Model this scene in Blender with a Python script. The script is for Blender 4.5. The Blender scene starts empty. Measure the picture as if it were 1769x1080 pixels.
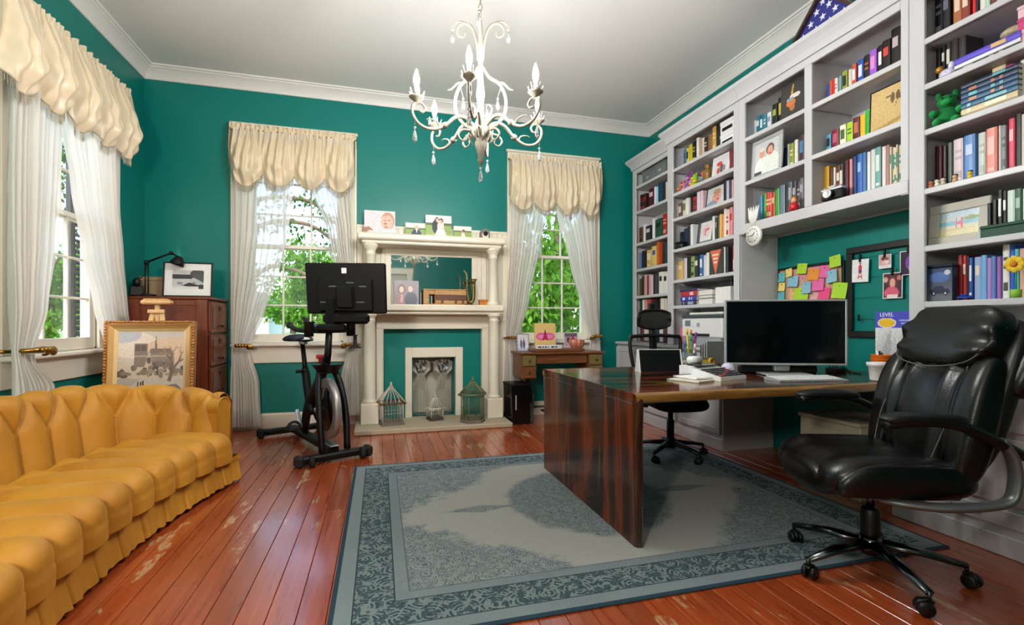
import bpy, bmesh, math, random
from mathutils import Vector, Matrix, Euler
random.seed(11)
PI = math.pi
scene = bpy.context.scene
COL = scene.collection

# ---------------------------------------------------------------- camera
cam_d = bpy.data.cameras.new('camera'); cam = bpy.data.objects.new('camera', cam_d); COL.objects.link(cam)
cam_d.sensor_width = 36.0; cam_d.lens = 830.0 / 1769.0 * 36.0
cam_d.shift_y = 20.0 / 1769.0
cam_d.clip_start = 0.02; cam_d.clip_end = 500
cam.location = (0, 0, 1.10); cam.rotation_euler = (PI / 2, 0, math.radians(-15.4))
scene.camera = cam

# ---------------------------------------------------------------- world, sun, large lights, exposure
world = bpy.data.worlds.new('world'); scene.world = world; world.use_nodes = True
wn = world.node_tree.nodes; wl = world.node_tree.links; wn.clear()
w_out = wn.new('ShaderNodeOutputWorld'); w_bg = wn.new('ShaderNodeBackground'); w_sky = wn.new('ShaderNodeTexSky')
w_sky.sky_type = 'NISHITA'; w_sky.sun_disc = False; w_sky.sun_elevation = math.radians(48); w_sky.sun_rotation = math.radians(195)
w_sky.air_density = 1.0; w_sky.dust_density = 2.2; w_sky.ozone_density = 1.2
w_bg.inputs['Strength'].default_value = 1.1
wl.new(w_sky.outputs[0], w_bg.inputs['Color']); wl.new(w_bg.outputs[0], w_out.inputs['Surface'])

sun_d = bpy.data.lights.new('sun', 'SUN'); sun = bpy.data.objects.new('sun', sun_d); COL.objects.link(sun)
sun_d.energy = 5.0; sun_d.angle = math.radians(1.0); sun_d.color = (1.0, 0.93, 0.82)
sun.rotation_euler = Vector((0.22, 0.75, -0.62)).to_track_quat('-Z', 'Y').to_euler()

def area_light(name, loc, target, sx, sy, power, color):
    d = bpy.data.lights.new(name, 'AREA'); d.shape = 'RECTANGLE'; d.size = sx; d.size_y = sy; d.energy = power; d.color = color
    o = bpy.data.objects.new(name, d); COL.objects.link(o); o.location = loc
    o.rotation_euler = (Vector(target) - Vector(loc)).to_track_quat('-Z', 'Y').to_euler()
    return o
area_light('bounce_fill_light', (-0.6, -0.9, 2.7), (-0.4, -0.4, 3.66), 1.2, 1.2, 40, (0.90, 0.975, 1.0))  # unseen fill added behind the camera, aimed up to brighten via the ceiling
area_light('side_fill_light', (-2.05, -0.5, 2.2), (1.4, 3.2, 1.0), 1.5, 1.5, 14, (1.0, 0.98, 0.95))  # added soft fill from the left, out of view
area_light('flash_light', (-1.15, -0.55, 1.95), (-1.9, 4.6, 0.8), 0.35, 0.35, 84, (1.0, 0.88, 0.74))

vs = scene.view_settings
vs.view_transform = 'Standard'; vs.look = 'None'; vs.exposure = -0.22; vs.gamma = 1.0; vs.use_curve_mapping = False
scene.render.film_transparent = False
try:
    scene.cycles.use_denoising = True
    scene.cycles.max_bounces = 8; scene.cycles.transparent_max_bounces = 16
    scene.cycles.caustics_reflective = False; scene.cycles.caustics_refractive = False
    scene.cycles.sample_clamp_indirect = 6.0
except Exception:
    pass

# ---------------------------------------------------------------- colour and materials
def lin(c):
    if isinstance(c, str):
        c = c.lstrip('#'); c = [int(c[i:i + 2], 16) / 255 for i in (0, 2, 4)]
    return tuple((x / 12.92 if x <= 0.04045 else ((x + 0.055) / 1.055) ** 2.4) for x in c[:3]) + (1.0,)

MATS = {}
def newmat(name):
    m = bpy.data.materials.new(name); m.use_nodes = True
    nt = m.node_tree; b = nt.nodes['Principled BSDF']
    return m, nt, b

def mat(name, col, rough=0.5, metal=0.0, var=0.10, scale=14.0, bump=0.0, bscale=60.0, coat=0.0, sheen=0.0,
        spec=0.5, emit=0.0, col2=None, stretch=(1, 1, 1)):
    if name in MATS: return MATS[name]
    m, nt, b = newmat(name); n = nt.nodes; l = nt.links
    c1 = lin(col)
    c2 = lin(col2) if col2 else tuple(max(0, x * (1 - var)) for x in c1[:3]) + (1,)
    tc = n.new('ShaderNodeTexCoord'); mp = n.new('ShaderNodeMapping'); mp.inputs['Scale'].default_value = stretch
    l.new(tc.outputs['Object'], mp.inputs['Vector'])
    nz = n.new('ShaderNodeTexNoise'); nz.inputs['Scale'].default_value = scale; nz.inputs['Detail'].default_value = 3
    l.new(mp.outputs[0], nz.inputs['Vector'])
    mx = n.new('ShaderNodeMix'); mx.data_type = 'RGBA'
    mx.inputs['A'].default_value = c1; mx.inputs['B'].default_value = c2
    l.new(nz.outputs['Fac'], mx.inputs['Factor'])
    l.new(mx.outputs['Result'], b.inputs['Base Color'])
    b.inputs['Roughness'].default_value = rough; b.inputs['Metallic'].default_value = metal
    b.inputs['Specular IOR Level'].default_value = spec
    b.inputs['Coat Weight'].default_value = coat; b.inputs['Coat Roughness'].default_value = 0.08
    if sheen:
        b.inputs['Sheen Weight'].default_value = sheen; b.inputs['Sheen Roughness'].default_value = 0.35
        b.inputs['Sheen Tint'].default_value = tuple(min(1, x * 1.6 + .1) for x in c1[:3]) + (1,)
    if emit:
        b.inputs['Emission Color'].default_value = c1; b.inputs['Emission Strength'].default_value = emit
    if bump:
        bz = n.new('ShaderNodeTexNoise'); bz.inputs['Scale'].default_value = bscale; bz.inputs['Detail'].default_value = 4
        l.new(mp.outputs[0], bz.inputs['Vector'])
        bp = n.new('ShaderNodeBump'); bp.inputs['Strength'].default_value = bump; bp.inputs['Distance'].default_value = 0.004
        l.new(bz.outputs['Fac'], bp.inputs['Height']); l.new(bp.outputs[0], b.inputs['Normal'])
    MATS[name] = m; return m

def ramp(n, fac_socket, links, stops):
    r = n.new('ShaderNodeValToRGB'); e = r.color_ramp.elements
    while len(e) < len(stops): e.new(0.5)
    for i, (p, c) in enumerate(stops): e[i].position = p; e[i].color = lin(c) if isinstance(c, str) else c
    links.new(fac_socket, r.inputs['Fac']); return r

def wood(name, c1, c2, axis=0, scale=3.0, rough=0.4, coat=0.0, stretch=12.0, c3=None, per_object=False, bump=0.12):
    if name in MATS: return MATS[name]
    m, nt, b = newmat(name); n = nt.nodes; l = nt.links
    tc = n.new('ShaderNodeTexCoord'); mp = n.new('ShaderNodeMapping')
    s = [stretch] * 3; s[axis] = 1.0; mp.inputs['Scale'].default_value = s
    l.new(tc.outputs['Object'], mp.inputs['Vector'])
    if per_object:
        oi = n.new('ShaderNodeObjectInfo'); ad = n.new('ShaderNodeVectorMath'); ad.operation = 'SCALE'; ad.inputs['Scale'].default_value = 37.0
        cb = n.new('ShaderNodeCombineXYZ')
        for k in range(3): l.new(oi.outputs['Random'], cb.inputs[k])
        l.new(cb.outputs[0], ad.inputs[0]); l.new(ad.outputs[0], mp.inputs['Location'])
    nz = n.new('ShaderNodeTexNoise'); nz.inputs['Scale'].default_value = scale; nz.inputs['Detail'].default_value = 6; nz.inputs['Distortion'].default_value = 0.6
    l.new(mp.outputs[0], nz.inputs['Vector'])
    st = [(0.3, c1), (0.7, c2)] if not c3 else [(0.25, c1), (0.55, c2), (0.8, c3)]
    r = ramp(n, nz.outputs['Fac'], l, st)
    l.new(r.outputs[0], b.inputs['Base Color'])
    b.inputs['Roughness'].default_value = rough; b.inputs['Coat Weight'].default_value = coat; b.inputs['Coat Roughness'].default_value = 0.06
    bp = n.new('ShaderNodeBump'); bp.inputs['Strength'].default_value = bump; bp.inputs['Distance'].default_value = 0.002
    l.new(nz.outputs['Fac'], bp.inputs['Height']); l.new(bp.outputs[0], b.inputs['Normal'])
    MATS[name] = m; return m

def print_mat():
    if 'printed_picture' in MATS: return MATS['printed_picture']
    m, nt, b = newmat('printed_picture'); n = nt.nodes; l = nt.links
    a = n.new('ShaderNodeAttribute'); a.attribute_name = 'Col'
    nz = n.new('ShaderNodeTexNoise'); nz.inputs['Scale'].default_value = 90
    mx = n.new('ShaderNodeMix'); mx.data_type = 'RGBA'; mx.blend_type = 'MULTIPLY'; mx.inputs['Factor'].default_value = 0.08
    l.new(a.outputs['Color'], mx.inputs['A']); l.new(nz.outputs['Color'], mx.inputs['B'])
    l.new(mx.outputs['Result'], b.inputs['Base Color']); b.inputs['Roughness'].default_value = 0.35
    MATS['printed_picture'] = m; return m

def glass_mat(name='window_glass', tint=(1, 1, 1), refl=0.07):
    if name in MATS: return MATS[name]
    m = bpy.data.materials.new(name); m.use_nodes = True; nt = m.node_tree; n = nt.nodes; l = nt.links; n.clear()
    o = n.new('ShaderNodeOutputMaterial'); t = n.new('ShaderNodeBsdfTransparent'); g = n.new('ShaderNodeBsdfGlossy'); x = n.new('ShaderNodeMixShader')
    t.inputs[0].default_value = (*tint, 1); g.inputs['Roughness'].default_value = 0.02
    fr = n.new('ShaderNodeFresnel'); geo = n.new('ShaderNodeNewGeometry'); mr = n.new('ShaderNodeMapRange'); ior = 1.0 + refl * 5
    mr.inputs['To Min'].default_value = ior; mr.inputs['To Max'].default_value = 1.0 / ior; l.new(geo.outputs['Backfacing'], mr.inputs['Value']); l.new(mr.outputs[0], fr.inputs['IOR'])
    l.new(fr.outputs[0], x.inputs[0]); l.new(t.outputs[0], x.inputs[1]); l.new(g.outputs[0], x.inputs[2]); l.new(x.outputs[0], o.inputs[0])
    MATS[name] = m; return m

def sheer_mat(name, col, transp, transl=0.5):
    if name in MATS: return MATS[name]
    m = bpy.data.materials.new(name); m.use_nodes = True; nt = m.node_tree; n = nt.nodes; l = nt.links; n.clear()
    o = n.new('ShaderNodeOutputMaterial'); t = n.new('ShaderNodeBsdfTransparent'); d = n.new('ShaderNodeBsdfDiffuse'); tr = n.new('ShaderNodeBsdfTranslucent')
    x1 = n.new('ShaderNodeMixShader'); x2 = n.new('ShaderNodeMixShader')
    nz = n.new('ShaderNodeTexNoise'); nz.inputs['Scale'].default_value = 240
    tc = n.new('ShaderNodeTexCoord'); l.new(tc.outputs['Object'], nz.inputs['Vector'])
    r = ramp(n, nz.outputs['Fac'], l, [(0.3, lin(col)), (0.7, tuple(x * 0.94 for x in lin(col)[:3]) + (1,))])
    l.new(r.outputs[0], d.inputs[0]); l.new(r.outputs[0], tr.inputs[0])
    x1.inputs[0].default_value = transl; l.new(d.outputs[0], x1.inputs[1]); l.new(tr.outputs[0], x1.inputs[2])
    x2.inputs[0].default_value = transp; l.new(x1.outputs[0], x2.inputs[1]); l.new(t.outputs[0], x2.inputs[2])
    l.new(x2.outputs[0], o.inputs[0]); MATS[name] = m; return m

# ---------------------------------------------------------------- mesh builder
def arc(cx, cy, r, a0, a1, n):
    return [(cx + r * math.cos(math.radians(a0 + (a1 - a0) * i / n)), cy + r * math.sin(math.radians(a0 + (a1 - a0) * i / n))) for i in range(n + 1)]

class MB:
    def __init__(s, M=None): s.v = []; s.f = []; s.sm = []; s.M = M
    def add(s, vs, fs, smooth=False):
        o = len(s.v)
        s.v += [tuple(s.M @ Vector(p)) for p in vs] if s.M is not None else [tuple(p) for p in vs]
        s.f += [tuple(i + o for i in f) for f in fs]; s.sm += [smooth] * len(fs); return s
    def box(s, x0, x1, y0, y1, z0, z1, b=0.0, R=None):
        c = Vector(((x0 + x1) / 2, (y0 + y1) / 2, (z0 + z1) / 2)); h = (abs(x1 - x0) / 2, abs(y1 - y0) / 2, abs(z1 - z0) / 2)
        b = min(b, min(h) * 0.9)
        vs, fs = [], []
        if b <= 0:
            vs = [Vector((sx * h[0], sy * h[1], sz * h[2])) for sx in (-1, 1) for sy in (-1, 1) for sz in (-1, 1)]
            fs = [(0, 1, 3, 2), (4, 6, 7, 5), (0, 4, 5, 1), (2, 3, 7, 6), (0, 2, 6, 4), (1, 5, 7, 3)]
        else:
            K = {}
            for sx in (-1, 1):
                for sy in (-1, 1):
                    for sz in (-1, 1):
                        for a in range(3):
                            sg = (sx, sy, sz)
                            K[(sg, a)] = len(vs)
                            vs.append(Vector([sg[k] * (h[k] if k == a else h[k] - b) for k in range(3)]))
            def fix(ids):
                p = [vs[i] for i in ids]; nrm = (p[1] - p[0]).cross(p[2] - p[0]); cc = sum(p, Vector()) / len(p)
                return tuple(ids) if nrm.dot(cc) > 0 else tuple(reversed(ids))
            for a in range(3):
                o1, o2 = [k for k in range(3) if k != a]
                for sg in (-1, 1):
                    ids = []
                    for p, q in ((-1, -1), (1, -1), (1, 1), (-1, 1)):
                        t = [0, 0, 0]; t[a] = sg; t[o1] = p; t[o2] = q; ids.append(K[(tuple(t), a)])
                    fs.append(fix(ids))
            for a in range(3):
                for bb in range(a + 1, 3):
                    c3 = 3 - a - bb
                    for p in (-1, 1):
                        for q in (-1, 1):
                            t0 = [0, 0, 0]; t0[a] = p; t0[bb] = q; t1 = list(t0); t0[c3] = -1; t1[c3] = 1; t0 = tuple(t0); t1 = tuple(t1)
                            fs.append(fix([K[(t0, a)], K[(t1, a)], K[(t1, bb)], K[(t0, bb)]]))
            for sx in (-1, 1):
                for sy in (-1, 1):
                    for sz in (-1, 1):
                        sg = (sx, sy, sz); fs.append(fix([K[(sg, 0)], K[(sg, 1)], K[(sg, 2)]]))
        if R is not None: vs = [R @ v for v in vs]
        return s.add([v + c for v in vs], fs)
    def bar(s, p0, p1, w, h, b=0.0, up=(0, 0, 1)):
        p0 = Vector(p0); p1 = Vector(p1); d = p1 - p0; L = d.length; d.normalize(); u = Vector(up)
        sd = d.cross(u); sd = sd.normalized() if sd.length > 1e-5 else d.cross(Vector((1, 0, 0))).normalized(); u2 = sd.cross(d)
        m = MB().box(-w / 2, w / 2, 0, L, -h / 2, h / 2, b)
        return s.add([p0 + sd * x + d * y + u2 * z for x, y, z in m.v], m.f)
    def tube(s, pts, r, n=8, closed=False, smooth=True, flat=None):
        pts = [Vector(p) for p in pts]; N = len(pts)
        rs = r if isinstance(r, (list, tuple)) else [r] * N
        ts = []
        for i in range(N):
            if closed: a, b = pts[(i - 1) % N], pts[(i + 1) % N]
            else: a, b = pts[max(i - 1, 0)], pts[min(i + 1, N - 1)]
            t = (b - a); ts.append(t.normalized() if t.length > 1e-9 else Vector((0, 0, 1)))
        nrm = ts[0].orthogonal().normalized()
        if flat is not None:
            q = Vector(flat); q = q - ts[0] * q.dot(ts[0]); nrm = q.normalized() if q.length > 1e-6 else nrm
        vs, fs = [], []
        for i in range(N):
            nrm = (nrm - ts[i] * nrm.dot(ts[i])); nrm = nrm.normalized() if nrm.length > 1e-9 else ts[i].orthogonal().normalized()
            bi = ts[i].cross(nrm)
            rr = rs[i] if isinstance(rs[i], (tuple, list)) else (rs[i], rs[i])
            for k in range(n):
                a = 2 * PI * k / n; vs.append(pts[i] + nrm * (math.cos(a) * rr[0]) + bi * (math.sin(a) * rr[1]))
        for i in range(N if closed else N - 1):
            j = (i + 1) % N
            for k in range(n): fs.append((i * n + k, i * n + (k + 1) % n, j * n + (k + 1) % n, j * n + k))
        if not closed: fs.append(tuple(reversed(range(n)))); fs.append(tuple((N - 1) * n + k for k in range(n)))
        return s.add(vs, fs, smooth)
    def cyl(s, p0, p1, r0, r1=None, n=14, smooth=True): return s.tube([p0, p1], [r0, r0 if r1 is None else r1], n, smooth=smooth)
    def lathe(s, prof, n=20, at=(0, 0, 0), R=None, smooth=True):
        vs, fs = [], []; at = Vector(at)
        for r, z in prof:
            for k in range(n):
                a = 2 * PI * k / n; p = Vector((r * math.cos(a), r * math.sin(a), z)); vs.append((R @ p if R is not None else p) + at)
        for i in range(len(prof) - 1):
            for k in range(n): fs.append((i * n + k, i * n + (k + 1) % n, (i + 1) * n + (k + 1) % n, (i + 1) * n + k))
        if prof[0][0] > 1e-6: fs.append(tuple(reversed(range(n))))
        if prof[-1][0] > 1e-6: fs.append(tuple((len(prof) - 1) * n + k for k in range(n)))
        return s.add(vs, fs, smooth)
    def ball(s, c, r, n=14, m=8):
        rr = r if isinstance(r, (tuple, list)) else (r, r, r)
        vs, fs = [], []
        for i in range(m + 1):
            t = PI * i / m
            for k in range(n):
                a = 2 * PI * k / n; vs.append((c[0] + rr[0] * math.sin(t) * math.cos(a), c[1] + rr[1] * math.sin(t) * math.sin(a), c[2] - rr[2] * math.cos(t)))
        for i in range(m):
            for k in range(n): fs.append((i * n + k, i * n + (k + 1) % n, (i + 1) * n + (k + 1) % n, (i + 1) * n + k))
        return s.add(vs, fs, True)
    def prism(s, poly, a0, a1, axis='y', smooth=False):
        def P(u, v, w): return {'y': (u, w, v), 'x': (w, u, v), 'z': (u, v, w)}[axis]
        n = len(poly); vs = [P(u, v, a0) for u, v in poly] + [P(u, v, a1) for u, v in poly]
        fs = [tuple(reversed(range(n))), tuple(range(n, 2 * n))] + [(i, (i + 1) % n, n + (i + 1) % n, n + i) for i in range(n)]
        return s.add(vs, fs, smooth)
    def surf(s, fn, nu, nv, closeu=False, smooth=True):
        vs = [fn(i / nu, j / nv) for j in range(nv + 1) for i in range(nu if closeu else nu + 1)]
        w = nu if closeu else nu + 1
        fs = [(j * w + i, j * w + (i + 1) % w, (j + 1) * w + (i + 1) % w, (j + 1) * w + i) for j in range(nv) for i in range(nu)]
        return s.add(vs, fs, smooth)
    def build(s, name, material, parent=None, loc=None, rot=None):
        me = bpy.data.meshes.new(name); me.from_pydata(s.v, [], s.f); me.polygons.foreach_set('use_smooth', s.sm)
        me.materials.append(material); me.update()
        o = bpy.data.objects.new(name, me); COL.objects.link(o)
        if parent: o.parent = parent
        if loc is not None: o.location = loc
        if rot is not None: o.rotation_euler = rot
        return o

def tag(o, label=None, cat=None, group=None, kind=None):
    if label: o['label'] = label
    if cat: o['category'] = cat
    if group: o['group'] = group
    if kind: o['kind'] = kind
    return o
def thing(name, label, cat, loc=(0, 0, 0), rotz=0.0, group=None, rot=None):
    o = bpy.data.objects.new(name, None); COL.objects.link(o); o.location = loc; o.empty_display_size = 0.1
    o.rotation_euler = rot if rot is not None else (0, 0, rotz); return tag(o, label, cat, group)
def structure(name, label=None, cat=None):
    o = bpy.data.objects.new(name, None); COL.objects.link(o); return tag(o, label, cat, kind='structure')
def share(name, mesh_obj, parent, loc=(0, 0, 0), rot=(0, 0, 0), scale=None):
    o = bpy.data.objects.new(name, mesh_obj.data); COL.objects.link(o); o.parent = parent; o.location = loc; o.rotation_euler = rot
    if scale: o.scale = scale
    return o
def cr(pts, n):            # Catmull-Rom through points
    P = [Vector(p) for p in pts]; out = []
    for i in range(len(P) - 1):
        a = P[max(i - 1, 0)]; b = P[i]; c = P[i + 1]; d = P[min(i + 2, len(P) - 1)]
        for k in range(n):
            t = k / n
            out.append(0.5 * ((2 * b) + (c - a) * t + (2 * a - 5 * b + 4 * c - d) * t * t + (3 * b - a - 3 * c + d) * t ** 3))
    out.append(P[-1]); return out
def lerpkeys(keys, t):     # keys [(t, v...)] -> smooth interpolation
    if t <= keys[0][0]: return keys[0][1:]
    for a, b in zip(keys, keys[1:]):
        if t <= b[0]:
            k = (t - a[0]) / (b[0] - a[0]); k = k * k * (3 - 2 * k) * 0.5 + k * 0.5
            return tuple(p + (q - p) * k for p, q in zip(a[1:], b[1:]))
    return keys[-1][1:]

# a flat print: a grid in the x/z plane (facing -y) whose colours are painted from shapes
def in_shape(sh, u, v):
    k = sh[0]
    if k == 'e': return ((u - sh[1]) / sh[3]) ** 2 + ((v - sh[2]) / sh[4]) ** 2 <= 1
    if k == 'r': return sh[1] <= u <= sh[3] and sh[2] <= v <= sh[4]
    if k == 'p':
        pts = sh[1]; c = False; j = len(pts) - 1
        for i in range(len(pts)):
            if (pts[i][1] > v) != (pts[j][1] > v) and u < (pts[j][0] - pts[i][0]) * (v - pts[i][1]) / (pts[j][1] - pts[i][1]) + pts[i][0]: c = not c
            j = i
        return c
    return False
def hexc(c): return tuple(int(c.lstrip('#')[i:i + 2], 16) / 255 for i in (0, 2, 4))
def picture(name, w, h, bg, shapes, parent=None, nx=40, ny=None, noise=0.03, loc=None, rot=None):
    ny = ny or max(8, int(nx * h / w)); rnd = random.Random(sum(map(ord, name)) + nx)
    b0, b1 = (hexc(bg[0]), hexc(bg[1])) if isinstance(bg, (tuple, list)) else (hexc(bg), hexc(bg))
    m = MB().surf(lambda u, v: ((u - .5) * w, 0, v * h), nx, ny, smooth=False)
    o = m.build(name, print_mat(), parent, loc, rot)
    ca = o.data.color_attributes.new('Col', 'FLOAT_COLOR', 'CORNER'); buf = []
    for j in range(ny):
        for i in range(nx):
            u, v = (i + .5) / nx, (j + .5) / ny
            c = tuple(p + (q - p) * v for p, q in zip(b0, b1))
            for sh in shapes:
                if in_shape(sh, u, v): c = hexc(sh[-1])
            k = 1 + rnd.uniform(-noise, noise) * 2
            lc = lin([min(1, max(0, x * k)) for x in c]); buf += list(lc) * 4
    ca.data.foreach_set('color', buf); return o
# ================================================================ ROOM SHELL
XL, XR, YB, YF, ZC = -2.256, 3.39, 5.57, -1.8, 3.66
TEAL = mat('teal_wall_paint', '#007a72', rough=0.38, var=0.10, scale=1.6, bump=0.10, bscale=180, spec=0.38)
CREAM = mat('cream_gloss_paint', '#e9e1d0', rough=0.38, var=0.05, scale=3, bump=0.05, bscale=90)
WHITE = mat('white_cabinet_paint', '#c2c2c5', rough=0.35, var=0.03, scale=4, bump=0.03, bscale=90)
CROWNM = mat('crown_white_paint', '#dcdad6', rough=0.4, var=0.04, scale=4)
CEIL = mat('ceiling_paint', '#dededb', rough=0.7, var=0.05, scale=1.2, bump=0.08, bscale=120)

def holed_wall(name, along, fixed, t_out, a0, a1, z0, z1, holes, material):
    """a wall slab with rectangular holes: along='x' or 'y'; fixed = room-side plane; t_out = outer plane"""
    A = sorted({a0, a1, *[h[0] for h in holes], *[h[1] for h in holes]}); Z = sorted({z0, z1, *[h[2] for h in holes], *[h[3] for h in holes]})
    def hole(i, j):
        ca, cz = (A[i] + A[i + 1]) / 2, (Z[j] + Z[j + 1]) / 2
        return any(h[0] < ca < h[1] and h[2] < cz < h[3] for h in holes)
    vs, idx, fs = [], {}, []
    def V(i, j, k):
        if (i, j, k) not in idx:
            idx[(i, j, k)] = len(vs); f = fixed if k == 0 else t_out
            vs.append((A[i], f, Z[j]) if along == 'x' else (f, A[i], Z[j]))
        return idx[(i, j, k)]
    na, nz = len(A) - 1, len(Z) - 1
    solid = lambda i, j: 0 <= i < na and 0 <= j < nz and not hole(i, j)
    for i in range(na):
        for j in range(nz):
            if not solid(i, j): continue
            fs.append((V(i, j, 0), V(i + 1, j, 0), V(i + 1, j + 1, 0), V(i, j + 1, 0)))
            fs.append((V(i, j, 1), V(i, j + 1, 1), V(i + 1, j + 1, 1), V(i + 1, j, 1)))
            for di, dj, e in ((-1, 0, ((i, j), (i, j + 1))), (1, 0, ((i + 1, j), (i + 1, j + 1))), (0, -1, ((i, j), (i + 1, j))), (0, 1, ((i, j + 1), (i + 1, j + 1)))):
                if not solid(i + di, j + dj):
                    fs.append((V(*e[0], 0), V(*e[1], 0), V(*e[1], 1), V(*e[0], 1)))
    m = MB(); m.add(vs, fs); return tag(m.build(name, material), kind='structure')

W1Y = (3.79, 4.73); W2X = (-1.339, -0.386); W3X = (1.613, 2.53); WZ = (0.90, 3.03)
FIRE = (0.35, 0.84, 0.05, 0.722)
holed_wall('wall_left', 'y', XL, XL - 0.10, YF - 0.24, YB + 0.24, 0, ZC, [(*W1Y, *WZ)], TEAL)
holed_wall('wall_back', 'x', YB, YB + 0.24, XL, XR, 0, ZC, [(*W2X, *WZ), (*W3X, *WZ), FIRE], TEAL)
holed_wall('wall_right', 'y', XR, XR + 0.24, YF - 0.24, YB + 0.24, 0, ZC, [], TEAL)
holed_wall('wall_front', 'x', YF, YF - 0.24, XL, XR, 0, ZC, [(-0.17, 0.68, 0.0, 2.4)], TEAL)
tag(MB().box(XL - .24, XR + .24, YF - .24, YB + .24, ZC, ZC + 0.2).build('ceiling', CEIL), kind='structure')

# ---- floor: a slab with individual boards on it
flo = tag(MB().box(XL - .24, XR + .24, YF - .24, YB + .24, -0.2, -0.018).build('floor', mat('subfloor', '#3a1c10', 0.9)), kind='structure')
def floor_mat():
    m, nt, b = newmat('red_pine_floorboard'); n = nt.nodes; l = nt.links
    tc = n.new('ShaderNodeTexCoord'); geo = n.new('ShaderNodeNewGeometry'); oi = n.new('ShaderNodeObjectInfo')
    mp = n.new('ShaderNodeMapping'); mp.inputs['Scale'].default_value = (26, 1.4, 1)
    ad = n.new('ShaderNodeVectorMath'); ad.operation = 'ADD'; cb = n.new('ShaderNodeCombineXYZ'); mu = n.new('ShaderNodeMath'); mu.operation = 'MULTIPLY'; mu.inputs[1].default_value = 61.0
    l.new(oi.outputs['Random'], mu.inputs[0]); l.new(mu.outputs[0], cb.inputs[1]); l.new(geo.outputs['Position'], ad.inputs[0]); l.new(cb.outputs[0], ad.inputs[1])
    l.new(ad.outputs[0], mp.inputs['Vector'])
    nz = n.new('ShaderNodeTexNoise'); nz.inputs['Scale'].default_value = 1.6; nz.inputs['Detail'].default_value = 3; nz.inputs['Distortion'].default_value = 0.3
    l.new(mp.outputs[0], nz.inputs['Vector'])
    r = ramp(n, nz.outputs['Fac'], l, [(0.25, '#8f3712'), (0.5, '#a8481d'), (0.75, '#bb5a2a')])
    hs = n.new('ShaderNodeHueSaturation'); ma = n.new('ShaderNodeMapRange'); ma.inputs['To Min'].default_value = 0.80; ma.inputs['To Max'].default_value = 1.12
    l.new(oi.outputs['Random'], ma.inputs['Value']); l.new(ma.outputs[0], hs.inputs['Value']); l.new(r.outputs[0], hs.inputs['Color'])
    # worn bare patches, drawn out along the boards
    mp2 = n.new('ShaderNodeMapping'); mp2.inputs['Scale'].default_value = (5.5, 1.5, 1); l.new(geo.outputs['Position'], mp2.inputs['Vector'])
    n2 = n.new('ShaderNodeTexNoise'); n2.inputs['Scale'].default_value = 1.5; n2.inputs['Detail'].default_value = 7; n2.inputs['Roughness'].default_value = 0.66
    l.new(mp2.outputs[0], n2.inputs['Vector'])
    msk = ramp(n, n2.outputs['Fac'], l, [(0.60, (0, 0, 0, 1)), (0.63, (1, 1, 1, 1))])
    mx = n.new('ShaderNodeMix'); mx.data_type = 'RGBA'; mx.inputs['B'].default_value = lin('#c39a70')
    l.new(msk.outputs[0], mx.inputs['Factor']); l.new(hs.outputs[0], mx.inputs['A']); l.new(mx.outputs['Result'], b.inputs['Base Color'])
    mr = n.new('ShaderNodeMapRange'); mr.inputs['To Min'].default_value = 0.22; mr.inputs['To Max'].default_value = 0.36
    l.new(nz.outputs['Fac'], mr.inputs['Value']); l.new(mr.outputs[0], b.inputs['Roughness'])
    b.inputs['Specular IOR Level'].default_value = 0.8; b.inputs['Coat Weight'].default_value = 0.9; b.inputs['Coat Roughness'].default_value = 0.16
    bp = n.new('ShaderNodeBump'); bp.inputs['Strength'].default_value = 0.04; bp.inputs['Distance'].default_value = 0.0003
    l.new(nz.outputs['Fac'], bp.inputs['Height']); l.new(bp.outputs[0], b.inputs['Normal'])
    return m
FLOORM = floor_mat()
PW = 0.1086
nb = int(round((XR - XL) / PW)); protos = {}
rp = random.Random(3)
for i in range(nb):
    x = XL + PW * (i + .5); cut = rp.choice([0.6, 1.4, 2.3, 3.0, 3.7, 4.4])
    for (ya, yb) in ((YF, cut), (cut, YB)):
        key = round(yb - ya, 3)
        if key not in protos:
            protos[key] = MB().box(-PW / 2 + .0012, PW / 2 - .0012, 0, key - .002, -0.018, 0, 0.0018).build('plank', FLOORM, flo, (x, ya, 0))
        else: share('plank', protos[key], flo, (x, ya, 0))

# ---- crown moulding and baseboards
def crown_profile():      # (into room, down from ceiling)
    return [(0, 0.125), (0.012, 0.125), (0.018, 0.112), (0.022, 0.098), (0.034, 0.075), (0.052, 0.052), (0.072, 0.034), (0.084, 0.028), (0.088, 0.018), (0.104, 0.016), (0.108, 0.0), (0, 0)]
def moulding(name, p0, p1, inward, prof, material, z_top, mitre=1.0):
    p0 = Vector(p0); p1 = Vector(p1); d = (p1 - p0).normalized(); inn = Vector(inward)
    vs = []
    for base, sg in ((p0, 1), (p1, -1)):
        for a, dn in prof: q = base + inn * a + d * (sg * a * mitre); vs.append((q.x, q.y, z_top - dn))
    n = len(prof); fs = [tuple(range(n)), tuple(reversed(range(n, 2 * n)))] + [(i, (i + 1) % n, n + (i + 1) % n, n + i) for i in range(n)]
    m = MB(); m.add(vs, fs); return tag(m.build(name, material), kind='structure')
cp = crown_profile()
moulding('trim_1', (XL, YF, 0), (XL, YB, 0), (1, 0, 0), cp, CROWNM, ZC)
moulding('trim_2', (XL, YB, 0), (XR, YB, 0), (0, -1, 0), cp, CROWNM, ZC)
moulding('trim_3', (XR, YF, 0), (XR, YB, 0), (-1, 0, 0), cp, CROWNM, ZC)
moulding('trim_4', (XL, YF, 0), (XR, YF, 0), (0, 1, 0), cp, CROWNM, ZC)
bp_ = [(0, 0.16), (0.008, 0.16), (0.014, 0.152), (0.018, 0.14), (0.018, 0.0), (0, 0.0)]
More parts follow.
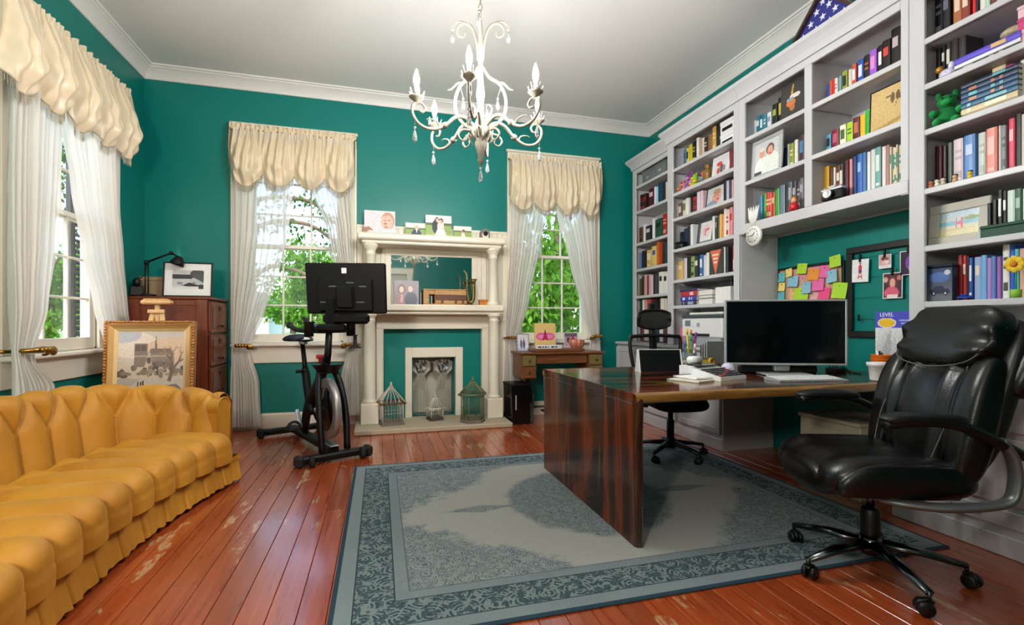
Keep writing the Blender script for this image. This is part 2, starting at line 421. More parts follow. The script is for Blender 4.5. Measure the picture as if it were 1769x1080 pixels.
bp_ = [(a, 0.16 - (0.16 - d)) for a, d in [(0, 0.0), (0.008, 0.0), (0.014, 0.008), (0.018, 0.02), (0.018, 0.16), (0, 0.16)]]
moulding('baseboard_left', (XL, YF, 0), (XL, YB, 0), (1, 0, 0), bp_, CREAM, 0.16)
moulding('baseboard_back', (XL, YB, 0), (-0.25, YB, 0), (0, -1, 0), bp_, CREAM, 0.16, 0.0)
moulding('baseboard_back', (1.475, YB, 0), (XR, YB, 0), (0, -1, 0), bp_, CREAM, 0.16, 0.0)
moulding('baseboard_front', (0.85, YF, 0), (XR, YF, 0), (0, 1, 0), bp_, CREAM, 0.16, 0.0)
moulding('baseboard_front', (XL, YF, 0), (-0.34, YF, 0), (0, 1, 0), bp_, CREAM, 0.16, 0.0)

# ---- door in the wall behind the camera (seen in the mantel mirror)
dr = structure('door_1'); dr.location = (0.255, YF, 0)
MB().box(-.425, .425, -.20, -.16, 0, 2.4, .003).build('door_leaf', CREAM, dr)
for z0, z1 in ((.2, 1.0), (1.15, 2.25)):
    for x0 in (-.34, .04): MB().box(x0, x0 + .3, -.165, -.15, z0, z1, .008).build('panel', CREAM, dr)
MB().ball((-.36, -.11, 1.0), .028).build('knob', mat('aged_brass', '#8a6a30', .3, 1.0), dr)
for sx in (-1, 1): MB().box(sx * .425, sx * .575, 0, .025, 0, 2.4, .004).build('casing', CREAM, dr)
MB().box(-.6, .6, 0, .03, 2.4, 2.56, .006).build('head_casing', CREAM, dr)

# ================================================================ WINDOWS (local x along the wall, y outward, z up)
GLASS = glass_mat()
def window(name, loc, rotz, w, T=.235):
    W = structure(name); W.location = loc; W.rotation_euler = (0, 0, rotz)
    z0, z1 = WZ; h = w / 2
    for sx in (-1, 1):
        m = MB(); a, b = sorted((sx * h, sx * (h + .14))); m.box(a, b, -.024, 0, z0 - .0, z1, .005)
        o = m.build('casing', CREAM, W)
        a, b = sorted((sx * (h + .115), sx * (h + .143))); MB().box(a, b, -.036, -.0, z0, z1, .006).build('casing_bead', CREAM, o)
        a, b = sorted((sx * h, sx * (h - .022))); MB().box(a, b, 0, T, z0, z1, .002).build('jamb', CREAM, W)
    MB().box(-h - .14, h + .14, -.026, 0, z1, z1 + .13, .005).build('head_casing', CREAM, W)
    MB().box(-h - .155, h + .155, -.045, 0, z1 + .13, z1 + .16, .008).build('head_cap', CREAM, W)
    MB().box(-h + .022, h - .022, 0, T, z1 - .022, z1, .002).build('head_jamb', CREAM, W)
    MB().box(-h - .135, h + .135, -.085, .0, z0 - .035, z0, .010).build('sill', CREAM, W)
    MB().box(-h, h, 0, T + .015, z0 - .0, z0 + .02, .003).build('sill_inner', CREAM, W)
    MB().box(-h - .14, h + .14, -.024, 0, z0 - .21, z0 - .035, .005).build('apron', CREAM, W)
    iw = h - .022; zm = 1.93
    for (a, b, yc, nm) in ((z0 + .02, zm + .02, min(.075, T * .3), 'lower'), (zm - .02, z1 - .022, min(.125, T * .75), 'upper')):
        S = MB()
        st, rt, rb = .045, (.035 if nm == 'lower' else .05), (.075 if nm == 'lower' else .035)
        y0, y1 = yc - .02, yc + .02
        x = [-iw, -iw + st, iw - st, iw]; z = [a, a + rb, b - rt, b]
        vs, fs, ix = [], [], {}
        def V(i, j, k):
            if (i, j, k) not in ix: ix[(i, j, k)] = len(vs); vs.append((x[i], (y0, y1)[k], z[j]))
            return ix[(i, j, k)]
        for i in range(3):
            for j in range(3):
                if (i, j) == (1, 1): continue
                fs += [(V(i, j, 0), V(i + 1, j, 0), V(i + 1, j + 1, 0), V(i, j + 1, 0)), (V(i, j, 1), V(i, j + 1, 1), V(i + 1, j + 1, 1), V(i + 1, j, 1))]
        for e in (((1, 1), (2, 1)), ((2, 1), (2, 2)), ((2, 2), (1, 2)), ((1, 2), (1, 1)), ((0, 0), (3, 0)), ((3, 0), (3, 3)), ((3, 3), (0, 3)), ((0, 3), (0, 0))):
            fs.append((V(*e[0], 0), V(*e[1], 0), V(*e[1], 1), V(*e[0], 1)))
        S.add(vs, fs); so = S.build('sash', CREAM, W)
        X0, X1, Z0, Z1 = x[1], x[2], z[1], z[2]; pw = (X1 - X0) / 3; ph = (Z1 - Z0) / 3
        for k in (1, 2):
            MB().box(X0 + k * pw - .009, X0 + k * pw + .009, yc - .014, yc + .014, Z0, Z1, .004).build('muntin', CREAM, so)
            MB().box(X0, X1, yc - .013, yc + .013, Z0 + k * ph - .009, Z0 + k * ph + .009, .004).build('muntin', CREAM, so)
        pane = None
        for i in range(3):
            for j in range(3):
                cx, cz = X0 + (i + .5) * pw, Z0 + (j + .5) * ph
                if pane is None: pane = MB().box(-pw / 2, pw / 2, -.0015, .0015, -ph / 2, ph / 2).build('pane', GLASS, so, (cx, yc, cz))
                else: share('pane', pane, so, (cx, yc, cz))
    return W
window('window_1', (XL, sum(W1Y) / 2, 0), PI / 2, W1Y[1] - W1Y[0], .098)
window('window_2', (sum(W2X) / 2, YB, 0), 0, W2X[1] - W2X[0])
window('window_3', (sum(W3X) / 2, YB, 0), 0, W3X[1] - W3X[0])
# ================================================================ OUTSIDE
LAWN = mat('lawn_grass', '#5c8a2a', 0.9, var=0.35, scale=0.8, bump=0.6, bscale=9, col2='#436e1c')
tag(MB().surf(lambda u, v: (-90 + 180 * u, -60 + 180 * v, -0.75), 8, 8, smooth=False).build('lawn', LAWN), kind='structure')
ROAD = mat('pale_gravel_drive', '#a9a29a', 0.95, var=0.2, scale=3, bump=0.4, bscale=40)
tag(MB().box(-14.5, -11.5, -40, 60, -0.76, -0.72).build('road', ROAD), kind='structure')
tag(MB().box(-6.5, -2.9, -12, 20, -0.76, -0.735).build('path', ROAD), kind='structure')
BARK = mat('tree_bark', '#5b4a3a', 0.9, var=0.4, scale=6, bump=0.8, bscale=20)
def leaf_mat(name, c1, c2):
    if name in MATS: return MATS[name]
    m = bpy.data.materials.new(name); m.use_nodes = True; n = m.node_tree.nodes; l = m.node_tree.links; n.clear()
    o = n.new('ShaderNodeOutputMaterial'); d = n.new('ShaderNodeBsdfDiffuse'); t = n.new('ShaderNodeBsdfTranslucent'); x = n.new('ShaderNodeMixShader'); x.inputs[0].default_value = .45
    tc = n.new('ShaderNodeTexCoord'); nz = n.new('ShaderNodeTexNoise'); nz.inputs['Scale'].default_value = 1.1; nz.inputs['Detail'].default_value = 5
    l.new(tc.outputs['Object'], nz.inputs['Vector']); r = ramp(n, nz.outputs['Fac'], l, [(.35, c1), (.65, c2)])
    l.new(r.outputs[0], d.inputs[0]); l.new(r.outputs[0], t.inputs[0]); l.new(d.outputs[0], x.inputs[1]); l.new(t.outputs[0], x.inputs[2]); l.new(x.outputs[0], o.inputs[0])
    MATS[name] = m; return m
LEAF_A = leaf_mat('leaves_light', '#42701f', '#6a9638'); LEAF_B = leaf_mat('leaves_mid', '#3a661c', '#5c8a30'); LEAF_D = leaf_mat('leaves_dark', '#2c5019', '#4c7a2c')
def tree(label, loc, h, crown_z, crown_r, crown_h, leafm, nleaf=2600, ls=.22, group='trees outside', seed=1, limbs=()):
    r = random.Random(seed); T = thing('tree', label, 'tree', loc, 0, group)
    tr = MB(); tr.tube(cr([(0, 0, 0), (.08, .02, h * .3), (-.05, .05, h * .6), (.1, 0, h * .9)], 4), [.24 - .012 * i for i in range(13)], 9)
    tr.build('trunk', BARK, T)
    limb_pts = []
    for a, z, L, up in limbs:
        m = MB(); d = Vector((math.cos(a), math.sin(a), 0)); pts = []
        for k in range(9):
            f = k / 8; pts.append(d * (L * f) + Vector((r.uniform(-.14, .14), r.uniform(-.14, .14), z + up * math.sin(PI * f * .9) * 1.1 - up * .9 * f * f + r.uniform(-.16, .16) * min(1, f * 4))))
        P = cr(pts, 4); m.tube(P, [.085 - .062 * i / (len(P) - 1) for i in range(len(P))], 7); m.build('branch', BARK, T); limb_pts += P[8:]
        for k in range(5):
            q = P[10 + k * 4]; e = Vector((r.uniform(-1, 1), r.uniform(-1, 1), r.uniform(-.9, .5))); w = MB(); w.tube(cr([q, q + e * .35, q + e * .6 + Vector((0, 0, -.2))], 3), [.022 - .003 * i for i in range(7)], 5); w.build('twig', BARK, T); limb_pts.append(q + e * .55)
    m = MB(); vs, fs = [], []
    blobs = [(r.uniform(-1, 1) * crown_r * .75, r.uniform(-1, 1) * crown_r * .75, crown_z + r.uniform(-1, 1) * crown_h * .75, r.uniform(.3, .55) * min(crown_r, crown_h)) for _ in range(26)]
    for _ in range(nleaf):
        bx, by, bz, br = r.choice(blobs); q = Vector((r.gauss(0, 1), r.gauss(0, 1), r.gauss(0, 1))).normalized() * br * (r.random() ** .4)
        c = Vector((bx, by, bz)) + q; e = Euler((r.uniform(0, 6), r.uniform(0, 6), r.uniform(0, 6))).to_matrix(); s = ls * r.uniform(.6, 1.3)
        k = len(vs); vs += [c + e @ Vector(p) for p in ((-s, 0, 0), (0, -s * .5, 0), (s, 0, 0), (0, s * .5, 0))]; fs.append((k, k + 1, k + 2, k + 3))
    for q in limb_pts:
        for _ in range(14 if r.random() < .6 else 3):
            c = q + Vector((r.gauss(0, .16), r.gauss(0, .16), r.gauss(-.08, .14))); e = Euler((r.uniform(0, 6), r.uniform(0, 6), r.uniform(0, 6))).to_matrix(); s = ls * .6 * r.uniform(.6, 1.2)
            k = len(vs); vs += [c + e @ Vector(p) for p in ((-s, 0, 0), (0, -s * .5, 0), (s, 0, 0), (0, s * .5, 0))]; fs.append((k, k + 1, k + 2, k + 3))
    m.add(vs, fs); tag(m.build('foliage', leafm, T), kind='stuff'); return T
# beyond the back windows
tree('broad oak with drooping limbs, on the lawn beyond the fireplace-side window', (-4.6, 13.5, -.75), 7, 7.6, 3.4, 1.5, LEAF_D, 2600, .13, seed=2, limbs=((-.35, 2.4, 4.6, .9), (-.12, 3.3, 4.9, 1.2), (.15, 4.4, 4.6, 1.0), (2.8, 3.6, 3.5, .8)))
tree('light green tree standing far down the lawn', (-2.7, 24, -.75), 5, 3.6, 2.0, 1.9, LEAF_A, 4200, .13, seed=3)
tree('round yellow-green tree behind the oak', (1.8, 30, -.75), 5, 3.4, 2.2, 1.9, LEAF_A, 3600, .15, seed=4)
tree('small pale tree at the far end of the lawn', (-5.6, 34.5, -.75), 5, 3.2, 1.8, 1.5, LEAF_A, 2400, .16, seed=5)
for i, (x, y, hh, lab) in enumerate(((4.6, 12.0, 6, 'dense leafy tree close outside the window nearest the bookcase'), (7.6, 15.5, 7, 'tall bushy tree behind the window nearest the bookcase'), (3.6, 16.5, 6, 'bushy green tree seen through the upper panes beside the mantel'), (6.4, 20.5, 6.5, 'deep green tree at the back of the thicket'))):
    tree(lab, (x, y, -.75), hh, 2.6, 2.2, 2.9, LEAF_B if i % 2 else LEAF_A, 7000, .10, seed=10 + i)
# beyond the left window
tree('leafy tree by the drive outside the left window', (-9.2, 14.5, -.75), 6.5, 5.4, 2.4, 1.5, LEAF_D, 2600, .11, seed=20)
tree('round green tree across the drive', (-14.5, 26.5, -.75), 6, 3.0, 2.6, 2.0, LEAF_A, 4200, .16, seed=21)
tree('wide tree far across the drive', (-20, 39, -.75), 6, 3.2, 3.0, 2.2, LEAF_A, 3600, .2, seed=22)
# white picket fence far away behind the back window, and a pale house
F = thing('picket_fence', 'low white picket fence along the far edge of the lawn', 'fence', (-9, 33, -.75))
WFEN = mat('white_fence_paint', '#dcdcd6', 0.6)
MB().box(0, 14, -.02, .02, .45, .53).build('rail', WFEN, F); MB().box(0, 14, -.02, .02, .95, 1.03).build('rail', WFEN, F)
pk = None
for i in range(47):
    if pk is None: pk = MB().prism([(-.06, 0), (.06, 0), (.06, 1.15), (0, 1.25), (-.06, 1.15)], -.05, -.02).build('picket', WFEN, F, (0, 0, 0))
    else: share('picket', pk, F, (i * .3, 0, 0))
H = thing('house', 'small pale house with grey roof beyond the white fence', 'house', (-11.5, 40, -.75))
MB().box(-4, 4, -3, 3, 0, 2.6).build('walls', mat('pale_siding', '#d6d6cf', .8), H)
MB().prism([(-4.4, 2.6), (4.4, 2.6), (3.0, 4.2), (-3.0, 4.2)], -3.3, 3.3).build('roof', mat('grey_shingles', '#77777c', .9, var=.3, scale=4), H)
for x in (-2.4, 0, 2.4): MB().box(x - .4, x + .4, -3.03, -2.98, 1.0, 2.0).build('window', mat('dark_pane', '#2b3338', .15), H)
# louvred shutters outside the left window
SHUT = mat('black_green_shutter_paint', '#141a18', 0.45)
for i, (y0, lab) in enumerate(((4.648, 'black louvred shutter standing open outside the left window'), (3.36, 'black louvred shutter swung back at the near edge of the left window'))):
    S = thing('shutter', lab, 'shutter', (XL - .145, y0, 0), 0, 'louvred shutters')
    for yy in (0, .40): MB().box(-.02, .02, yy, yy + .06, .9, 3.05, .004).build('stile', SHUT, S)
    for zz in (.9, 1.9, 2.97): MB().box(-.02, .02, .06, .40, zz, zz + .08, .004).build('rail', SHUT, S)
    sl = None
    for k in range(44):
        z = 1.02 + k * .045
        if 1.85 < z < 2.0: continue
        if sl is None: sl = MB().box(-.022, .022, .06, .40, -.004, .004, R=Matrix.Rotation(.7, 3, 'Y')).build('slat', SHUT, S, (0, 0, z))
        else: share('slat', sl, S, (0, 0, z))
# ================================================================ CURTAINS, VALANCES, TIEBACKS (local frame of each window: x along wall, y outward, z up)
SHEER = sheer_mat('sheer_voile', '#f7f3ec', 0.16, 0.40)
SATIN = mat('cream_satin', '#e8d9be', 0.36, var=0.12, scale=9, sheen=0.2, bump=0.05, bscale=200, col2='#d8c5a4')
FRINGE = mat('cream_fringe', '#c2b79f', 0.85, var=0.35, scale=60)
GOLD = mat('antique_gold', '#b98f45', 0.32, 1.0, var=0.35, scale=40, bump=0.3, bscale=80)
def curtain(label, base, rotz, keys, nf, seed, yc=-.11, amp=.020, bunch=None):
    """keys: (z, x_left, x_right) from the top down; bunch: height of the tieback"""
    C = thing('curtain', label, 'curtain', base, rotz, 'sheer window curtains')
    r = random.Random(seed); ph = r.uniform(0, 6)
    K = sorted([(-z, a, b) for z, a, b in keys]); zt, zb = -K[0][0], -K[-1][0]; w0 = abs(K[0][2] - K[0][1])
    def fn(u, v):
        z = zt + (zb - zt) * v; a, b = lerpkeys(K, -z); w = abs(b - a)
        A = amp * (1 + 1.0 * (1 - min(1, w / w0)))
        if bunch is not None:
            d = abs(z - bunch); A *= (.35 + .65 * min(1, d / .25))
        uu = u + .012 * math.sin(7 * v + 9 * u + ph)
        y = yc + A * math.sin(2 * PI * nf * uu + ph + .5 * math.sin(3 * v)) + .35 * A * math.sin(2 * PI * nf * 2.3 * uu + 1.7 * ph + 2 * v)
        x = a + (b - a) * u + .25 * A * math.sin(2 * PI * nf * uu * 1.0 + ph + 1.2)
        return (x, y, z)
    MB().surf(fn, 110, 60).build('cloth', SHEER, C)
    return C
def valance(label, base, rotz, x0, x1, ztop, zmid, drop, ns, seed):
    V = thing('valance', label, 'valance', base, rotz, 'balloon valances'); r = random.Random(seed); W = x1 - x0
    jit = [r.uniform(-.012, .012) for _ in range(ns + 2)]
    def bot(u):
        s = u * ns; f = s - math.floor(s); k = min(int(s), ns - 1)
        return zmid + .015 - drop * 1.12 * (math.sin(PI * f) ** .75) + jit[k] * math.sin(PI * f) + .02 * (abs(u - .5) * 2) ** 6
    def fn(u, v):
        s = u * ns; f = s - math.floor(s); k = min(int(s), ns - 1); zb = bot(u); z = ztop + (zb - ztop) * v
        gather = math.sin(PI * f) ** .7
        bulge = .125 * (math.sin(PI * min(1, v ** 1.5) * .96) ** .8) * (.18 + .82 * gather) + .02 * v
        pl = (1 - .35 * v) * .021 * math.sin(2 * PI * (ns * 5) * (u + (.5 - f) * .35 / ns * v + .006 * math.sin(5 * v + k0)) + 1.3) + .010 * math.sin(2 * PI * ns * 8.3 * u + 4 * v) * (1 - v)
        swag = .019 * math.sin(21 * (v - .26 * (1 - abs(2 * f - 1) ** 2)) + 2 * k) * v ** 1.5 * gather
        e = .10 * min(1, min(u, 1 - u) * 30)
        return (x0 + W * u, -.07 - e * .35 - bulge + pl + swag, z)
    k0 = r.uniform(0, 6)
    MB().surf(fn, 40 * ns, 56).build('swag_cloth', SATIN, V)
    # gathered header ruffle above the rod
    MB().surf(lambda u, v: (x0 - .012 + (W + .024) * u, -.105 + .016 * math.sin(2 * PI * ns * 7 * u) * (1 - .3 * v) + .006 * math.sin(2 * PI * ns * 13 * u), ztop + .045 + .012 * math.sin(2 * PI * ns * 3.3 * u) - v * .075), 40 * ns, 6).build('header_ruffle', SATIN, V)
    MB().cyl((x0 - .02, -.09, ztop - .01), (x1 + .02, -.09, ztop - .01), .011, n=10).build('rod', GOLD, V)
    for xx in (x0 - .005, x1 + .005): MB().surf(lambda u, v: (xx, -.004 - u * .12 - .03 * math.sin(PI * v) * u, ztop - .0 + (bot(.0) + .05 - ztop) * v), 6, 16).build('side_return', SATIN, V)
    m = MB(); vs, fs = [], []
    N = 64 * ns
    for i in range(N):
        u = (i + .5) / N; p = Vector(fn(u, 1)); L = .062 * r.uniform(.8, 1.1); w = W / N * .36
        k = len(vs); sx = r.uniform(-.003, .003)
        vs += [(p.x - w, p.y, p.z + .006), (p.x + w, p.y, p.z + .006), (p.x + w + sx, p.y - .003, p.z - L), (p.x - w + sx, p.y - .003, p.z - L), (p.x, p.y - .004, p.z - L * .5)]
        fs += [(k, k + 1, k + 4), (k + 1, k + 2, k + 4), (k + 2, k + 3, k + 4), (k + 3, k, k + 4)]
    m.add(vs, fs); tag(m.build('fringe', FRINGE, V), kind='stuff')
    MB().tube([Vector(fn(i / (12 * ns), 1)) for i in range(12 * ns + 1)], .006, 6).build('gimp_braid', FRINGE, V)
    return V
def tieback(label, base, rotz, x, z, sgn):
    T = thing('curtain_holdback', label, 'holdback', base, rotz, 'gold curtain holdbacks')
    MB().cyl((x - sgn * .07, 0, z), (x - sgn * .07, -.05, z), .012).build('wall_post', GOLD, T)
    m = MB(); m.tube([(x - sgn * .07, -.05, z), (x - sgn * .05, -.17, z + .005), (x, -.205, z + .01), (x + sgn * .07, -.205, z + .005), (x + sgn * .105, -.18, z - .012), (x + sgn * .10, -.155, z - .03), (x + sgn * .075, -.16, z - .028)], [.011, .016, .02, .018, .014, .010, .007], 8)
    o = m.build('scrolled_arm', GOLD, T)
    for k in range(5):
        MB().ball((x - sgn * .03 + sgn * k * .026, -.225 + .004 * abs(k - 2), z + .008), (.016, .011, .02), 8, 5).build('leaf', GOLD, o)
    R = Matrix.Rotation(PI / 2, 3, 'X')
    m = MB(); m.lathe([(.0, .012), (.012, .012), (.014, .004), (.024, .008), (.030, .002), (.03, -.006), (0, -.006)], 18, (x + sgn * .08, -.215, z - .004), R); m.build('rosette', GOLD, T)
B1 = (XL, 4.26, 0); B2 = (-0.8625, YB, 0); B3 = (2.0715, YB, 0)
# window 2 (between the file cabinet and the mantel)
sh = lambda ks, c: [(z, a - c, b - c) for z, a, b in ks]
curtain('white sheer curtain tied back beside the wooden file cabinet', B2, 0, sh([(3.08, -1.44, -.80), (2.52, -1.437, -.88), (2.07, -1.437, -.924), (1.64, -1.437, -1.018), (1.22, -1.44, -1.154), (.92, -1.44, -1.27), (.80, -1.445, -1.285), (.5, -1.455, -1.208), (.05, -1.465, -1.19)], B2[0]), 9, 1, bunch=.86)
curtain('white sheer curtain tied back beside the mantel, behind the exercise bike', B2, 0, sh([(3.08, -.92, -.29), (2.52, -.70, -.29), (2.08, -.54, -.28), (1.47, -.40, -.27), (.93, -.335, -.235), (.82, -.335, -.235), (.54, -.40, -.225), (.12, -.41, -.22)], B2[0]), 9, 2, bunch=.86)
valance('cream balloon valance over the window beside the mantel and bike', B2, 0, -.60, .60, 3.105, 2.63, .125, 4, 1)
tieback('gold scroll holdback on the curtain nearest the file cabinet', B2, 0, -1.345 - B2[0], .875, 1)
tieback('gold scroll holdback on the curtain behind the bike screen', B2, 0, -.285 - B2[0], .875, -1)
# window 3 (between the mantel and the bookcase)
curtain('white sheer curtain tied back at the mantel end, near the bookcase window', B3, 0, sh([(3.05, 1.50, 2.10), (2.45, 1.50, 1.95), (2.07, 1.49, 1.864), (1.375, 1.45, 1.72), (.96, 1.43, 1.60), (.86, 1.425, 1.59), (.55, 1.42, 1.66), (.1, 1.41, 1.67)], B3[0]), 9, 3, bunch=.9)
curtain('white sheer curtain tied back on the bookcase side, above the drawer table', B3, 0, sh([(3.05, 2.0, 2.62), (2.46, 2.063, 2.59), (1.875, 2.236, 2.59), (1.24, 2.411, 2.61), (.97, 2.50, 2.635), (.87, 2.50, 2.64), (.55, 2.44, 2.665), (.1, 2.40, 2.69)], B3[0]), 9, 4, bunch=.92)
valance('cream balloon valance over the window nearest the bookcase', B3, 0, -.585, .575, 3.06, 2.545, .115, 4, 2)
tieback('gold scroll holdback on the curtain right of the moth print', B3, 0, 2.58 - B3[0], .945, -1)
tieback('gold scroll holdback on the curtain left of the moth print', B3, 0, 1.49 - B3[0], .935, 1)
# window 1 (left wall): local x = world y - 4.26
curtain('white sheer curtain at the near side of the left window, behind the sofa', B1, PI / 2, sh([(3.05, 3.60, 4.16), (2.5, 3.60, 4.05), (2.14, 3.59, 4.03), (1.65, 3.59, 3.985), (1.18, 3.60, 3.90), (.95, 3.61, 3.80), (.86, 3.62, 3.79), (.69, 3.62, 3.97), (.1, 3.60, 4.05)], B1[1]), 9, 5, bunch=.92)
curtain('white sheer curtain at the corner side of the left window, behind the painting', B1, PI / 2, sh([(3.05, 4.04, 4.84), (2.5, 4.09, 4.82), (2.1, 4.209, 4.82), (1.67, 4.35, 4.88), (1.24, 4.503, 4.95), (1.0, 4.61, 5.0), (.88, 4.66, 4.99), (.5, 4.62, 5.02), (.1, 4.60, 5.03)], B1[1]), 10, 6, bunch=.88, yc=-.115)
valance('cream fringed balloon valance over the left window above the sofa', B1, PI / 2, 3.47 - 4.26, 5.02 - 4.26, 3.14, 2.62, .11, 5, 3)
tieback('gold rosette holdback on the sheer curtain behind the sofa', B1, PI / 2, 3.72 - 4.26, .93, 1)
# ================================================================ FIREPLACE
PALE = mat('mantel_cream_paint', '#e8e0cc', 0.42, var=0.06, scale=5, bump=0.05, bscale=70)
HSTONE = mat('hearth_stone', '#b9ab92', 0.75, var=0.18, scale=6, bump=0.3, bscale=40)
FP = thing('fireplace_mantel', 'cream two-tier fireplace mantel with columns and overmantel mirror', 'fireplace', (0.565, YB, 0))
ox = .565
def fbox(name, x0, x1, y0, y1, z0, z1, b=.005, m=PALE, par=None): return MB().box(x0 - ox, x1 - ox, y0 - YB, y1 - YB, z0, z1, b).build(name, m, par or FP)
fbox('hearth', -.245, 1.37, 4.935, YB, 0.0, .05, .008, HSTONE)
# bead-board panelling behind the shelves
bb = None; nb_ = 27; bw = (1.473 + .243) / nb_
for i in range(nb_):
    x = -.243 + bw * (i + .5) - ox
    if bb is None: bb = MB().box(-bw / 2 + .001, bw / 2 - .001, -.016, -.001, 1.14, 2.175, .004).build('bead_board', PALE, FP, (x, 0, 0))
    else: share('bead_board', bb, FP, (x, 0, 0))
fbox('cap_rail', -.243, 1.471, YB - .022, YB - .001, 2.17, 2.2, .004)
for x0, x1 in ((-.243, .02), (1.16, 1.471)): fbox('side_panel', x0, x1, YB - .05, YB - .001, .05, 1.15)
fbox('stile', -.035, .03, 5.43, 5.53, .05, 1.054, .006); fbox('stile', 1.145, 1.235, 5.43, 5.53, .05, 1.054, .006)
fbox('frieze', -.035, 1.235, 5.43, 5.53, 1.055, 1.235, .006)
for x0, x1 in ((-.20, -.036), (1.236, 1.345)): fbox('frieze_end', x0, x1, 5.40, 5.52, 1.12, 1.235, .006)
fbox('inner_bead', .028, .04, 5.425, 5.50, .05, 1.06, .003); fbox('inner_bead', 1.135, 1.147, 5.425, 5.50, .05, 1.06, .003); fbox('inner_bead', .028, 1.147, 5.425, 5.50, 1.046, 1.06, .003)
fbox('teal_panel', .03, .36, 5.52, YB - .001, .05, 1.06, 0, TEAL); fbox('teal_panel', .83, 1.145, 5.52, YB - .001, .05, 1.06, 0, TEAL); fbox('teal_panel', .36, .83, 5.52, YB - .001, .72, 1.06, 0, TEAL)
fbox('opening_trim', .275, .35, 5.485, 5.53, .05, .835, .006); fbox('opening_trim', .84, .925, 5.485, 5.53, .05, .835, .006); fbox('opening_trim', .35, .84, 5.485, 5.53, .722, .835, .006)
FBX = mat('pale_firebox_paint', '#cfc8b8', .8, var=.2, scale=8)
fbox('firebox_back', .35, .84, 5.86, 5.88, .05, .722, 0, FBX); fbox('firebox_floor', .35, .84, YB, 5.86, .03, .05, 0, FBX)
fbox('firebox_side', .33, .35, YB, 5.86, .05, .722, 0, FBX); fbox('firebox_side', .84, .86, YB, 5.86, .05, .722, 0, FBX); fbox('firebox_top', .33, .86, YB, 5.86, .722, .74, 0, FBX)
fbox('lower_shelf', -.205, 1.345, 5.20, YB - .002, 1.24, 1.31, .012); fbox('lower_shelf_bed', -.17, 1.31, 5.235, YB - .06, 1.205, 1.24, .010)
fbox('upper_shelf', -.225, 1.365, 5.185, YB - .002, 1.985, 2.055, .016); fbox('upper_shelf_bed', -.18, 1.32, 5.22, YB - .02, 1.945, 1.985, .012)
fbox('mirror_rail', .06, 1.10, 5.53, 5.553, 1.87, 1.945, .004)
fbox('mirror_stile', .06, .122, 5.53, 5.553, 1.31, 1.87, .004); fbox('mirror_stile', 1.037, 1.10, 5.53, 5.553, 1.31, 1.87, .004)
mir = bpy.data.materials.new('mirror_silver'); mir.use_nodes = True
mb_ = mir.node_tree.nodes['Principled BSDF']; mb_.inputs['Metallic'].default_value = 1; mb_.inputs['Roughness'].default_value = .03; mb_.inputs['Base Color'].default_value = (.80, .86, .84, 1)
fbox('mirror', .122, 1.037, 5.536, 5.545, 1.31, 1.87, 0, mir)
for cx in (-.10, 1.245):
    x = cx - ox; y = 5.29 - YB
    MB().box(x - .09, x + .09, y - .085, y + .10, .05, .27, .008).build('plinth', PALE, FP)
    c = MB(); c.lathe([(.072, .27), (.076, .28), (.074, .295), (.063, .305), (.060, .32), (.060, .9), (.053, 1.13), (.056, 1.135), (.056, 1.145), (.052, 1.15), (.054, 1.17), (.07, 1.185), (.078, 1.195), (.078, 1.205)], 28, (x, y, 0)); c.build('column', PALE, FP)
    c = MB(); c.lathe([(.066, 1.31), (.070, 1.32), (.066, 1.335), (.056, 1.345), (.053, 1.36), (.047, 1.83), (.052, 1.835), (.052, 1.85), (.047, 1.855), (.049, 1.88), (.062, 1.90), (.074, 1.92), (.078, 1.93), (.078, 1.945)], 28, (x + (.01 if cx < 0 else -.01), y, 0)); c.build('upper_column', PALE, FP)

# ---- things on the mantel
def canvas(name, label, cat, loc, rotz, w, h, bg, shapes, th=.018, nx=40, tilt=-.10, edge='#e8e4dc', group=None, noise=.03):
    C = thing(name, label, cat, loc, group=group, rot=(tilt, 0, rotz))
    MB().box(-w / 2, w / 2, .0006, th, 0, h, .001).build('backing', mat('canvas_edge_' + edge, edge, .8), C)
    picture('print', w, h, bg, shapes, C, nx=nx, noise=noise); return C
def framed(name, label, cat, loc, rotz, w, h, fw, fcol, bg, shapes, mat_w=0, mat_col='#f2f0ec', th=.02, tilt=-.12, nx=36, group=None, frough=.4, fm=None, noise=.03, stand=True):
    C = thing(name, label, cat, loc, group=group, rot=(tilt, 0, rotz))
    fmt = fm or mat('frame_' + fcol, fcol, frough)
    for nm, x0, x1, z0, z1 in (('frame_rail', -w / 2, w / 2, 0, fw), ('frame_rail', -w / 2, w / 2, h - fw, h), ('frame_stile', -w / 2, -w / 2 + fw, fw, h - fw), ('frame_stile', w / 2 - fw, w / 2, fw, h - fw)):
        MB().box(x0, x1, 0, th, z0, z1, min(.004, fw * .25)).build(nm, fmt, C)
    MB().box(-w / 2 + fw * .6, w / 2 - fw * .6, th * .55, th * .9, fw * .6, h - fw * .6).build('mount', mat('mount_' + mat_col, mat_col, .8), C)
    k = fw + mat_w; picture('print', w - 2 * k, h - 2 * k, bg, shapes, C, nx=nx, loc=(0, th * .5, k), noise=noise)
    if stand: MB().bar((0, th, h * .75), (0, th + h * .22, .004 + h * .06), .03, .004).build('strut', mat('frame_back_card', '#3a332b', .8), C)
    return C
Z1, Z2 = 2.0555, 1.3105
SK = '#e8b9a4'
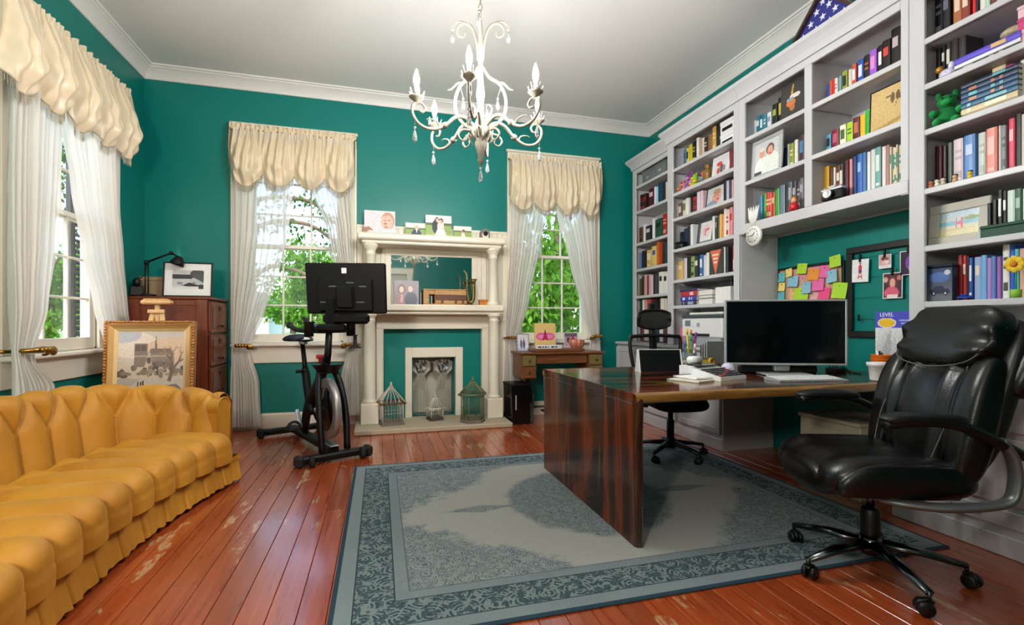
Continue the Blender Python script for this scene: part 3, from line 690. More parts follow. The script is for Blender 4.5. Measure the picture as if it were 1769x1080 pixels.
canvas('photo_canvas', 'square canvas photo of a sleepy baby, at the left end of the mantel top', 'photo canvas', (0.002, 5.42, Z1), 0, .325, .285, ('#dcd6d8', '#e6e0e4'),
       [('e', .12, .16, .16, .2, '#a8735e'), ('e', .2, .1, .1, .14, '#e9dcd0'), ('e', .72, .16, .34, .22, '#d5d8da'), ('e', .76, .62, .22, .33, '#c9917c'), ('e', .73, .56, .2, .28, SK), ('e', .68, .50, .05, .03, '#8a4a40'), ('e', .66, .62, .04, .018, '#8d5a4c'), ('e', .8, .64, .04, .018, '#8d5a4c'), ('e', .70, .36, .07, .03, '#c05a55'), ('e', .55, .06, .06, .06, '#5d5a66')])
gr = [('r', 0, 0, 1, .66, '#8fa85a'), ('r', 0, .58, 1, .68, '#5a6b42'), ('r', 0, 0, 1, .2, '#a9b86c')]
canvas('photo_canvas', 'small canvas photo of a man in navy standing in a field', 'photo canvas', (.385, 5.44, Z1), 0, .22, .175, '#e6e4e0', gr + [('e', .55, .18, .26, .42, '#2d3554'), ('e', .56, .72, .10, .15, SK), ('p', [(.5, .6), (.62, .6), (.56, .35)], '#eeeeee')])
canvas('photo_canvas', 'tall canvas wedding photo of a couple, middle of the mantel top', 'photo canvas', (.64, 5.41, Z1), 0, .29, .27, '#e9e6e2', gr + [('e', .38, .52, .14, .28, '#30303c'), ('p', [(.3, 0), (.85, 0), (.68, .5), (.48, .5)], '#efe6e6'), ('e', .58, .55, .13, .2, '#e9d3cc'), ('e', .44, .82, .08, .1, '#4d382e'), ('e', .45, .79, .06, .08, SK), ('e', .6, .78, .07, .1, '#6a4634'), ('e', .58, .75, .05, .07, SK)])
canvas('photo_canvas', 'small canvas photo of a woman in white among green bushes', 'photo canvas', (.915, 5.44, Z1), 0, .205, .165, '#e6e6e0', gr + [('p', [(.38, 0), (.7, 0), (.6, .5), (.46, .5)], '#eee9e6'), ('e', .53, .62, .08, .14, SK), ('e', .55, .68, .08, .1, '#74513c')])
BC = thing('birdhouse_camera', 'tiny arched grey box with a round black lens on the mantel end', 'ornament', (1.165, 5.42, Z1))
m = MB(); m.prism([(-.05, 0), (.05, 0), (.05, .09)] + arc(0, .09, .05, 0, 180, 10)[1:], -.05, .05); m.build('case', mat('grey_pewter', '#77736c', .4, .6), BC)
m = MB(); m.prism([(-.034, .008), (.034, .008), (.034, .08), (-.034, .08)], -.054, -.049); m.build('face_plate', PALE, BC)
m = MB(); m.lathe([(0, 0), (.026, 0), (.026, .014), (.018, .018), (0, .012)], 18, (0, -.052, .075), Matrix.Rotation(PI / 2, 3, 'X')); m.build('lens', mat('black_gloss', '#0b0b0d', .15), BC)
canvas('photo_canvas', 'canvas portrait of a woman and a man, in front of the mirror', 'photo canvas', (.285, 5.40, Z2), 0, .265, .27, ('#8a7479', '#75646a'),
       [('e', .3, .2, .2, .3, '#a06a68'), ('e', .68, .2, .26, .34, '#34384e'), ('e', .3, .66, .15, .2, '#5d3a36'), ('e', .3, .62, .09, .13, SK), ('e', .66, .74, .09, .08, '#4a3a32'), ('e', .66, .66, .085, .13, SK), ('p', [(.25, .1), (.36, .1), (.34, .45), (.28, .45)], '#d8a6a6')])
# wooden model facade with arches
WT = wood('carved_tan_wood', '#a27546', '#c49a63', 0, 6, .5); WD = wood('carved_dark_wood', '#4b2a1a', '#6b3d24', 0, 6, .45)
MF = thing('carved_wood_box', 'long carved wooden keepsake box with an arched window on lower mantel', 'box', (.70, 5.38, Z2))
MB().box(-.235, .25, -.04, .05, 0, .015, .003).build('plinth', WT, MF)
for x0, x1, hh, mt in ((-.235, -.175, .165, WT), (-.11, .05, .17, WT), (.05, .25, .165, WT)): MB().box(x0, x1, -.035, .045, .015, hh, .004).build('section', mt, MF)
MB().box(-.175, -.11, -.03, .045, .12, .165, .003).build('arch_top', WT, MF)
MB().box(-.105, .245, -.045, -.033, .055, .115, .004).build('dark_band', WD, MF)
for x in (-.03, .12, .2): MB().box(x - .012, x + .012, -.05, -.036, .02, .06, .003).build('latch', WD, MF)
MB().box(-.24, .255, -.042, .05, .165, .178, .004).build('lid', WT, MF)
# small brass saxophone-like figure on a stand
SXM = mat('dull_brass', '#8d7a45', .35, .9, var=.4, scale=30)
SX = thing('brass_horn_figure', 'small brass horn on a stand standing before the mirror', 'figurine', (.965, 5.33, Z2))
MB().lathe([(0, 0), (.05, 0), (.05, .012), (.02, .02), (0, .02)], 18).build('base', SXM, SX)
m = MB(); m.tube(cr([(-.045, 0, .40), (-.055, 0, .385), (-.03, 0, .36), (-.02, 0, .3), (-.015, 0, .15), (0, 0, .05), (.03, 0, .035), (.05, 0, .07), (.055, 0, .15), (.05, 0, .24)], 4), [.004 + .0006 * i for i in range(37)], 10); m.build('body_tube', SXM, SX)
m = MB(); m.lathe([(.024, 0), (.03, .03), (.045, .06), (.042, .058), (.026, .03), (.02, 0)], 16, (.05, 0, .235)); m.build('bell', SXM, SX)
for k in range(5): MB().cyl((-.03, -.02, .13 + k * .04), (-.005, -.02, .13 + k * .04), .009, n=10).build('key', SXM, SX)
MB().cyl((0, 0, .02), (0, 0, .06), .008).build('post', SXM, SX)
OB = thing('wooden_box', 'little orange-brown wooden box at the mantel shelf end', 'box', (1.145, 5.34, Z2))
OBM = wood('honey_wood', '#b06a2a', '#cd8740', 0, 5, .4)
MB().box(-.062, .062, -.04, .04, 0, .05, .004).build('body', OBM, OB); MB().box(-.065, .065, -.042, .042, .051, .068, .004).build('lid', OBM, OB)

# ---- bird cages on the hearth
def cage(label, loc, rotz, w, h, roof_h, sides, bar_m, rim_m, base_m, leaf=False, finial=.04, over=1.2):
    C = thing('bird_cage', label, 'bird cage', loc, rotz, 'bird cages on the hearth')
    def ring(r): return [(r * math.cos(2 * PI * (k + .5) / sides), r * math.sin(2 * PI * (k + .5) / sides)) for k in range(sides)]
    R0 = w / 2 / math.cos(PI / sides) if sides == 4 else w / 2
    def pr(r, z0, z1): m = MB(); m.prism(ring(r), z0, z1, 'z'); return m
    pr(R0 * 1.12, 0, .022).build('base', base_m, C); pr(R0 * 1.04, .022, .034).build('base_tray', base_m, C)
    rr = ring(R0)
    for (x, y) in rr: MB().cyl((x, y, .034), (x, y, h), .0055, n=6).build('corner_post', bar_m, C)
    m = MB(); per = 7
    for k in range(sides):
        a, b = Vector((*rr[k], 0)), Vector((*rr[(k + 1) % sides], 0))
        for i in range(1, per): p = a.lerp(b, i / per); m.cyl((p.x, p.y, .03), (p.x, p.y, h), .0017, n=4)
        for z in (.034 + (h - .034) * .45,): m.cyl((a.x, a.y, z), (b.x, b.y, z), .002, n=4)
    tag(m.build('wire_bars', bar_m, C), kind='stuff')
    rim = ring(R0 * over); m = MB(); m.tube([(x, y, h) for x, y in rim], .008, 6, closed=True); m.build('rim', rim_m, C)
    m = MB()
    for k in range(sides * 5):
        i = k // 5; f = (k % 5) / 5; a = Vector((*rim[i], 0)).lerp(Vector((*rim[(i + 1) % sides], 0)), f)
        pts = [(a.x, a.y, h), (a.x * .72, a.y * .72, h + roof_h * .33), (a.x * .36, a.y * .36, h + roof_h * .66), (a.x * .06, a.y * .06, h + roof_h)]
        m.tube(pts, .0035, 5)
    tag(m.build('roof_wires', bar_m, C), kind='stuff')
    MB().lathe([(.022, 0), (.012, .012), (.008, .02), (.014, .03), (.004, .042), (0, .05)], 12, (0, 0, h + roof_h - .004)).build('finial', bar_m, C)
    if leaf:
        rl = random.Random(5); lm = None
        for k in range(sides * 6):
            i = k // 6; f = (k % 6) / 6; a = Vector((*rim[i], 0)).lerp(Vector((*rim[(i + 1) % sides], 0)), f)
            if lm is None:
                q = MB(); q.tube([(0, 0, 0), (0, .004, .016), (0, .0, .032)], [(.001, .001), (.011, .003), (.001, .001)], 6, flat=(1, 0, 0)); lm = q.build('scroll_leaf', rim_m, C, (a.x, a.y, h - .02), (rl.uniform(-.5, .5), rl.uniform(-.5, .5), rl.uniform(0, 6)))
            else: share('scroll_leaf', lm, C, (a.x, a.y, h - .02 + rl.uniform(-.008, .008)), (rl.uniform(-.6, .6), rl.uniform(-.6, .6), rl.uniform(0, 6)))
    for s0 in (.09, .22): pass
    return C
CW = mat('chippy_white_metal', '#cfc8ba', .6, var=.25, scale=40); RUST = mat('rusty_copper', '#8a5438', .6, .3, var=.4, scale=40); VERD = mat('verdigris_metal', '#7d8a66', .6, .3, var=.4, scale=30)
GRB = mat('weathered_grey_wood', '#7c7264', .8, var=.3, scale=20)
cage('white wire bird cage with rusty leaf rim, at the hearth end near the bike', (.115, 5.215, .05), .18, .21, .23, .17, 4, CW, RUST, GRB, True)
cage('tall green-grey bird cage with peaked roof, at the far hearth end', (.965, 5.10, .05), .55, .25, .30, .15, 6, VERD, VERD, GRB, True, over=1.18)
cage('little white wire bird cage in the middle of the hearth', (.585, 5.31, .05), .3, .13, .13, .13, 4, CW, mat('white_scroll_metal', '#d8d4cc', .5), mat('dark_wire', '#4c463f', .6), True)
# ---- two white wire figures in the firebox
def wire_figure(label, loc):
    C = thing('wire_topiary', label, 'wire ornament', loc, 0, 'wire figures in the firebox')
    m = MB()
    for k in range(16):
        a = 2 * PI * k / 16; ca, sa = math.cos(a), math.sin(a)
        m.tube([(.10 * ca, .075 * sa, 0), (.092 * ca, .07 * sa, .2), (.06 * ca, .05 * sa, .38), (.03 * ca, .03 * sa, .47)], .0022, 4)
    for z, r in ((.01, .10), (.14, .096), (.27, .083), (.40, .055)): m.tube([(r * math.cos(2 * PI * k / 16), r * .75 * math.sin(2 * PI * k / 16), z) for k in range(16)], .0022, 4, closed=True)
    tag(m.build('wire_skirt', mat('grey_white_wire', '#b9b2a6', .5), C), kind='stuff')
    rl = random.Random(8); lm = None
    for k in range(16):
        a = rl.uniform(0, 6.28); p = (.04 * math.cos(a), .04 * math.sin(a) - .01, .49 + rl.uniform(0, .11)); rot = (rl.uniform(-1, 1), rl.uniform(-1, 1), rl.uniform(0, 6))
        if lm is None:
            q = MB(); q.tube([(0, 0, 0), (0, .006, .03), (0, 0, .06)], [(.002, .002), (.02, .003), (.003, .001)], 7, flat=(1, 0, 0)); lm = q.build('petal', mat('white_silk', '#e8eaf0', .6), C, p, rot)
        else: share('petal', lm, C, p, rot)
    for sx in (-1, 1):
        q = MB(); q.tube([(sx * .03, 0, .45), (sx * .085, .0, .52), (sx * .09, .0, .6), (sx * .05, 0, .63)], [(.002, .002), (.03, .004), (.028, .004), (.004, .002)], 7, flat=(1, 0, 0)); q.build('wing', mat('pale_gauze', '#c9c2b8', .8), C)
wire_figure('white wire figure with petal top, on the bike side of the firebox', (.465, 5.70, .0505)); wire_figure('white wire figure with petal top, on the bookcase side of the firebox', (.725, 5.70, .0505))
# ================================================================ CURVED TUFTED SOFA
VELV = mat('gold_velvet', '#d49a30', 0.6, scale=4.5, sheen=0.45, bump=0.45, bscale=32, col2='#a0640c', stretch=(1, 1, .55))
SC = (2.77, 2.50); R0 = 3.95
SOFA = thing('sofa', 'curved gold velvet tufted sofa with pleated skirt', 'sofa', (0, 0, 0))
def SP(s, t, z):            # s along the front edge, t depth toward the back
    ph = s / R0; rho = R0 + t
    return Vector((SC[0] - rho * math.cos(ph), SC[1] + rho * math.sin(ph), z))
def groove(d, w): k = min(1.0, abs(d) / w); return 1 - (1 - k) ** 2
def tuft(a, h, hb=.52, ht=.93):
    """0 at the seams, 1 on the puffs; a in pitches, h 0..1 along the profile; buttons at integer a, h=hb"""
    fa = a - math.floor(a + .5)               # distance to nearest integer
    fh = abs(fa) - .5                         # distance to nearest half-integer
    if h <= hb: g = groove(fa, .48)
    elif h >= ht: g = groove(fh, .48)
    else:
        k = (h - hb) / (ht - hb); line = .5 * k
        d = abs(fa) - line; g = groove(d, .42)
    bd = math.hypot(fa, (h - hb) * 2.2); g *= groove(bd, .26) * .5 + .5
    return g ** .62
# --- inner path of back and arms in (s,t)
SL, TB, CRN = 1.18, .66, .36
path = []
for i in range(13): path.append((-SL, .07 + (TB - CRN - .07) * i / 12))
for i in range(1, 16): a = PI - (PI / 2) * i / 15; path.append((-SL + CRN + CRN * math.cos(a), TB - CRN + CRN * math.sin(a)))
for i in range(1, 60): path.append((-SL + CRN + (2 * SL - 2 * CRN) * i / 59, TB))
for i in range(1, 16): a = PI / 2 - (PI / 2) * i / 15; path.append((SL - CRN + CRN * math.cos(a), TB - CRN + CRN * math.sin(a)))
for i in range(1, 13): path.append((SL, TB - CRN - (TB - CRN - .07) * i / 12))
P3 = [SP(s, t, 0) for s, t in path]
cum = [0]
for a, b in zip(P3, P3[1:]): cum.append(cum[-1] + (b - a).length)
LT = cum[-1]
def on_path(q):
    d = q * LT; i = 0
    lo, hi = 0, len(cum) - 2
    while lo < hi:
        mid = (lo + hi + 1) // 2
        if cum[mid] <= d: lo = mid
        else: hi = mid - 1
    i = lo; k = (d - cum[i]) / max(1e-9, cum[i + 1] - cum[i])
    p = P3[i].lerp(P3[i + 1], k)
    j = min(max(i, 1), len(P3) - 2); tg = (P3[min(i + 2, len(P3) - 1)] - P3[max(i - 1, 0)]).normalized()
    nrm = Vector((-tg.y, tg.x, 0))            # outward (left of travel = away from the seat)
    return p, nrm
test_p, test_n = on_path(.5)
NS = 1.0 if test_n.x < 0 else -1.0
npuff = round(LT / .205)
def htop(q):                                   # arms slope down to the front
    e = min(q, 1 - q) * LT
    return .585 + .115 * min(1, max(0, e) / .75) ** .8
def back_fn(u, v):
    q = u; p, n = on_path(q); n = n * NS; H = htop(q); rr = .058
    # profile: up the inner face, over the roll, down the outer face
    L1 = H - rr - .25; L2 = PI * rr; L3 = H - rr - .10; T = L1 + L2 + L3; d = v * T
    if d < L1: f = d / L1; off, z = .005 + .055 * f, .25 + d; nx, nz = -1.0, .12
    elif d < L1 + L2: a = (d - L1) / rr; off, z = .06 + rr - rr * math.cos(a), H - rr + rr * math.sin(a); nx, nz = -math.cos(a), math.sin(a)
    else: off, z = .06 + 2 * rr, H - rr - (d - L1 - L2); nx, nz = 1.0, 0
    hh = d / (L1 + L2 * .62)
    if hh < 1.0: k = tuft(u * npuff, min(1, hh)); amp = .056 * (1 if hh < .85 else (1 - hh) / .15 * .7 + .3); disp = amp * k - .006
    elif d < L1 + L2: k = groove((u * npuff) - math.floor(u * npuff) - .5, .45) ** .6; disp = .0126 * k * max(0, 1 - (hh - 1) * 2.5) - .004
    else: disp = 0
    pp = p + n * (off + nx * disp) + Vector((0, 0, z - 0 + nz * disp)); return (pp.x, pp.y, z + nz * disp)
MB().surf(back_fn, npuff * 22, 54).build('back_and_arms', VELV, SOFA)
# buttons
bt = None
for k in range(1, npuff):
    u = k / npuff; H = htop(u); vv = .52 * (H - .058 - .25 + PI * .058 * .62) / ((H - .058 - .25) + PI * .058 + (H - .058 - .10))
    p = Vector(back_fn(u, vv)); pb, n = on_path(u); n = n * NS; p = p - n * .006
    if bt is None: bt = MB().ball((0, 0, 0), (.010, .010, .010), 10, 6).build('button', VELV, SOFA, p)
    else: share('button', bt, SOFA, p)
# arm front facings with the rolled top
for sg in (-1, 1):
    q = 0.0 if sg < 0 else 1.0; p, n = on_path(q); n = n * NS; fwd = (SP(sg * SL, 0, 0) - SP(sg * SL, .5, 0)).normalized(); H = htop(q)
    m = MB(); prof = [(.0, .16), (.0, H - .09)] + [(.06 + .07 * math.cos(math.radians(a)), H - .055 + .062 * math.sin(math.radians(a))) for a in range(200, -31, -15)] + [(.125, H - .11), (.125, .16)]
    vs = [p + n * a + Vector((0, 0, z)) + fwd * f for f in (-.06, .012) for a, z in prof]; N = len(prof)
    m.add(vs, [tuple(range(N)), tuple(range(N, 2 * N))] + [(i, (i + 1) % N, N + (i + 1) % N, N + i) for i in range(N)]); m.build('arm_facing', VELV, SOFA)
    m = MB(); m.tube([p + n * a + Vector((0, 0, z)) + fwd * .014 for a, z in prof], .006, 6); m.build('piping', VELV, SOFA)
# seat: tufted deck rolling over a bull-nose front
npS = 12; S0, S1 = -SL - .02, SL + .02
def seat_fn(u, v):
    s = S0 + (S1 - S0) * u
    e = min(1.0, min(u, 1 - u) * 14) ** .5
    zt = .318 + .012 * e
    Lt, rr, Lf = .56, .062, .085                     # top run, front radius, front drop
    T = Lt + rr * PI / 2 + Lf; d = (1 - v) * T      # v=0 at the front bottom, 1 at the back
    d = v * T
    if d < Lf: t, z, nt, nz = .0, .163 + d, -.55, 0
    elif d < Lf + rr * PI / 2: a = (d - Lf) / rr; t, z, nt, nz = rr - rr * math.cos(a), .163 + Lf + rr * math.sin(a), -math.cos(a) * (.55 + .45 * math.sin(a)), math.sin(a)
    else: t = rr + (d - Lf - rr * PI / 2); z = .163 + Lf + rr; nt, nz = 0, 1
    h = d / T; k = tuft(u * npS + .0, h, .62, .97)
    dsp = .060 * k * (1 if h < .9 else max(.25, (1 - h) / .1)) + (.010 if h < .1 else 0)
    z += (zt - .318) - .025 * max(0, (t - .3) / .36)
    q = SP(s, t - .02 + nt * dsp, z + nz * dsp); return (q.x, q.y, q.z)
MB().surf(seat_fn, npS * 24, 56).build('seat_cushion', VELV, SOFA)
bt2 = None
for k in range(1, npS):
    p = Vector(seat_fn(k / npS, .62)) + Vector((0, 0, .004))
    if bt2 is None: bt2 = share('button', bt, SOFA, p)
    else: share('button', bt, SOFA, p)
# front rail under the cushion, then the box-pleated skirt
m = MB(); m.surf(lambda u, v: SP(-SL - .12 + (2 * SL + .24) * u, -.026, .158 + .03 * v), 60, 1); m.build('front_rail', VELV, SOFA)
def skirt(name, pts_fn, n, z0, z1, L):
    m = MB()
    def fn(u, v):
        f = u * n; k = f - math.floor(f); gap = math.exp(-((min(k, 1 - k)) / .03) ** 2)
        lean = .018 + .030 * (1 - v) ** 1.2; w = .005 * math.sin(2 * PI * k + 1.1) * (1 - v) + .0025 * math.sin(2 * PI * 3.1 * f) * (1 - v)
        p, nn = pts_fn(u); p = p + nn * (lean + w - .026 * gap * (1 - v * .5)); zz = z0 + (z1 - z0) * v - .004 * math.sin(2 * PI * 2.3 * f) * (1 - v)
        return (p.x, p.y, zz)
    m.surf(fn, n * 26, 10); return m.build(name, VELV, SOFA)
def fr(u):
    s = -SL - .11 + (2 * SL + .22) * u; p = SP(s, 0, 0); return p, (SP(s, -1, 0) - p).normalized()
skirt('skirt', fr, 13, .028, .175, 0)
for sg in (-1, 1):
    def sd(u, sg=sg):
        t = .80 * u; p = SP(sg * (SL + .11), t, 0); return p, (SP(sg * (SL + 1), t, 0) - SP(sg * SL, t, 0)).normalized()
    skirt('skirt', sd, 4, .028, .185, 0)
MB().surf(lambda u, v: SP(-SL - .1 + (2 * SL + .2) * u, .02 + .74 * v, .16), 40, 4).build('deck', mat('dark_dust_cover', '#2a2119', .9), SOFA)
for s, t in ((-1.1, .08), (1.1, .08), (-1.1, .7), (1.1, .7), (0, .08), (0, .7)):
    p = SP(s, t, 0); MB().cyl((p.x, p.y, 0), (p.x, p.y, .165), .018, .024, 10).build('foot', mat('dark_walnut_foot', '#2d1a10', .4), SOFA)
# ================================================================ EXERCISE BIKE  (local +y = forward, toward the screen end)
BK = mat('bike_black', '#070708', 0.45, var=.2, spec=.3); BKG = mat('bike_black_gloss', '#050506', 0.2); BKR = mat('bike_rubber', '#0b0b0b', .75)
SIL = mat('bike_silver', '#b7b9bc', .28, .9); REDP = mat('red_plastic', '#c4271d', .35); DISC = mat('flywheel_rim_grey', '#a39c96', .38, .6, var=.2)
bx, by = -.536, 4.516
dirv = Vector((.41, -.91)).normalized(); bang = math.atan2(-dirv.x, dirv.y)
B = thing('exercise_bike', 'black spin bike with large rotating screen, in front of the window', 'exercise bike', (bx, by, 0), bang)
def tb(name, pts, r, m=BK, n=10, par=None): q = MB(); q.tube(pts, r, n); return q.build(name, m, par or B)
def bbx(name, x0, x1, y0, y1, z0, z1, b=.01, m=BK, par=None, R=None): return MB().box(x0, x1, y0, y1, z0, z1, b, R).build(name, m, par or B)
for y, nm in ((-.78, 'rear_stabiliser'), (.46, 'front_stabiliser')):
    o = bbx(nm, -.27, .27, y - .04, y + .04, .02, .075, .014)
    for sx in (-1, 1): bbx('end_cap', sx * .275 - .03, sx * .275 + .03, y - .05, y + .05, .0, .085, .016, BKR, o)
for sx in (-1, 1):
    q = MB(); q.cyl((sx * .20 - .012, .53, .045), (sx * .20 + .012, .53, .045), .045, n=18); q.build('transport_wheel', BKR, B)
q = MB(); q.bar((0, -.76, .07), (0, .44, .085), .09, .055, .012); q.build('base_rail', BK, B)
q = MB(); q.bar((0, .18, .118), (0, .46, .118), .07, .012, .004); q.build('silver_plate', SIL, B)
# fork around the flywheel
for sx in (-1, 1):
    q = MB(); q.tube(cr([(sx * .10, .46, .085), (sx * .105, .42, .35), (sx * .09, .33, .60), (sx * .05, .26, .74)], 4), [(.026, .036)] * 13, 10, flat=(1, 0, 0)); q.build('fork_leg', BK, B)
q = MB(); Rw = Matrix.Rotation(PI / 2, 3, 'Y')
FWC = (0, .30, .40)
q.lathe([(.212, -.024), (.245, -.026), (.252, -.018), (.252, .018), (.245, .026), (.212, .024)], 44, FWC, Rw); q.build('flywheel_rim', DISC, B)
q = MB(); q.lathe([(0, -.050), (.07, -.052), (.10, -.034), (.215, -.020), (.215, .020), (.10, .034), (.07, .052), (0, .050)], 40, FWC, Rw); q.build('flywheel_web', BKG, B)
q = MB(); q.cyl((-.11, .30, .40), (.11, .30, .40), .018, n=12); q.build('axle', SIL, B)
# main frame, drive cover
q = MB(); q.tube(cr([(0, -.34, .12), (0, -.22, .36), (0, -.02, .52), (0, .18, .70), (0, .26, .80)], 5), [(.035, .055)] * 21, 12, flat=(1, 0, 0)); q.build('main_frame', BK, B)
q = MB(); q.tube(cr([(0, -.12, .30), (0, -.24, .50), (0, -.30, .66)], 4), [(.036, .045)] * 9, 12, flat=(1, 0, 0)); q.build('seat_tube', BK, B)
q = MB(); q.lathe([(0, -.055), (.12, -.055), (.155, -.035), (.16, 0), (.155, .035), (.12, .055), (0, .055)], 36, (-.075, -.05, .36), Rw); q.build('drive_cover', BKG, B)
q = MB(); q.lathe([(.075, -.064), (.12, -.060), (.12, -.054), (.075, -.054)], 36, (-.078, -.05, .36), Rw); q.build('cover_ring', DISC, B)
q = MB(); q.bar((-.06, -.02, .40), (-.06, .30, .40), .03, .16, .014); q.build('belt_guard', BKG, B)
for sx, ang in ((-1, 2.2), (1, 2.2 + PI)):
    c = Vector((sx * .145, -.05, .36)); e = c + Vector((0, .17 * math.cos(ang), .17 * math.sin(ang)))
    q = MB(); q.bar(c, e, .022, .032, .006, up=(1, 0, 0)); co = q.build('crank_arm', SIL, B)
    q = MB(); q.box(-.05, .05, -.05, .05, -.012, .012, .008); q.build('pedal', BKR, B, e + Vector((sx * .065, 0, 0)))
    q = MB(); q.tube([e + Vector((sx * .065 + .05 * math.cos(a), .045, .012 + .05 * math.sin(a))) for a in [PI * k / 8 for k in range(9)]], (.012), 6); q.build('toe_cage', BKR, B)
# seat post, saddle
q = MB(); q.cyl((0, -.29, .62), (0, -.40, .92), .021, n=12); q.build('seat_post', BK, B)
q = MB(); q.cyl((0, -.298, .64), (0, -.318, .70), .030, n=12); q.build('post_collar', BK, B)
q = MB(); q.cyl((.03, -.30, .665), (.085, -.30, .665), .016, n=10); q.build('post_knob', BKR, B)
q = MB(); q.bar((0, -.47, .925), (0, -.30, .925), .035, .03, .006); q.build('saddle_slider', SIL, B)
def sad(u, v):
    y = -.54 + .27 * u; w = .115 * (1 - u) ** .8 + .028; a = PI * v
    drop = .018 * (math.sin(PI * u)); return (w * math.cos(a), y, .95 + .055 * math.sin(a) * (1 - .45 * u) - drop + .01 * u)
q = MB(); q.surf(sad, 16, 14); so = q.build('saddle', BKR, B)
q = MB(); q.prism([(x, y) for x, y in [(.13, -.54), (.115, -.45), (.05, -.33), (.028, -.27), (-.028, -.27), (-.05, -.33), (-.115, -.45), (-.13, -.54)]], .938, .952, 'z'); q.build('saddle_base', BK, so)
# resistance knob, bottle tray, handlebar post
q = MB(); q.lathe([(0, 0), (.012, 0), (.012, .04), (.03, .045), (.034, .06), (.03, .075), (0, .078)], 16, (0, .10, .76)); q.build('resistance_knob', REDP, B)
q = MB(); q.tube([(0, .25, .74), (0, .30, .86), (0, .33, 1.06)], [(.032, .04), (.028, .034), (.026, .03)], 12, flat=(1, 0, 0)); q.build('handlebar_post', BK, B)
def tray(u, v):
    a = PI * (u - .5) * 1.1; rr = .06 + .035 * v; return (rr * 1.35 * math.sin(a), .30 + .13 * math.cos(a) * (.5 + .5 * v) , .70 + .07 * v)
q = MB(); q.surf(tray, 20, 5); q.box(-.07, .07, .28, .37, .695, .71, .005); q.build('bottle_tray', BK, B)
# handlebars
q = MB(); q.tube(cr([(-.20, -.02, 1.085), (-.22, .08, 1.075), (-.20, .20, 1.05), (-.08, .29, 1.045), (.08, .29, 1.045), (.20, .20, 1.05), (.22, .08, 1.075), (.20, -.02, 1.085)], 5), .020, 10); q.build('handlebar', BKR, B)
for sx in (-1, 1):
    q = MB(); q.tube(cr([(sx * .10, .29, 1.05), (sx * .12, .20, 1.10), (sx * .11, .06, 1.14), (sx * .10, -.02, 1.15)], 4), .019, 10); q.build('grip', BKR, B)
    q = MB(); q.ball((sx * .21, -.03, 1.09), (.026, .05, .03), 10, 6); q.build('grip_end', BKR, B)
q = MB(); q.box(-.12, .12, .22, .40, 1.035, 1.10, .02); q.build('console_base', BK, B)
for sx in (-1, 1):
    q = MB(); q.lathe([(.036, 0), (.036, .10), (.044, .115), (.044, .12), (0, .12)], 16, (sx * .17, .36, 1.00)); q.build('dumbbell_holder', BK, B)
q = MB(); q.lathe([(.05, 0), (.05, .008), (.016, .02), (.014, .10), (.03, .11)], 14, (-.19, .40, .90)); q.build('hook_stand', BKR, B)
q = MB(); q.bar((0, .35, 1.08), (0, .37, 1.32), .07, .035, .01); q.build('screen_post', BK, B)
# screen: faces the rider (local -y), tilted; the back is toward the camera
S = thing('bike_screen_mount', None, None); S.parent = B; S.location = (-.12, .40, 1.395); S.rotation_euler = (math.radians(8), 0, -bang + math.radians(-12)); S.name = 'screen'
def sb(name, x0, x1, y0, y1, z0, z1, b, m): return MB().box(x0, x1, y0, y1, z0, z1, b).build(name, m, S)
# in the screen frame: +y is the viewing side (away from camera), -y the back
sb('shell', -.325, .325, -.02, .016, -.21, .21, .012, BK); sb('glass', -.318, .318, .0165, .019, -.203, .203, .001, BKG)
sb('back_bulge', -.22, .22, -.048, -.02, -.19, .09, .02, BK); sb('pivot_box', -.07, .07, -.085, -.048, -.16, .03, .015, BK)
sb('badge', -.032, .008, -.0215, -.019, .125, .170, .001, mat('white_plastic', '#e8e8e8', .4))
for x, z, w in ((-.17, -.11, .07), (.0, -.06, .06), (.12, -.11, .06), (-.1, .02, .06), (.04, .05, .06), (.14, .02, .06)): sb('vent_slot', x - w / 2, x + w / 2, -.0505, -.048, z - .005, z + .005, .001, mat('vent_grey', '#5c5f63', .5))
sb('speaker_bar', -.19, .19, -.075, -.02, -.29, -.20, .03, BK)
# ================================================================ LEFT CORNER: file cabinet, easel, painting
CHERRY = wood('cherry_cabinet', '#5f2a18', '#7d3d22', 2, 4, .32, coat=.3, stretch=9)
CB = thing('file_cabinet', 'dark cherry four-drawer wooden file cabinet in the corner', 'cabinet', (-1.84, 5.285, 0))
def cbx(nm, x0, x1, y0, y1, z0, z1, b=.005, m=CHERRY, par=None): return MB().box(x0, x1, y0, y1, z0, z1, b).build(nm, m, par or CB)
cbx('body', -.33, .305, -.255, .255, .06, 1.325); cbx('top', -.335, .338, -.265, .258, 1.325, 1.352, .008); cbx('plinth', -.325, .31, -.25, .25, 0, .06)
for z0, z1 in ((.12, .66), (.70, 1.27)):
    cbx('panel_rail', -.2395, .2195, -.262, -.255, z1, z1 + (.05 if z1 > 1 else .04)); cbx('side_panel', -.23, .21, -.259, -.254, z0, z1, .003)
cbx('panel_stile', -.33, -.24, -.262, -.255, .06, 1.325); cbx('panel_stile', .22, .305, -.262, -.255, .06, 1.325); cbx('panel_rail', -.24, .22, -.262, -.255, .06, .12)
BRS = mat('dark_brass_pull', '#5a4630', .35, .9)
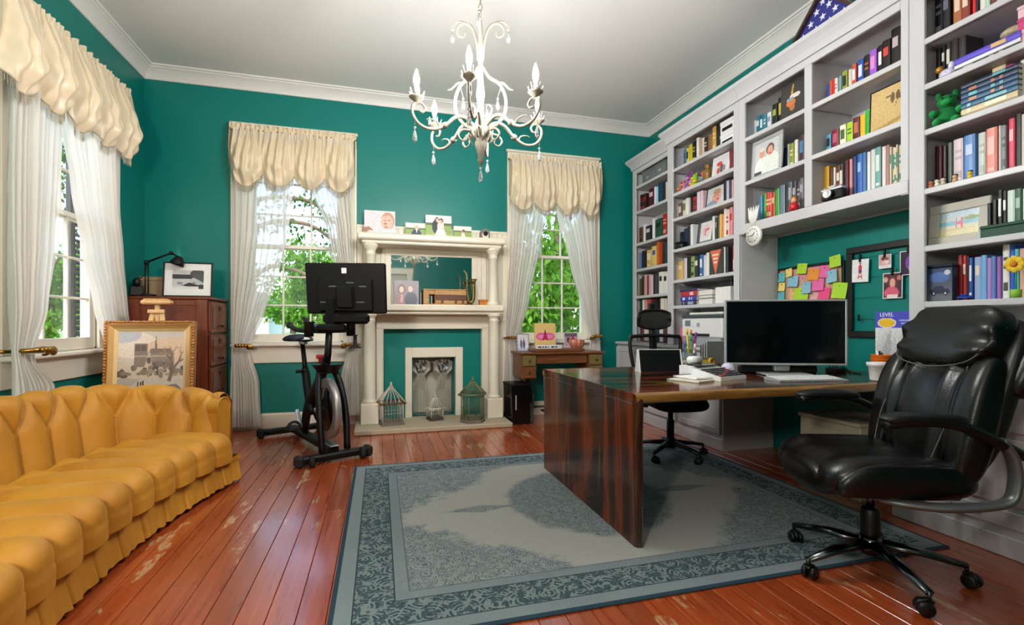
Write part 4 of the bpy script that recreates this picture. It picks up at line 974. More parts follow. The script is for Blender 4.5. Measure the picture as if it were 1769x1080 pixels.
for k in range(4):
    z0 = .08 + k * .312; d = cbx('drawer', .305, .332, -.245, .245, z0, z0 + .298, .008)
    cbx('drawer_field', .332, .337, -.20, .20, z0 + .04, z0 + .258, .004, CHERRY, d)
    cbx('label_holder', .337, .343, -.035, .035, z0 + .215, z0 + .255, .002, BRS, d)
    q = MB(); q.tube([(.337, -.05, z0 + .07), (.362, -.045, z0 + .06), (.366, 0, z0 + .055), (.362, .045, z0 + .06), (.337, .05, z0 + .07)], .006, 8); q.build('handle', BRS, d)
# framed black and white photograph on the cabinet
framed('framed_photograph', 'black-framed black-and-white photograph with wide mat on the file cabinet', 'framed picture', (-1.715, 5.075, 1.3525), 0, .405, .325, .013, '#0d0d0d', '#d8d8d8',
       [('r', 0, .15, 1, 1, '#c9c9c9'), ('r', 0, .55, 1, .78, '#3c3c3c'), ('e', .8, .82, .24, .22, '#4b4b4b'), ('r', .66, .3, 1, .8, '#55555a'), ('p', [(.55, .45), (.95, .2), (1, .35), (.66, .62)], '#bcbcbc'), ('p', [(.3, .18), (.9, .02), (1, .12), (.55, .35)], '#2c2c2c'), ('e', .25, .3, .09, .07, '#8a8a8a'), ('r', 0, 0, 1, .14, '#e2e2e2'), ('r', .84, 0, 1, .22, '#3a3a3a')], mat_w=.062, mat_col='#f0f0ee', nx=44, tilt=-.09)
# tan box and articulated black lamp behind
TANB = thing('storage_box', 'tan cardboard box on the file cabinet, behind the lamp', 'box', (-2.02, 5.28, 1.3525), .1)
MB().box(-.11, .10, -.12, .12, 0, .15, .004).build('body', mat('kraft_card', '#9a8264', .8, var=.2), TANB); MB().box(-.114, .104, -.124, .124, .15, .185, .004).build('lid', mat('kraft_card', '#9a8264'), TANB)
LM = thing('desk_lamp', 'black jointed desk lamp standing on the file cabinet', 'lamp', (-2.045, 5.10, 1.3525))
q = MB(); q.lathe([(0, 0), (.075, 0), (.075, .016), (.03, .024), (0, .024)], 22); q.build('base', BK, LM)
for o in (-.012, .012):
    q = MB(); q.cyl((o, 0, .024), (o + .0, .0, .31), .0055, n=8); q.build('lower_arm', BK, LM)
    q = MB(); q.cyl((.0, o, .31), (.20, o - .02, .40), .0055, n=8); q.build('upper_arm', BK, LM)
q = MB(); q.ball((0, 0, .31), .022, 12, 8); q.build('joint', BK, LM)
q = MB(); q.ball((.20, -.02, .40), .018, 12, 8); q.build('joint', BK, LM)
q = MB(); q.cyl((.20, -.02, .40), (.27, -.03, .36), .008, n=8); q.build('head_stem', BK, LM)
q = MB(); q.lathe([(.014, 0), (.03, .012), (.055, .06), (.058, .085), (.052, .083), (.03, .02), (0, .012)], 20, (.275, -.03, .37), Matrix.Rotation(math.radians(200), 3, 'Y')); q.build('shade', BK, LM)
q = MB(); q.tube(cr([(-.02, .02, .02), (-.10, .03, .06), (-.09, .02, .14), (-.02, .015, .20), (0, 0, .3)], 4), .004, 6); q.build('cord', BKR, LM)
CAM_ = thing('black_device', 'small black gadget with a strap beside the lamp base', 'device', (-2.10, 5.045, 1.3525), .4)
MB().box(-.05, .05, -.03, .03, 0, .09, .008).build('body', BK, CAM_); MB().ball((0, -.03, .12), (.03, .03, .04), 12, 8).build('head', BK, CAM_)
# easel with the gilt-framed painting
EW = wood('easel_beech', '#d7a469', '#e8bd85', 2, 5, .5)
EA = thing('easel', 'light beech wooden easel holding the gilt-framed painting', 'easel', (-1.775, 4.52, 0))
for sx in (-1, 1):
    q = MB(); q.bar((sx * .22, -.10, 0), (sx * .03, .10, 1.20), .035, .022, .004, up=(0, 1, 0)); q.build('leg', EW, EA)
q = MB(); q.bar((0, .42, 0), (0, .14, 1.15), .035, .022, .004, up=(0, 1, 0)); q.build('leg', EW, EA)
q = MB(); q.bar((-.06, .075, 1.205), (.06, .075, 1.205), .03, .02, .004, up=(0, 1, 0)); q.build('cross_bar', EW, EA)
MB().box(-.018, .018, .09, .115, .4, 1.26, .004).build('mast', EW, EA)
MB().box(-.105, .105, .045, .14, 1.262, 1.298, .012).build('top_clamp', EW, EA); MB().box(-.085, .085, .05, .13, 1.298, 1.308, .004).build('clamp_cap', EW, EA)
MB().box(-.26, .26, -.10, .02, .40, .43, .004).build('shelf', EW, EA)
PT = thing('painting', 'gilt-framed painting of a grey cathedral and bare tree on the easel', 'painting', (-1.765, 4.455, .4305), rot=(-.07, 0, 0))
GILT = mat('gilt_frame', '#cf9048', .42, .45, var=.35, scale=26, bump=.5, bscale=70, col2='#8d5a2c'); GILT2 = mat('gilt_inner', '#dba968', .42, .4, var=.15, scale=18)
pw_, ph_ = .62, .695
def mitred(nm, w, h, inset, width, y0, y1, m, par):
    for k in range(4):
        a = inset; b = inset + width
        o = [(-w / 2 + a, a), (w / 2 - a, a), (w / 2 - a, h - a), (-w / 2 + a, h - a)]; i_ = [(-w / 2 + b, b), (w / 2 - b, b), (w / 2 - b, h - b), (-w / 2 + b, h - b)]
        j = (k + 1) % 4; q = MB()
        vs = [(o[k][0], y0[0], o[k][1]), (o[j][0], y0[0], o[j][1]), (i_[j][0], y0[1], i_[j][1]), (i_[k][0], y0[1], i_[k][1])]
        vs += [(x, y1, z) for x, _, z in vs]; q.add(vs, [(0, 1, 2, 3), (7, 6, 5, 4), (0, 4, 5, 1), (1, 5, 6, 2), (2, 6, 7, 3), (3, 7, 4, 0)]); q.build(nm, m, par)
mitred('outer_moulding', pw_, ph_, 0, .030, (-.030, -.045), .02, GILT, PT)
mitred('cove_moulding', pw_, ph_, .030, .032, (-.040, -.020), .02, GILT2, PT)
mitred('inner_slip', pw_, ph_, .062, .022, (-.022, -.008), .02, mat('pale_gilt_slip', '#ecc88c', .45, .25), PT)
orn = None; ro = random.Random(4)
def orn_at(x, z, k):
    global orn
    sc = ro.uniform(.8, 1.25)
    if orn is None: orn = MB().ball((0, 0, 0), (.016, .010, .011), 8, 5).build('carved_leaf', GILT, PT, (x, -.038, z), (0, ro.uniform(-.6, .6), 0))
    else: share('carved_leaf', orn, PT, (x, -.038, z), (0, k + ro.uniform(-.5, .5), 0), (sc, 1, sc))
for i in range(26): orn_at(-pw_ / 2 + .012 + i * (pw_ - .024) / 25, ph_ - .010, 0)
for i in range(29):
    for sx in (-1, 1): orn_at(sx * (pw_ / 2 - .010), .012 + i * (ph_ - .03) / 28, PI / 2)
random.seed(21)
trees = []
def branch(x, y, a, L, d):
    if d == 0: return
    x2, y2 = x + L * math.cos(a), y + L * math.sin(a); w = .006 * d
    nx_, ny_ = -math.sin(a) * w, math.cos(a) * w
    trees.append(('p', [(x - nx_, y - ny_), (x + nx_, y + ny_), (x2 + nx_ * .6, y2 + ny_ * .6), (x2 - nx_ * .6, y2 - ny_ * .6)], '#7d6250' if d > 2 else '#a58468'))
    for s in (-1, 1): branch(x2, y2, a + s * random.uniform(.3, .6), L * .72, d - 1)
branch(.78, .24, 1.25, .20, 5)
cath = [('r', 0, .55, 1, 1, '#cfc0ae'), ('e', .2, .8, .4, .2, '#e3cfb8'), ('e', .8, .72, .4, .18, '#dcb99a'), ('e', .05, .95, .3, .12, '#b9b6b4'),
        ('r', .24, .46, .44, .82, '#8b7868'), ('r', .26, .70, .33, .80, '#6b5b50'), ('r', .35, .70, .42, .80, '#6b5b50'), ('r', .44, .46, .86, .66, '#94816f'), ('p', [(.44, .66), (.86, .66), (.80, .74), (.50, .74)], '#84705f'), ('p', [(.55, .74), (.59, .74), (.57, .96)], '#7a6858'),
        ('p', [(.40, .46), (.54, .46), (.47, .72)], '#c9b49a'), ('e', .47, .56, .035, .05, '#6a5a50'), ('r', .24, .62, .86, .635, '#b7a48f')]
for k in range(14): cath.append(('e', .52 + .024 * k, .50, .008, .05, '#6b5a4e'))
for k in range(40): cath.append(('e', random.random(), .36 + random.uniform(-.03, .10) * (1 if random.random() < .5 else .5), random.uniform(.02, .06), random.uniform(.02, .05), random.choice(['#6d5c4e', '#897663', '#a08c74', '#5e544a'])))
cath += [('r', 0, 0, 1, .29, '#c4b5a2'), ('p', [(.35, .12), (.9, .2), (1, .1), (1, .02), (.4, .02)], '#7d746c'), ('p', [(0, .05), (.3, .25), (.34, .28), (.1, .3), (0, .28)], '#b0a396'), ('r', .34, .1, .37, .24, '#4b3d36'), ('r', .30, .12, .325, .24, '#6a4438'), ('e', .39, .2, .015, .06, '#3c3534')]
picture('canvas', pw_ - .168, ph_ - .168, ('#c4ae94', '#d8c6b0'), cath + trees, PT, nx=90, noise=.025, loc=(0, -.006, .084))
MB().box(-pw_ / 2 + .06, pw_ / 2 - .06, .002, .016, .06, ph_ - .06).build('backing', mat('canvas_back', '#8a7858', .9), PT)
# ================================================================ CHANDELIER
WI = mat('white_wrought_iron', '#98917f', .6, col2='#6b6456', scale=26, bump=.3, bscale=60)
CRY = bpy.data.materials.new('crystal'); CRY.use_nodes = True
cb_ = CRY.node_tree.nodes['Principled BSDF']; cb_.inputs['Transmission Weight'].default_value = .85; cb_.inputs['Roughness'].default_value = .02; cb_.inputs['IOR'].default_value = 1.5; cb_.inputs['Base Color'].default_value = (.95, .97, 1, 1)
CH = thing('chandelier', 'white wrought-iron chandelier with candle bulbs and crystal drops', 'chandelier', (.567, 2.75, 0))
def ct(nm, pts, r, n=8, par=None, k=5, m=WI): q = MB(); P = cr(pts, k); q.tube(P, [r[0] + (r[1] - r[0]) * i / (len(P) - 1) for i in range(len(P))] if isinstance(r, tuple) else r, n); return q.build(nm, m, par or CH)
MB().lathe([(0, 3.66), (.065, 3.66), (.065, 3.65), (.05, 3.63), (.015, 3.62), (0, 3.62)], 24).build('ceiling_canopy', WI, CH)
lk = None
for i in range(20):
    z = 3.605 - i * .0365
    if lk is None:
        q = MB(); q.tube([(.010 * math.cos(a), 0, .024 * math.sin(a)) for a in [2 * PI * k / 12 for k in range(12)]], .0028, 6, closed=True); lk = q.build('chain_link', WI, CH, (0, 0, z), (0, 0, 0))
    else: share('chain_link', lk, CH, (0, 0, z), (0, 0, PI / 2 if i % 2 else 0))
q = MB(); q.lathe([(0, 2.88), (.008, 2.87), (.012, 2.80), (.016, 2.72), (.013, 2.6), (.018, 2.5), (.026, 2.44), (.017, 2.38), (.022, 2.30), (.035, 2.26), (.06, 2.235), (.065, 2.215), (.045, 2.19), (.03, 2.17), (.034, 2.15), (.022, 2.10), (.014, 2.07), (.02, 2.055), (.008, 2.03), (0, 2.02)], 20); q.build('centre_stem', WI, CH)
rc = random.Random(6)
def drop(x, y, z, s=1.0, par=None):
    q = MB(); q.ball((x, y, z - .012 * s), .007 * s, 8, 6); q.lathe([(0, -.085 * s), (.010 * s, -.075 * s), (.0125 * s, -.062 * s), (.008 * s, -.038 * s), (.002 * s, -.022 * s), (0, -.02 * s)], 8, (x, y, z), smooth=False)
    q.build('crystal_drop', CRY, CH)
BULB = bpy.data.materials.new('lit_bulb'); BULB.use_nodes = True
bb_ = BULB.node_tree.nodes['Principled BSDF']; bb_.inputs['Emission Color'].default_value = (1, .985, .965, 1); bb_.inputs['Emission Strength'].default_value = 1560
# view direction angles of the six arms (measured round the stem)
base_ang = math.radians(-15.4)
angs = [math.radians(a) + base_ang for a in (-95, -34, 24, 87, 144, 204)]
for i, a in enumerate(angs):
    d = Vector((math.cos(a), math.sin(a), 0)); P = lambda r, z: d * r + Vector((0, 0, z))
    ct('arm', [P(.03, 2.235), P(.09, 2.285), P(.15, 2.28), P(.21, 2.225), P(.28, 2.19), P(.35, 2.20), P(.395, 2.25), P(.395, 2.305), P(.355, 2.325), P(.328, 2.30), P(.34, 2.275), P(.36, 2.28)], (.0115, .005), 8)
    ct('arm_scroll', [P(.06, 2.22), P(.11, 2.215), P(.135, 2.185), P(.115, 2.155), P(.085, 2.165), P(.09, 2.19)], (.008, .004), 7)
    ct('leaf_spray', [P(.24, 2.205), P(.26, 2.235), P(.30, 2.245), P(.32, 2.24)], (.006, .0015), 6)
    MB().tube([P(.205, 2.228), P(.225, 2.218)], .017, 10).build('arm_knuckle', WI, CH)
    q = MB(); c = P(.375, 0)
    q.lathe([(.004, 2.315), (.012, 2.325), (.034, 2.345), (.042, 2.352), (.038, 2.352), (.014, 2.338), (.0, 2.336)], 16, (c.x, c.y, 0)); q.build('bobeche', WI, CH)
    q = MB(); q.cyl((c.x, c.y, 2.338), (c.x, c.y, 2.405), .011, n=12); q.build('candle_sleeve', WI, CH)
    for k in range(5):
        b = 2 * PI * k / 5; e = Vector((math.cos(b), math.sin(b), 0)); lf = MB(); lf.tube([c + e * .012 + Vector((0, 0, 2.335)), c + e * .034 + Vector((0, 0, 2.36)), c + e * .044 + Vector((0, 0, 2.39))], [(.004, .002), (.008, .002), (.002, .001)], 6); lf.build('cup_leaf', WI, CH)
    q = MB(); q.lathe([(.006, 2.405), (.012, 2.42), (.0165, 2.442), (.014, 2.465), (.007, 2.492), (.001, 2.508)], 14, (c.x, c.y, 0)); q.build('bulb', BULB, CH)
    e = P(.385, 2.19); drop(e.x, e.y, 2.195, 1.15)
    w = MB(); w.cyl((e.x, e.y, 2.19), (e.x, e.y, 2.235), .0012, n=4); w.build('hook_wire', WI, CH)
for i in range(4):
    a = base_ang + math.radians(45 + 90 * i - 45); d = Vector((math.cos(a), math.sin(a), 0)); P = lambda r, z: d * r + Vector((0, 0, z))
    ct('lyre_scroll', [P(.012, 2.60), P(.05, 2.54), P(.11, 2.50), P(.145, 2.42), P(.14, 2.33), P(.09, 2.26), P(.03, 2.235)], (.008, .010), 8)
    ct('lyre_leaf', [P(.11, 2.50), P(.13, 2.505), P(.17, 2.47), P(.19, 2.465)], (.009, .0015), 6)
    ct('inner_scroll', [P(.02, 2.30), P(.055, 2.32), P(.065, 2.36), P(.045, 2.38), P(.03, 2.36), P(.042, 2.345)], (.006, .003), 7)
    ct('crown_scroll', [P(.012, 2.64), P(.02, 2.74), P(.05, 2.83), P(.10, 2.855), P(.135, 2.825), P(.13, 2.785), P(.10, 2.775), P(.09, 2.80)], (.009, .004), 8)
    ct('crown_leaf', [P(.09, 2.857), P(.125, 2.865), P(.15, 2.85), P(.165, 2.83)], (.007, .0015), 6)
    e = P(.163, 2.826); drop(e.x, e.y, 2.83, 1.1)
    e = P(.10, 2.44); drop(e.x, e.y, 2.425, 1.0); w = MB(); w.cyl((e.x, e.y, 2.42), (P(.12, 2.49).x, P(.12, 2.49).y, 2.49), .0012, n=4); w.build('hook_wire', WI, CH)
for k in range(8):
    a = 2 * PI * k / 8; q = MB(); q.tube([(.055 * math.cos(a), .055 * math.sin(a), 2.22), (.075 * math.cos(a), .075 * math.sin(a), 2.19), (.05 * math.cos(a), .05 * math.sin(a), 2.15)], [(.005, .003), (.014, .003), (.003, .002)], 6); q.build('hub_leaf', WI, CH)
drop(0, 0, 2.025, 1.2)
# ================================================================ RUG
def rug_mat(hx, hy):
    m, nt, b = newmat('faded_blue_rug'); n = nt.nodes; l = nt.links
    tc = n.new('ShaderNodeTexCoord'); sx = n.new('ShaderNodeSeparateXYZ'); l.new(tc.outputs['Object'], sx.inputs[0])
    def M(op, a, bb=None, c=None):
        q = n.new('ShaderNodeMath'); q.operation = op
        for i, v in enumerate((a, bb, c)):
            if v is None: continue
            if isinstance(v, (int, float)): q.inputs[i].default_value = v
            else: l.new(v, q.inputs[i])
        return q.outputs[0]
    ax, ay = M('ABSOLUTE', sx.outputs[0]), M('ABSOLUTE', sx.outputs[1])
    ex, ey = M('SUBTRACT', hx, ax), M('SUBTRACT', hy, ay); e = M('MINIMUM', ex, ey)          # distance to the nearest edge
    def band(a, bb): return M('MULTIPLY', M('GREATER_THAN', e, a), M('LESS_THAN', e, bb))
    def vor(scale, feat='F1', rnd=.55):
        v = n.new('ShaderNodeTexVoronoi'); v.feature = feat; v.inputs['Scale'].default_value = scale; v.inputs['Randomness'].default_value = rnd; l.new(tc.outputs['Object'], v.inputs['Vector']); return v.outputs['Distance']
    def noise(scale, det=5, rough=.6, vec=None):
        v = n.new('ShaderNodeTexNoise'); v.inputs['Scale'].default_value = scale; v.inputs['Detail'].default_value = det; v.inputs['Roughness'].default_value = rough; l.new(vec or tc.outputs['Object'], v.inputs['Vector']); return v.outputs['Fac']
    def mix(f, a, bb):
        q = n.new('ShaderNodeMix'); q.data_type = 'RGBA'
        if isinstance(f, (int, float)): q.inputs['Factor'].default_value = f
        else: l.new(f, q.inputs['Factor'])
        for nm, v in (('A', a), ('B', bb)):
            if isinstance(v, str): q.inputs[nm].default_value = lin(v)
            else: l.new(v, q.inputs[nm])
        return q.outputs['Result']
    # field: worn pale hexagon, patterned spandrels, dark medallion and pendants
    v1 = vor(15, 'F1', .6); rings = M('SINE', M('MULTIPLY', v1, 38.0)); fl = noise(34, 4, .7)
    scroll = M('MULTIPLY', M('GREATER_THAN', rings, .1), M('GREATER_THAN', fl, .47))
    fleck = M('GREATER_THAN', noise(70, 3, .7), .60)
    pat = M('MINIMUM', 1.0, M('ADD', M('MULTIPLY', scroll, .75), M('MULTIPLY', fleck, .55)))
    field = mix(pat, '#949c9d', '#4d5d65')
    ns = M('SUBTRACT', noise(4.2, 5, .65), .5); ns2 = M('SUBTRACT', noise(1.3, 4), .5)
    hexv = M('ADD', M('ADD', M('MULTIPLY', ax, .95), ay), M('ADD', M('MULTIPLY', ns, .55), M('MULTIPLY', ns2, .5)))
    def soft(v, a, bb):
        q = n.new('ShaderNodeMapRange'); q.inputs['From Min'].default_value = a; q.inputs['From Max'].default_value = bb; q.inputs['To Min'].default_value = 1.0; q.inputs['To Max'].default_value = 0.0; l.new(v, q.inputs['Value']); return q.outputs[0]
    field = mix(M('MULTIPLY', soft(hexv, 1.10, 1.19), .84), field, '#b4b2aa')
    rr = M('SQRT', M('ADD', M('POWER', M('DIVIDE', sx.outputs[0], .50), 2.0), M('POWER', M('DIVIDE', sx.outputs[1], .52), 2.0)))
    rr = M('ADD', rr, M('MULTIPLY', ns, .45)); medc = mix(pat, '#808c8f', '#384951')
    field = mix(M('MULTIPLY', soft(rr, .95, 1.05), .88), field, medc)
    pend = M('ADD', M('ADD', M('MULTIPLY', ay, 4.2), M('ABSOLUTE', M('SUBTRACT', ax, .68))), M('MULTIPLY', ns, .25))
    field = mix(M('MULTIPLY', soft(pend, .20, .26), .75), field, medc)
    # main border: dark ground, pale vines and rosettes
    v3 = vor(8.2, 'F1', .25); ros = M('SINE', M('MULTIPLY', v3, 42.0)); v4 = vor(21, 'DISTANCE_TO_EDGE', 1.0)
    bpat = M('MAXIMUM', M('GREATER_THAN', ros, .3), M('LESS_THAN', v4, .08)); bpat = M('MULTIPLY', bpat, M('ADD', M('MULTIPLY', M('GREATER_THAN', noise(26, 3), .46), .8), .12))
    bpat = M('MAXIMUM', bpat, M('MULTIPLY', M('GREATER_THAN', noise(80, 2), .62), .5))
    border = mix(bpat, '#394d56', '#84908f')
    guard = mix(M('MULTIPLY', M('GREATER_THAN', M('ADD', M('SINE', M('MULTIPLY', vor(26, 'F1', .3), 44.0)), M('MULTIPLY', ns, 2.0)), .55), .7), '#8b9598', '#5f6f77')
    col = field
    col = mix(band(0, .305), col, guard); col = mix(band(.088, .243), col, border); col = mix(band(.083, .089), col, '#2c424c'); col = mix(band(.24, .246), col, '#2c424c'); col = mix(band(.300, .305), col, '#56676f')
    col = mix(M('LESS_THAN', e, .02), col, '#2a4252')
    fine = noise(150, 2); col = mix(M('MULTIPLY', fine, .35), col, mix(.5, col, '#4c5a5e'))
    l.new(col, b.inputs['Base Color']); b.inputs['Roughness'].default_value = .95; b.inputs['Specular IOR Level'].default_value = .15
    bp = n.new('ShaderNodeBump'); bp.inputs['Strength'].default_value = .35; bp.inputs['Distance'].default_value = .003
    l.new(noise(320, 2), bp.inputs['Height']); l.new(bp.outputs[0], b.inputs['Normal']); return m
RX0, RX1, RY0, RY1 = -.185, 2.70, 1.70, 3.87
hx_, hy_ = (RX1 - RX0) / 2, (RY1 - RY0) / 2
RUG = tag(MB().box(-hx_, hx_, -hy_, hy_, 0, .009, .004).build('rug', rug_mat(hx_, hy_), None, ((RX0 + RX1) / 2, (RY0 + RY1) / 2, .0005)), 'faded blue-grey oriental rug under the waterfall desk', 'rug')

# ================================================================ DESK (waterfall slab, runs into the alcove)
def slab_mat():
    m, nt, b = newmat('lacquered_slab_wood'); n = nt.nodes; l = nt.links
    tc = n.new('ShaderNodeTexCoord'); mp = n.new('ShaderNodeMapping'); mp.inputs['Scale'].default_value = (.5, 1.9, .32); l.new(tc.outputs['Object'], mp.inputs['Vector'])
    nz = n.new('ShaderNodeTexNoise'); nz.inputs['Scale'].default_value = 1.5; nz.inputs['Detail'].default_value = 3; nz.inputs['Distortion'].default_value = .5; l.new(mp.outputs[0], nz.inputs['Vector'])
    r = ramp(n, nz.outputs['Fac'], l, [(.30, '#120806'), (.42, '#2e1108'), (.50, '#7a3410'), (.55, '#34150a'), (.60, '#1e0c07'), (.655, '#7d5519')])
    mp2 = n.new('ShaderNodeMapping'); mp2.inputs['Scale'].default_value = (3, 60, 3); l.new(tc.outputs['Object'], mp2.inputs['Vector'])
    n2 = n.new('ShaderNodeTexNoise'); n2.inputs['Scale'].default_value = 1.2; n2.inputs['Detail'].default_value = 5; l.new(mp2.outputs[0], n2.inputs['Vector'])
    mx = n.new('ShaderNodeMix'); mx.data_type = 'RGBA'; mx.blend_type = 'MULTIPLY'; mx.inputs['Factor'].default_value = .5
    l.new(r.outputs[0], mx.inputs['A']); r2 = ramp(n, n2.outputs['Fac'], l, [(.3, '#9a9a9a'), (.7, '#ffffff')]); l.new(r2.outputs[0], mx.inputs['B'])
    l.new(mx.outputs['Result'], b.inputs['Base Color']); b.inputs['Roughness'].default_value = .12; b.inputs['Coat Weight'].default_value = .0; b.inputs['Specular IOR Level'].default_value = .45; return m
SLAB = slab_mat(); LIVE = wood('live_edge_sapwood', '#6d4a1c', '#94692c', 0, 4, .3, coat=.8, stretch=10, c3='#b08a4a')
LIVED = wood('dark_live_edge', '#1e0f08', '#3a2010', 2, 3, .25, coat=.9, stretch=14, c3='#5d4632')
DX0, DX1, DY0, DY1, DZ = 1.20, 3.385, 2.095, 3.465, .76
DK = thing('desk', 'dark glossy waterfall-edge slab desk with live-edge sapwood', 'desk', (DX0, DY0, 0))
DL, DW = DX1 - DX0, DY1 - DY0
MB().box(.0, DL, .028, DW - .028, DZ - .052, DZ, .003).build('top_slab', SLAB, DK)
MB().box(.0, .052, .028, DW - .028, .0102, DZ - .052, .003).build('waterfall_leg', SLAB, DK)
def live(nm, y0, sgn, seed):
    rr = random.Random(seed); f = lambda s: .006 * math.sin(7 * s + seed) + .005 * math.sin(17 * s + 2)
    m = MB(); N = 40
    def fn(u, v):
        s = u * DL; a = PI * v - PI / 2; yy = y0 + sgn * (.028 * math.cos(a) ** .6 if math.cos(a) > 0 else 0) * 1.0 + sgn * f(s) * math.cos(a); return (s, yy, DZ - .026 + .026 * math.sin(a))
    m.surf(fn, N, 8); m.build(nm, LIVE, DK)
    m = MB()
    def fn2(u, v):
        s = u * (DZ - .0365); a = PI * v - PI / 2; yy = y0 + sgn * (.028 * math.cos(a) ** .6 if math.cos(a) > 0 else 0) + sgn * f(-s) * math.cos(a); return (.026 + .026 * math.sin(a), yy, DZ - .026 - s + .0)
    m.surf(fn2, 20, 8); m.build(nm, LIVED, DK)
live('live_edge', .028, -1, 1.0); live('live_edge', DW - .028, 1, 2.0)
MB().box(DL - .05, DL - .005, .05, DW - .05, .68, .708, .002).build('wall_cleat', LIVE, DK)
# ================================================================ BUILT-IN BOOKCASES ALONG THE RIGHT WALL
XB = XR - .004
def unit(label, y0, y1, front, z0, ztop, shelves, stile0=.06, stile1=.06, dividers=(), crown_ends=(0, 0), bottom=None, side_to=None, back=True):
    """y0<y1; each shelf: (z, ya, yb)"""
    U = thing('bookcase', label, 'bookcase', (front, y0, 0)); W = y1 - y0; D = XB - front
    def bx_(nm, xa, xb, ya, yb, za, zb, b=.003, par=None): return MB().box(xa, xb, ya, yb, za, zb, b).build(nm, WHITE, par or U)
    bx_('side_panel', .02, D, 0, .02, z0, ztop); bx_('side_panel', .02, D, W - .02, W, z0, ztop)
    bx_('stile', 0, .021, 0, stile0, z0, ztop); bx_('stile', 0, .021, W - stile1, W, z0, ztop)
    if back: bx_('back_panel', D - .012, D, .02, W - .02, z0, ztop, 0)
    bx_('top_rail', 0, .021, stile0, W - stile1, ztop - .055, ztop); bx_('top_panel', .02, D, .02, W - .02, ztop - .02, ztop, 0)
    for ya, yb in dividers:
        bx_('divider_stile', 0, .021, ya - y0, yb - y0, (bottom[1] + .0005 if bottom else z0), ztop - .0555); bx_('divider', .02, D - .012, (ya + yb) / 2 - y0 - .01, (ya + yb) / 2 - y0 + .01, z0, ztop, 0)
    for z, ya, yb in shelves:
        s = bx_('shelf', .012, D - .012, ya - y0, yb - y0, z - .014, z + .014, .002); bx_('shelf_lip', .002, .014, ya - y0, yb - y0, z - .017, z + .0165, .004, s)
    if bottom:
        s = bx_('bottom_board', .02, D, .0, W, bottom[0], bottom[1], .002); bx_('bottom_rail', -.004, .022, 0, W, bottom[0] - .01, bottom[1], .004, s)
    # crown with mitred returns
    prof = [(0, 0), (.012, 0), (.014, .02), (.022, .045), (.042, .075), (.06, .095), (.066, .10), (.066, .13), (0, .13)]
    e0, e1 = crown_ends; vs = []; n = len(prof)
    for a, h in prof: vs.append((-a, 0 - a * e0, ztop + h))
    for a, h in prof: vs.append((-a, W + a * e1, ztop + h))
    fs = [(i, (i + 1) % n, n + (i + 1) % n, n + i) for i in range(n)] + [tuple(range(n)), tuple(reversed(range(n, 2 * n)))]
    q = MB(); q.add(vs, fs); q.build('crown', WHITE, U)
    for e, yy, sg in ((e0, 0, -1), (e1, W, 1)):
        if e:
            q = MB(); vs = [(-a, yy + sg * a, ztop + h) for a, h in prof] + [(D, yy + sg * a, ztop + h) for a, h in prof]; q.add(vs, fs); q.build('crown_return', WHITE, U)
    return U
ZT = 3.02
unit('narrow white bookcase at the window end of the right wall', 4.60, 5.43, 3.07, .885, ZT, [(z, 4.60 + .03, 5.37) for z in (2.79, 2.477, 2.082, 1.761, 1.431, 1.184)], .06, .075, crown_ends=(0, 1))
unit('white bookcase with the printer, between the narrow bookcase and the desk alcove', 3.46, 4.525, 2.974, .885, ZT, [(z, 3.52, 4.43) for z in (2.712, 2.455, 2.19, 1.865, 1.543, 1.275)], .066, .095, crown_ends=(0, 1))
unit('white wall shelves above the desk alcove', 2.088, 3.458, 2.974, 1.86, ZT, [(2.655, 2.79, 3.40), (2.285, 2.79, 3.40), (2.652, 2.13, 2.75), (2.29, 2.13, 2.75)], .045, .065, dividers=((2.74, 2.803),), bottom=(1.875, 1.945))
unit('tall white bookcase behind the leather chair', .86, 2.086, 2.974, .86, ZT, [(z, .93, 2.01) for z in (2.70, 2.442, 2.184, 1.85, 1.526, 1.211)], .08, .083)
def base(label, y0, y1, top, n, kind):
    front = 2.845
    U = thing('base_cabinet', label, 'cabinet', (front, y0, 0)); W = y1 - y0; D = XB - front
    MB().box(.012, D, 0, W, .0, top - .03, .002).build('carcass', WHITE, U)
    MB().box(-.02, D, -.004 if kind == 'door' else 0, W, top - .03, top, .006).build('counter', WHITE, U)
    MB().box(-.004, .012, 0, W, 0, .10, .005).build('toe_board', WHITE, U)
    w = W / n
    for k in range(n):
        a, b = k * w + .02, (k + 1) * w - .02
        if kind == 'door': cells = [(.14, top - .06, 'door')]
        else: cells = [(.14, .22, 'drawer'), (.25, .56, 'drawer'), (.59, top - .05, 'drawer')]
        for za, zb, nm in cells:
            d = MB().box(-.006, .014, a, b, za, zb, .004).build(nm, WHITE, U)
            if nm == 'door':
                for (p, q, r, s) in ((a, a + .055, za, zb), (b - .055, b, za, zb), (a + .055, b - .055, za, za + .055), (a + .055, b - .055, zb - .055, zb)): MB().box(-.014, -.005, p, q, r, s, .003).build('door_frame', WHITE, d)
            MB().ball((-.026, (a + b) / 2 if nm == 'drawer' else b - .03, (za + zb) / 2), .013, 10, 8).build('knob', mat('brushed_nickel', '#9a9a98', .3, 1.0), d)
    return U
base('white panelled base cabinet under the printer bookcase', 3.51, 5.43, .885, 3, 'door')
base('white drawer base cabinet behind the leather chair', .86, 2.086, .86, 2, 'drawer')
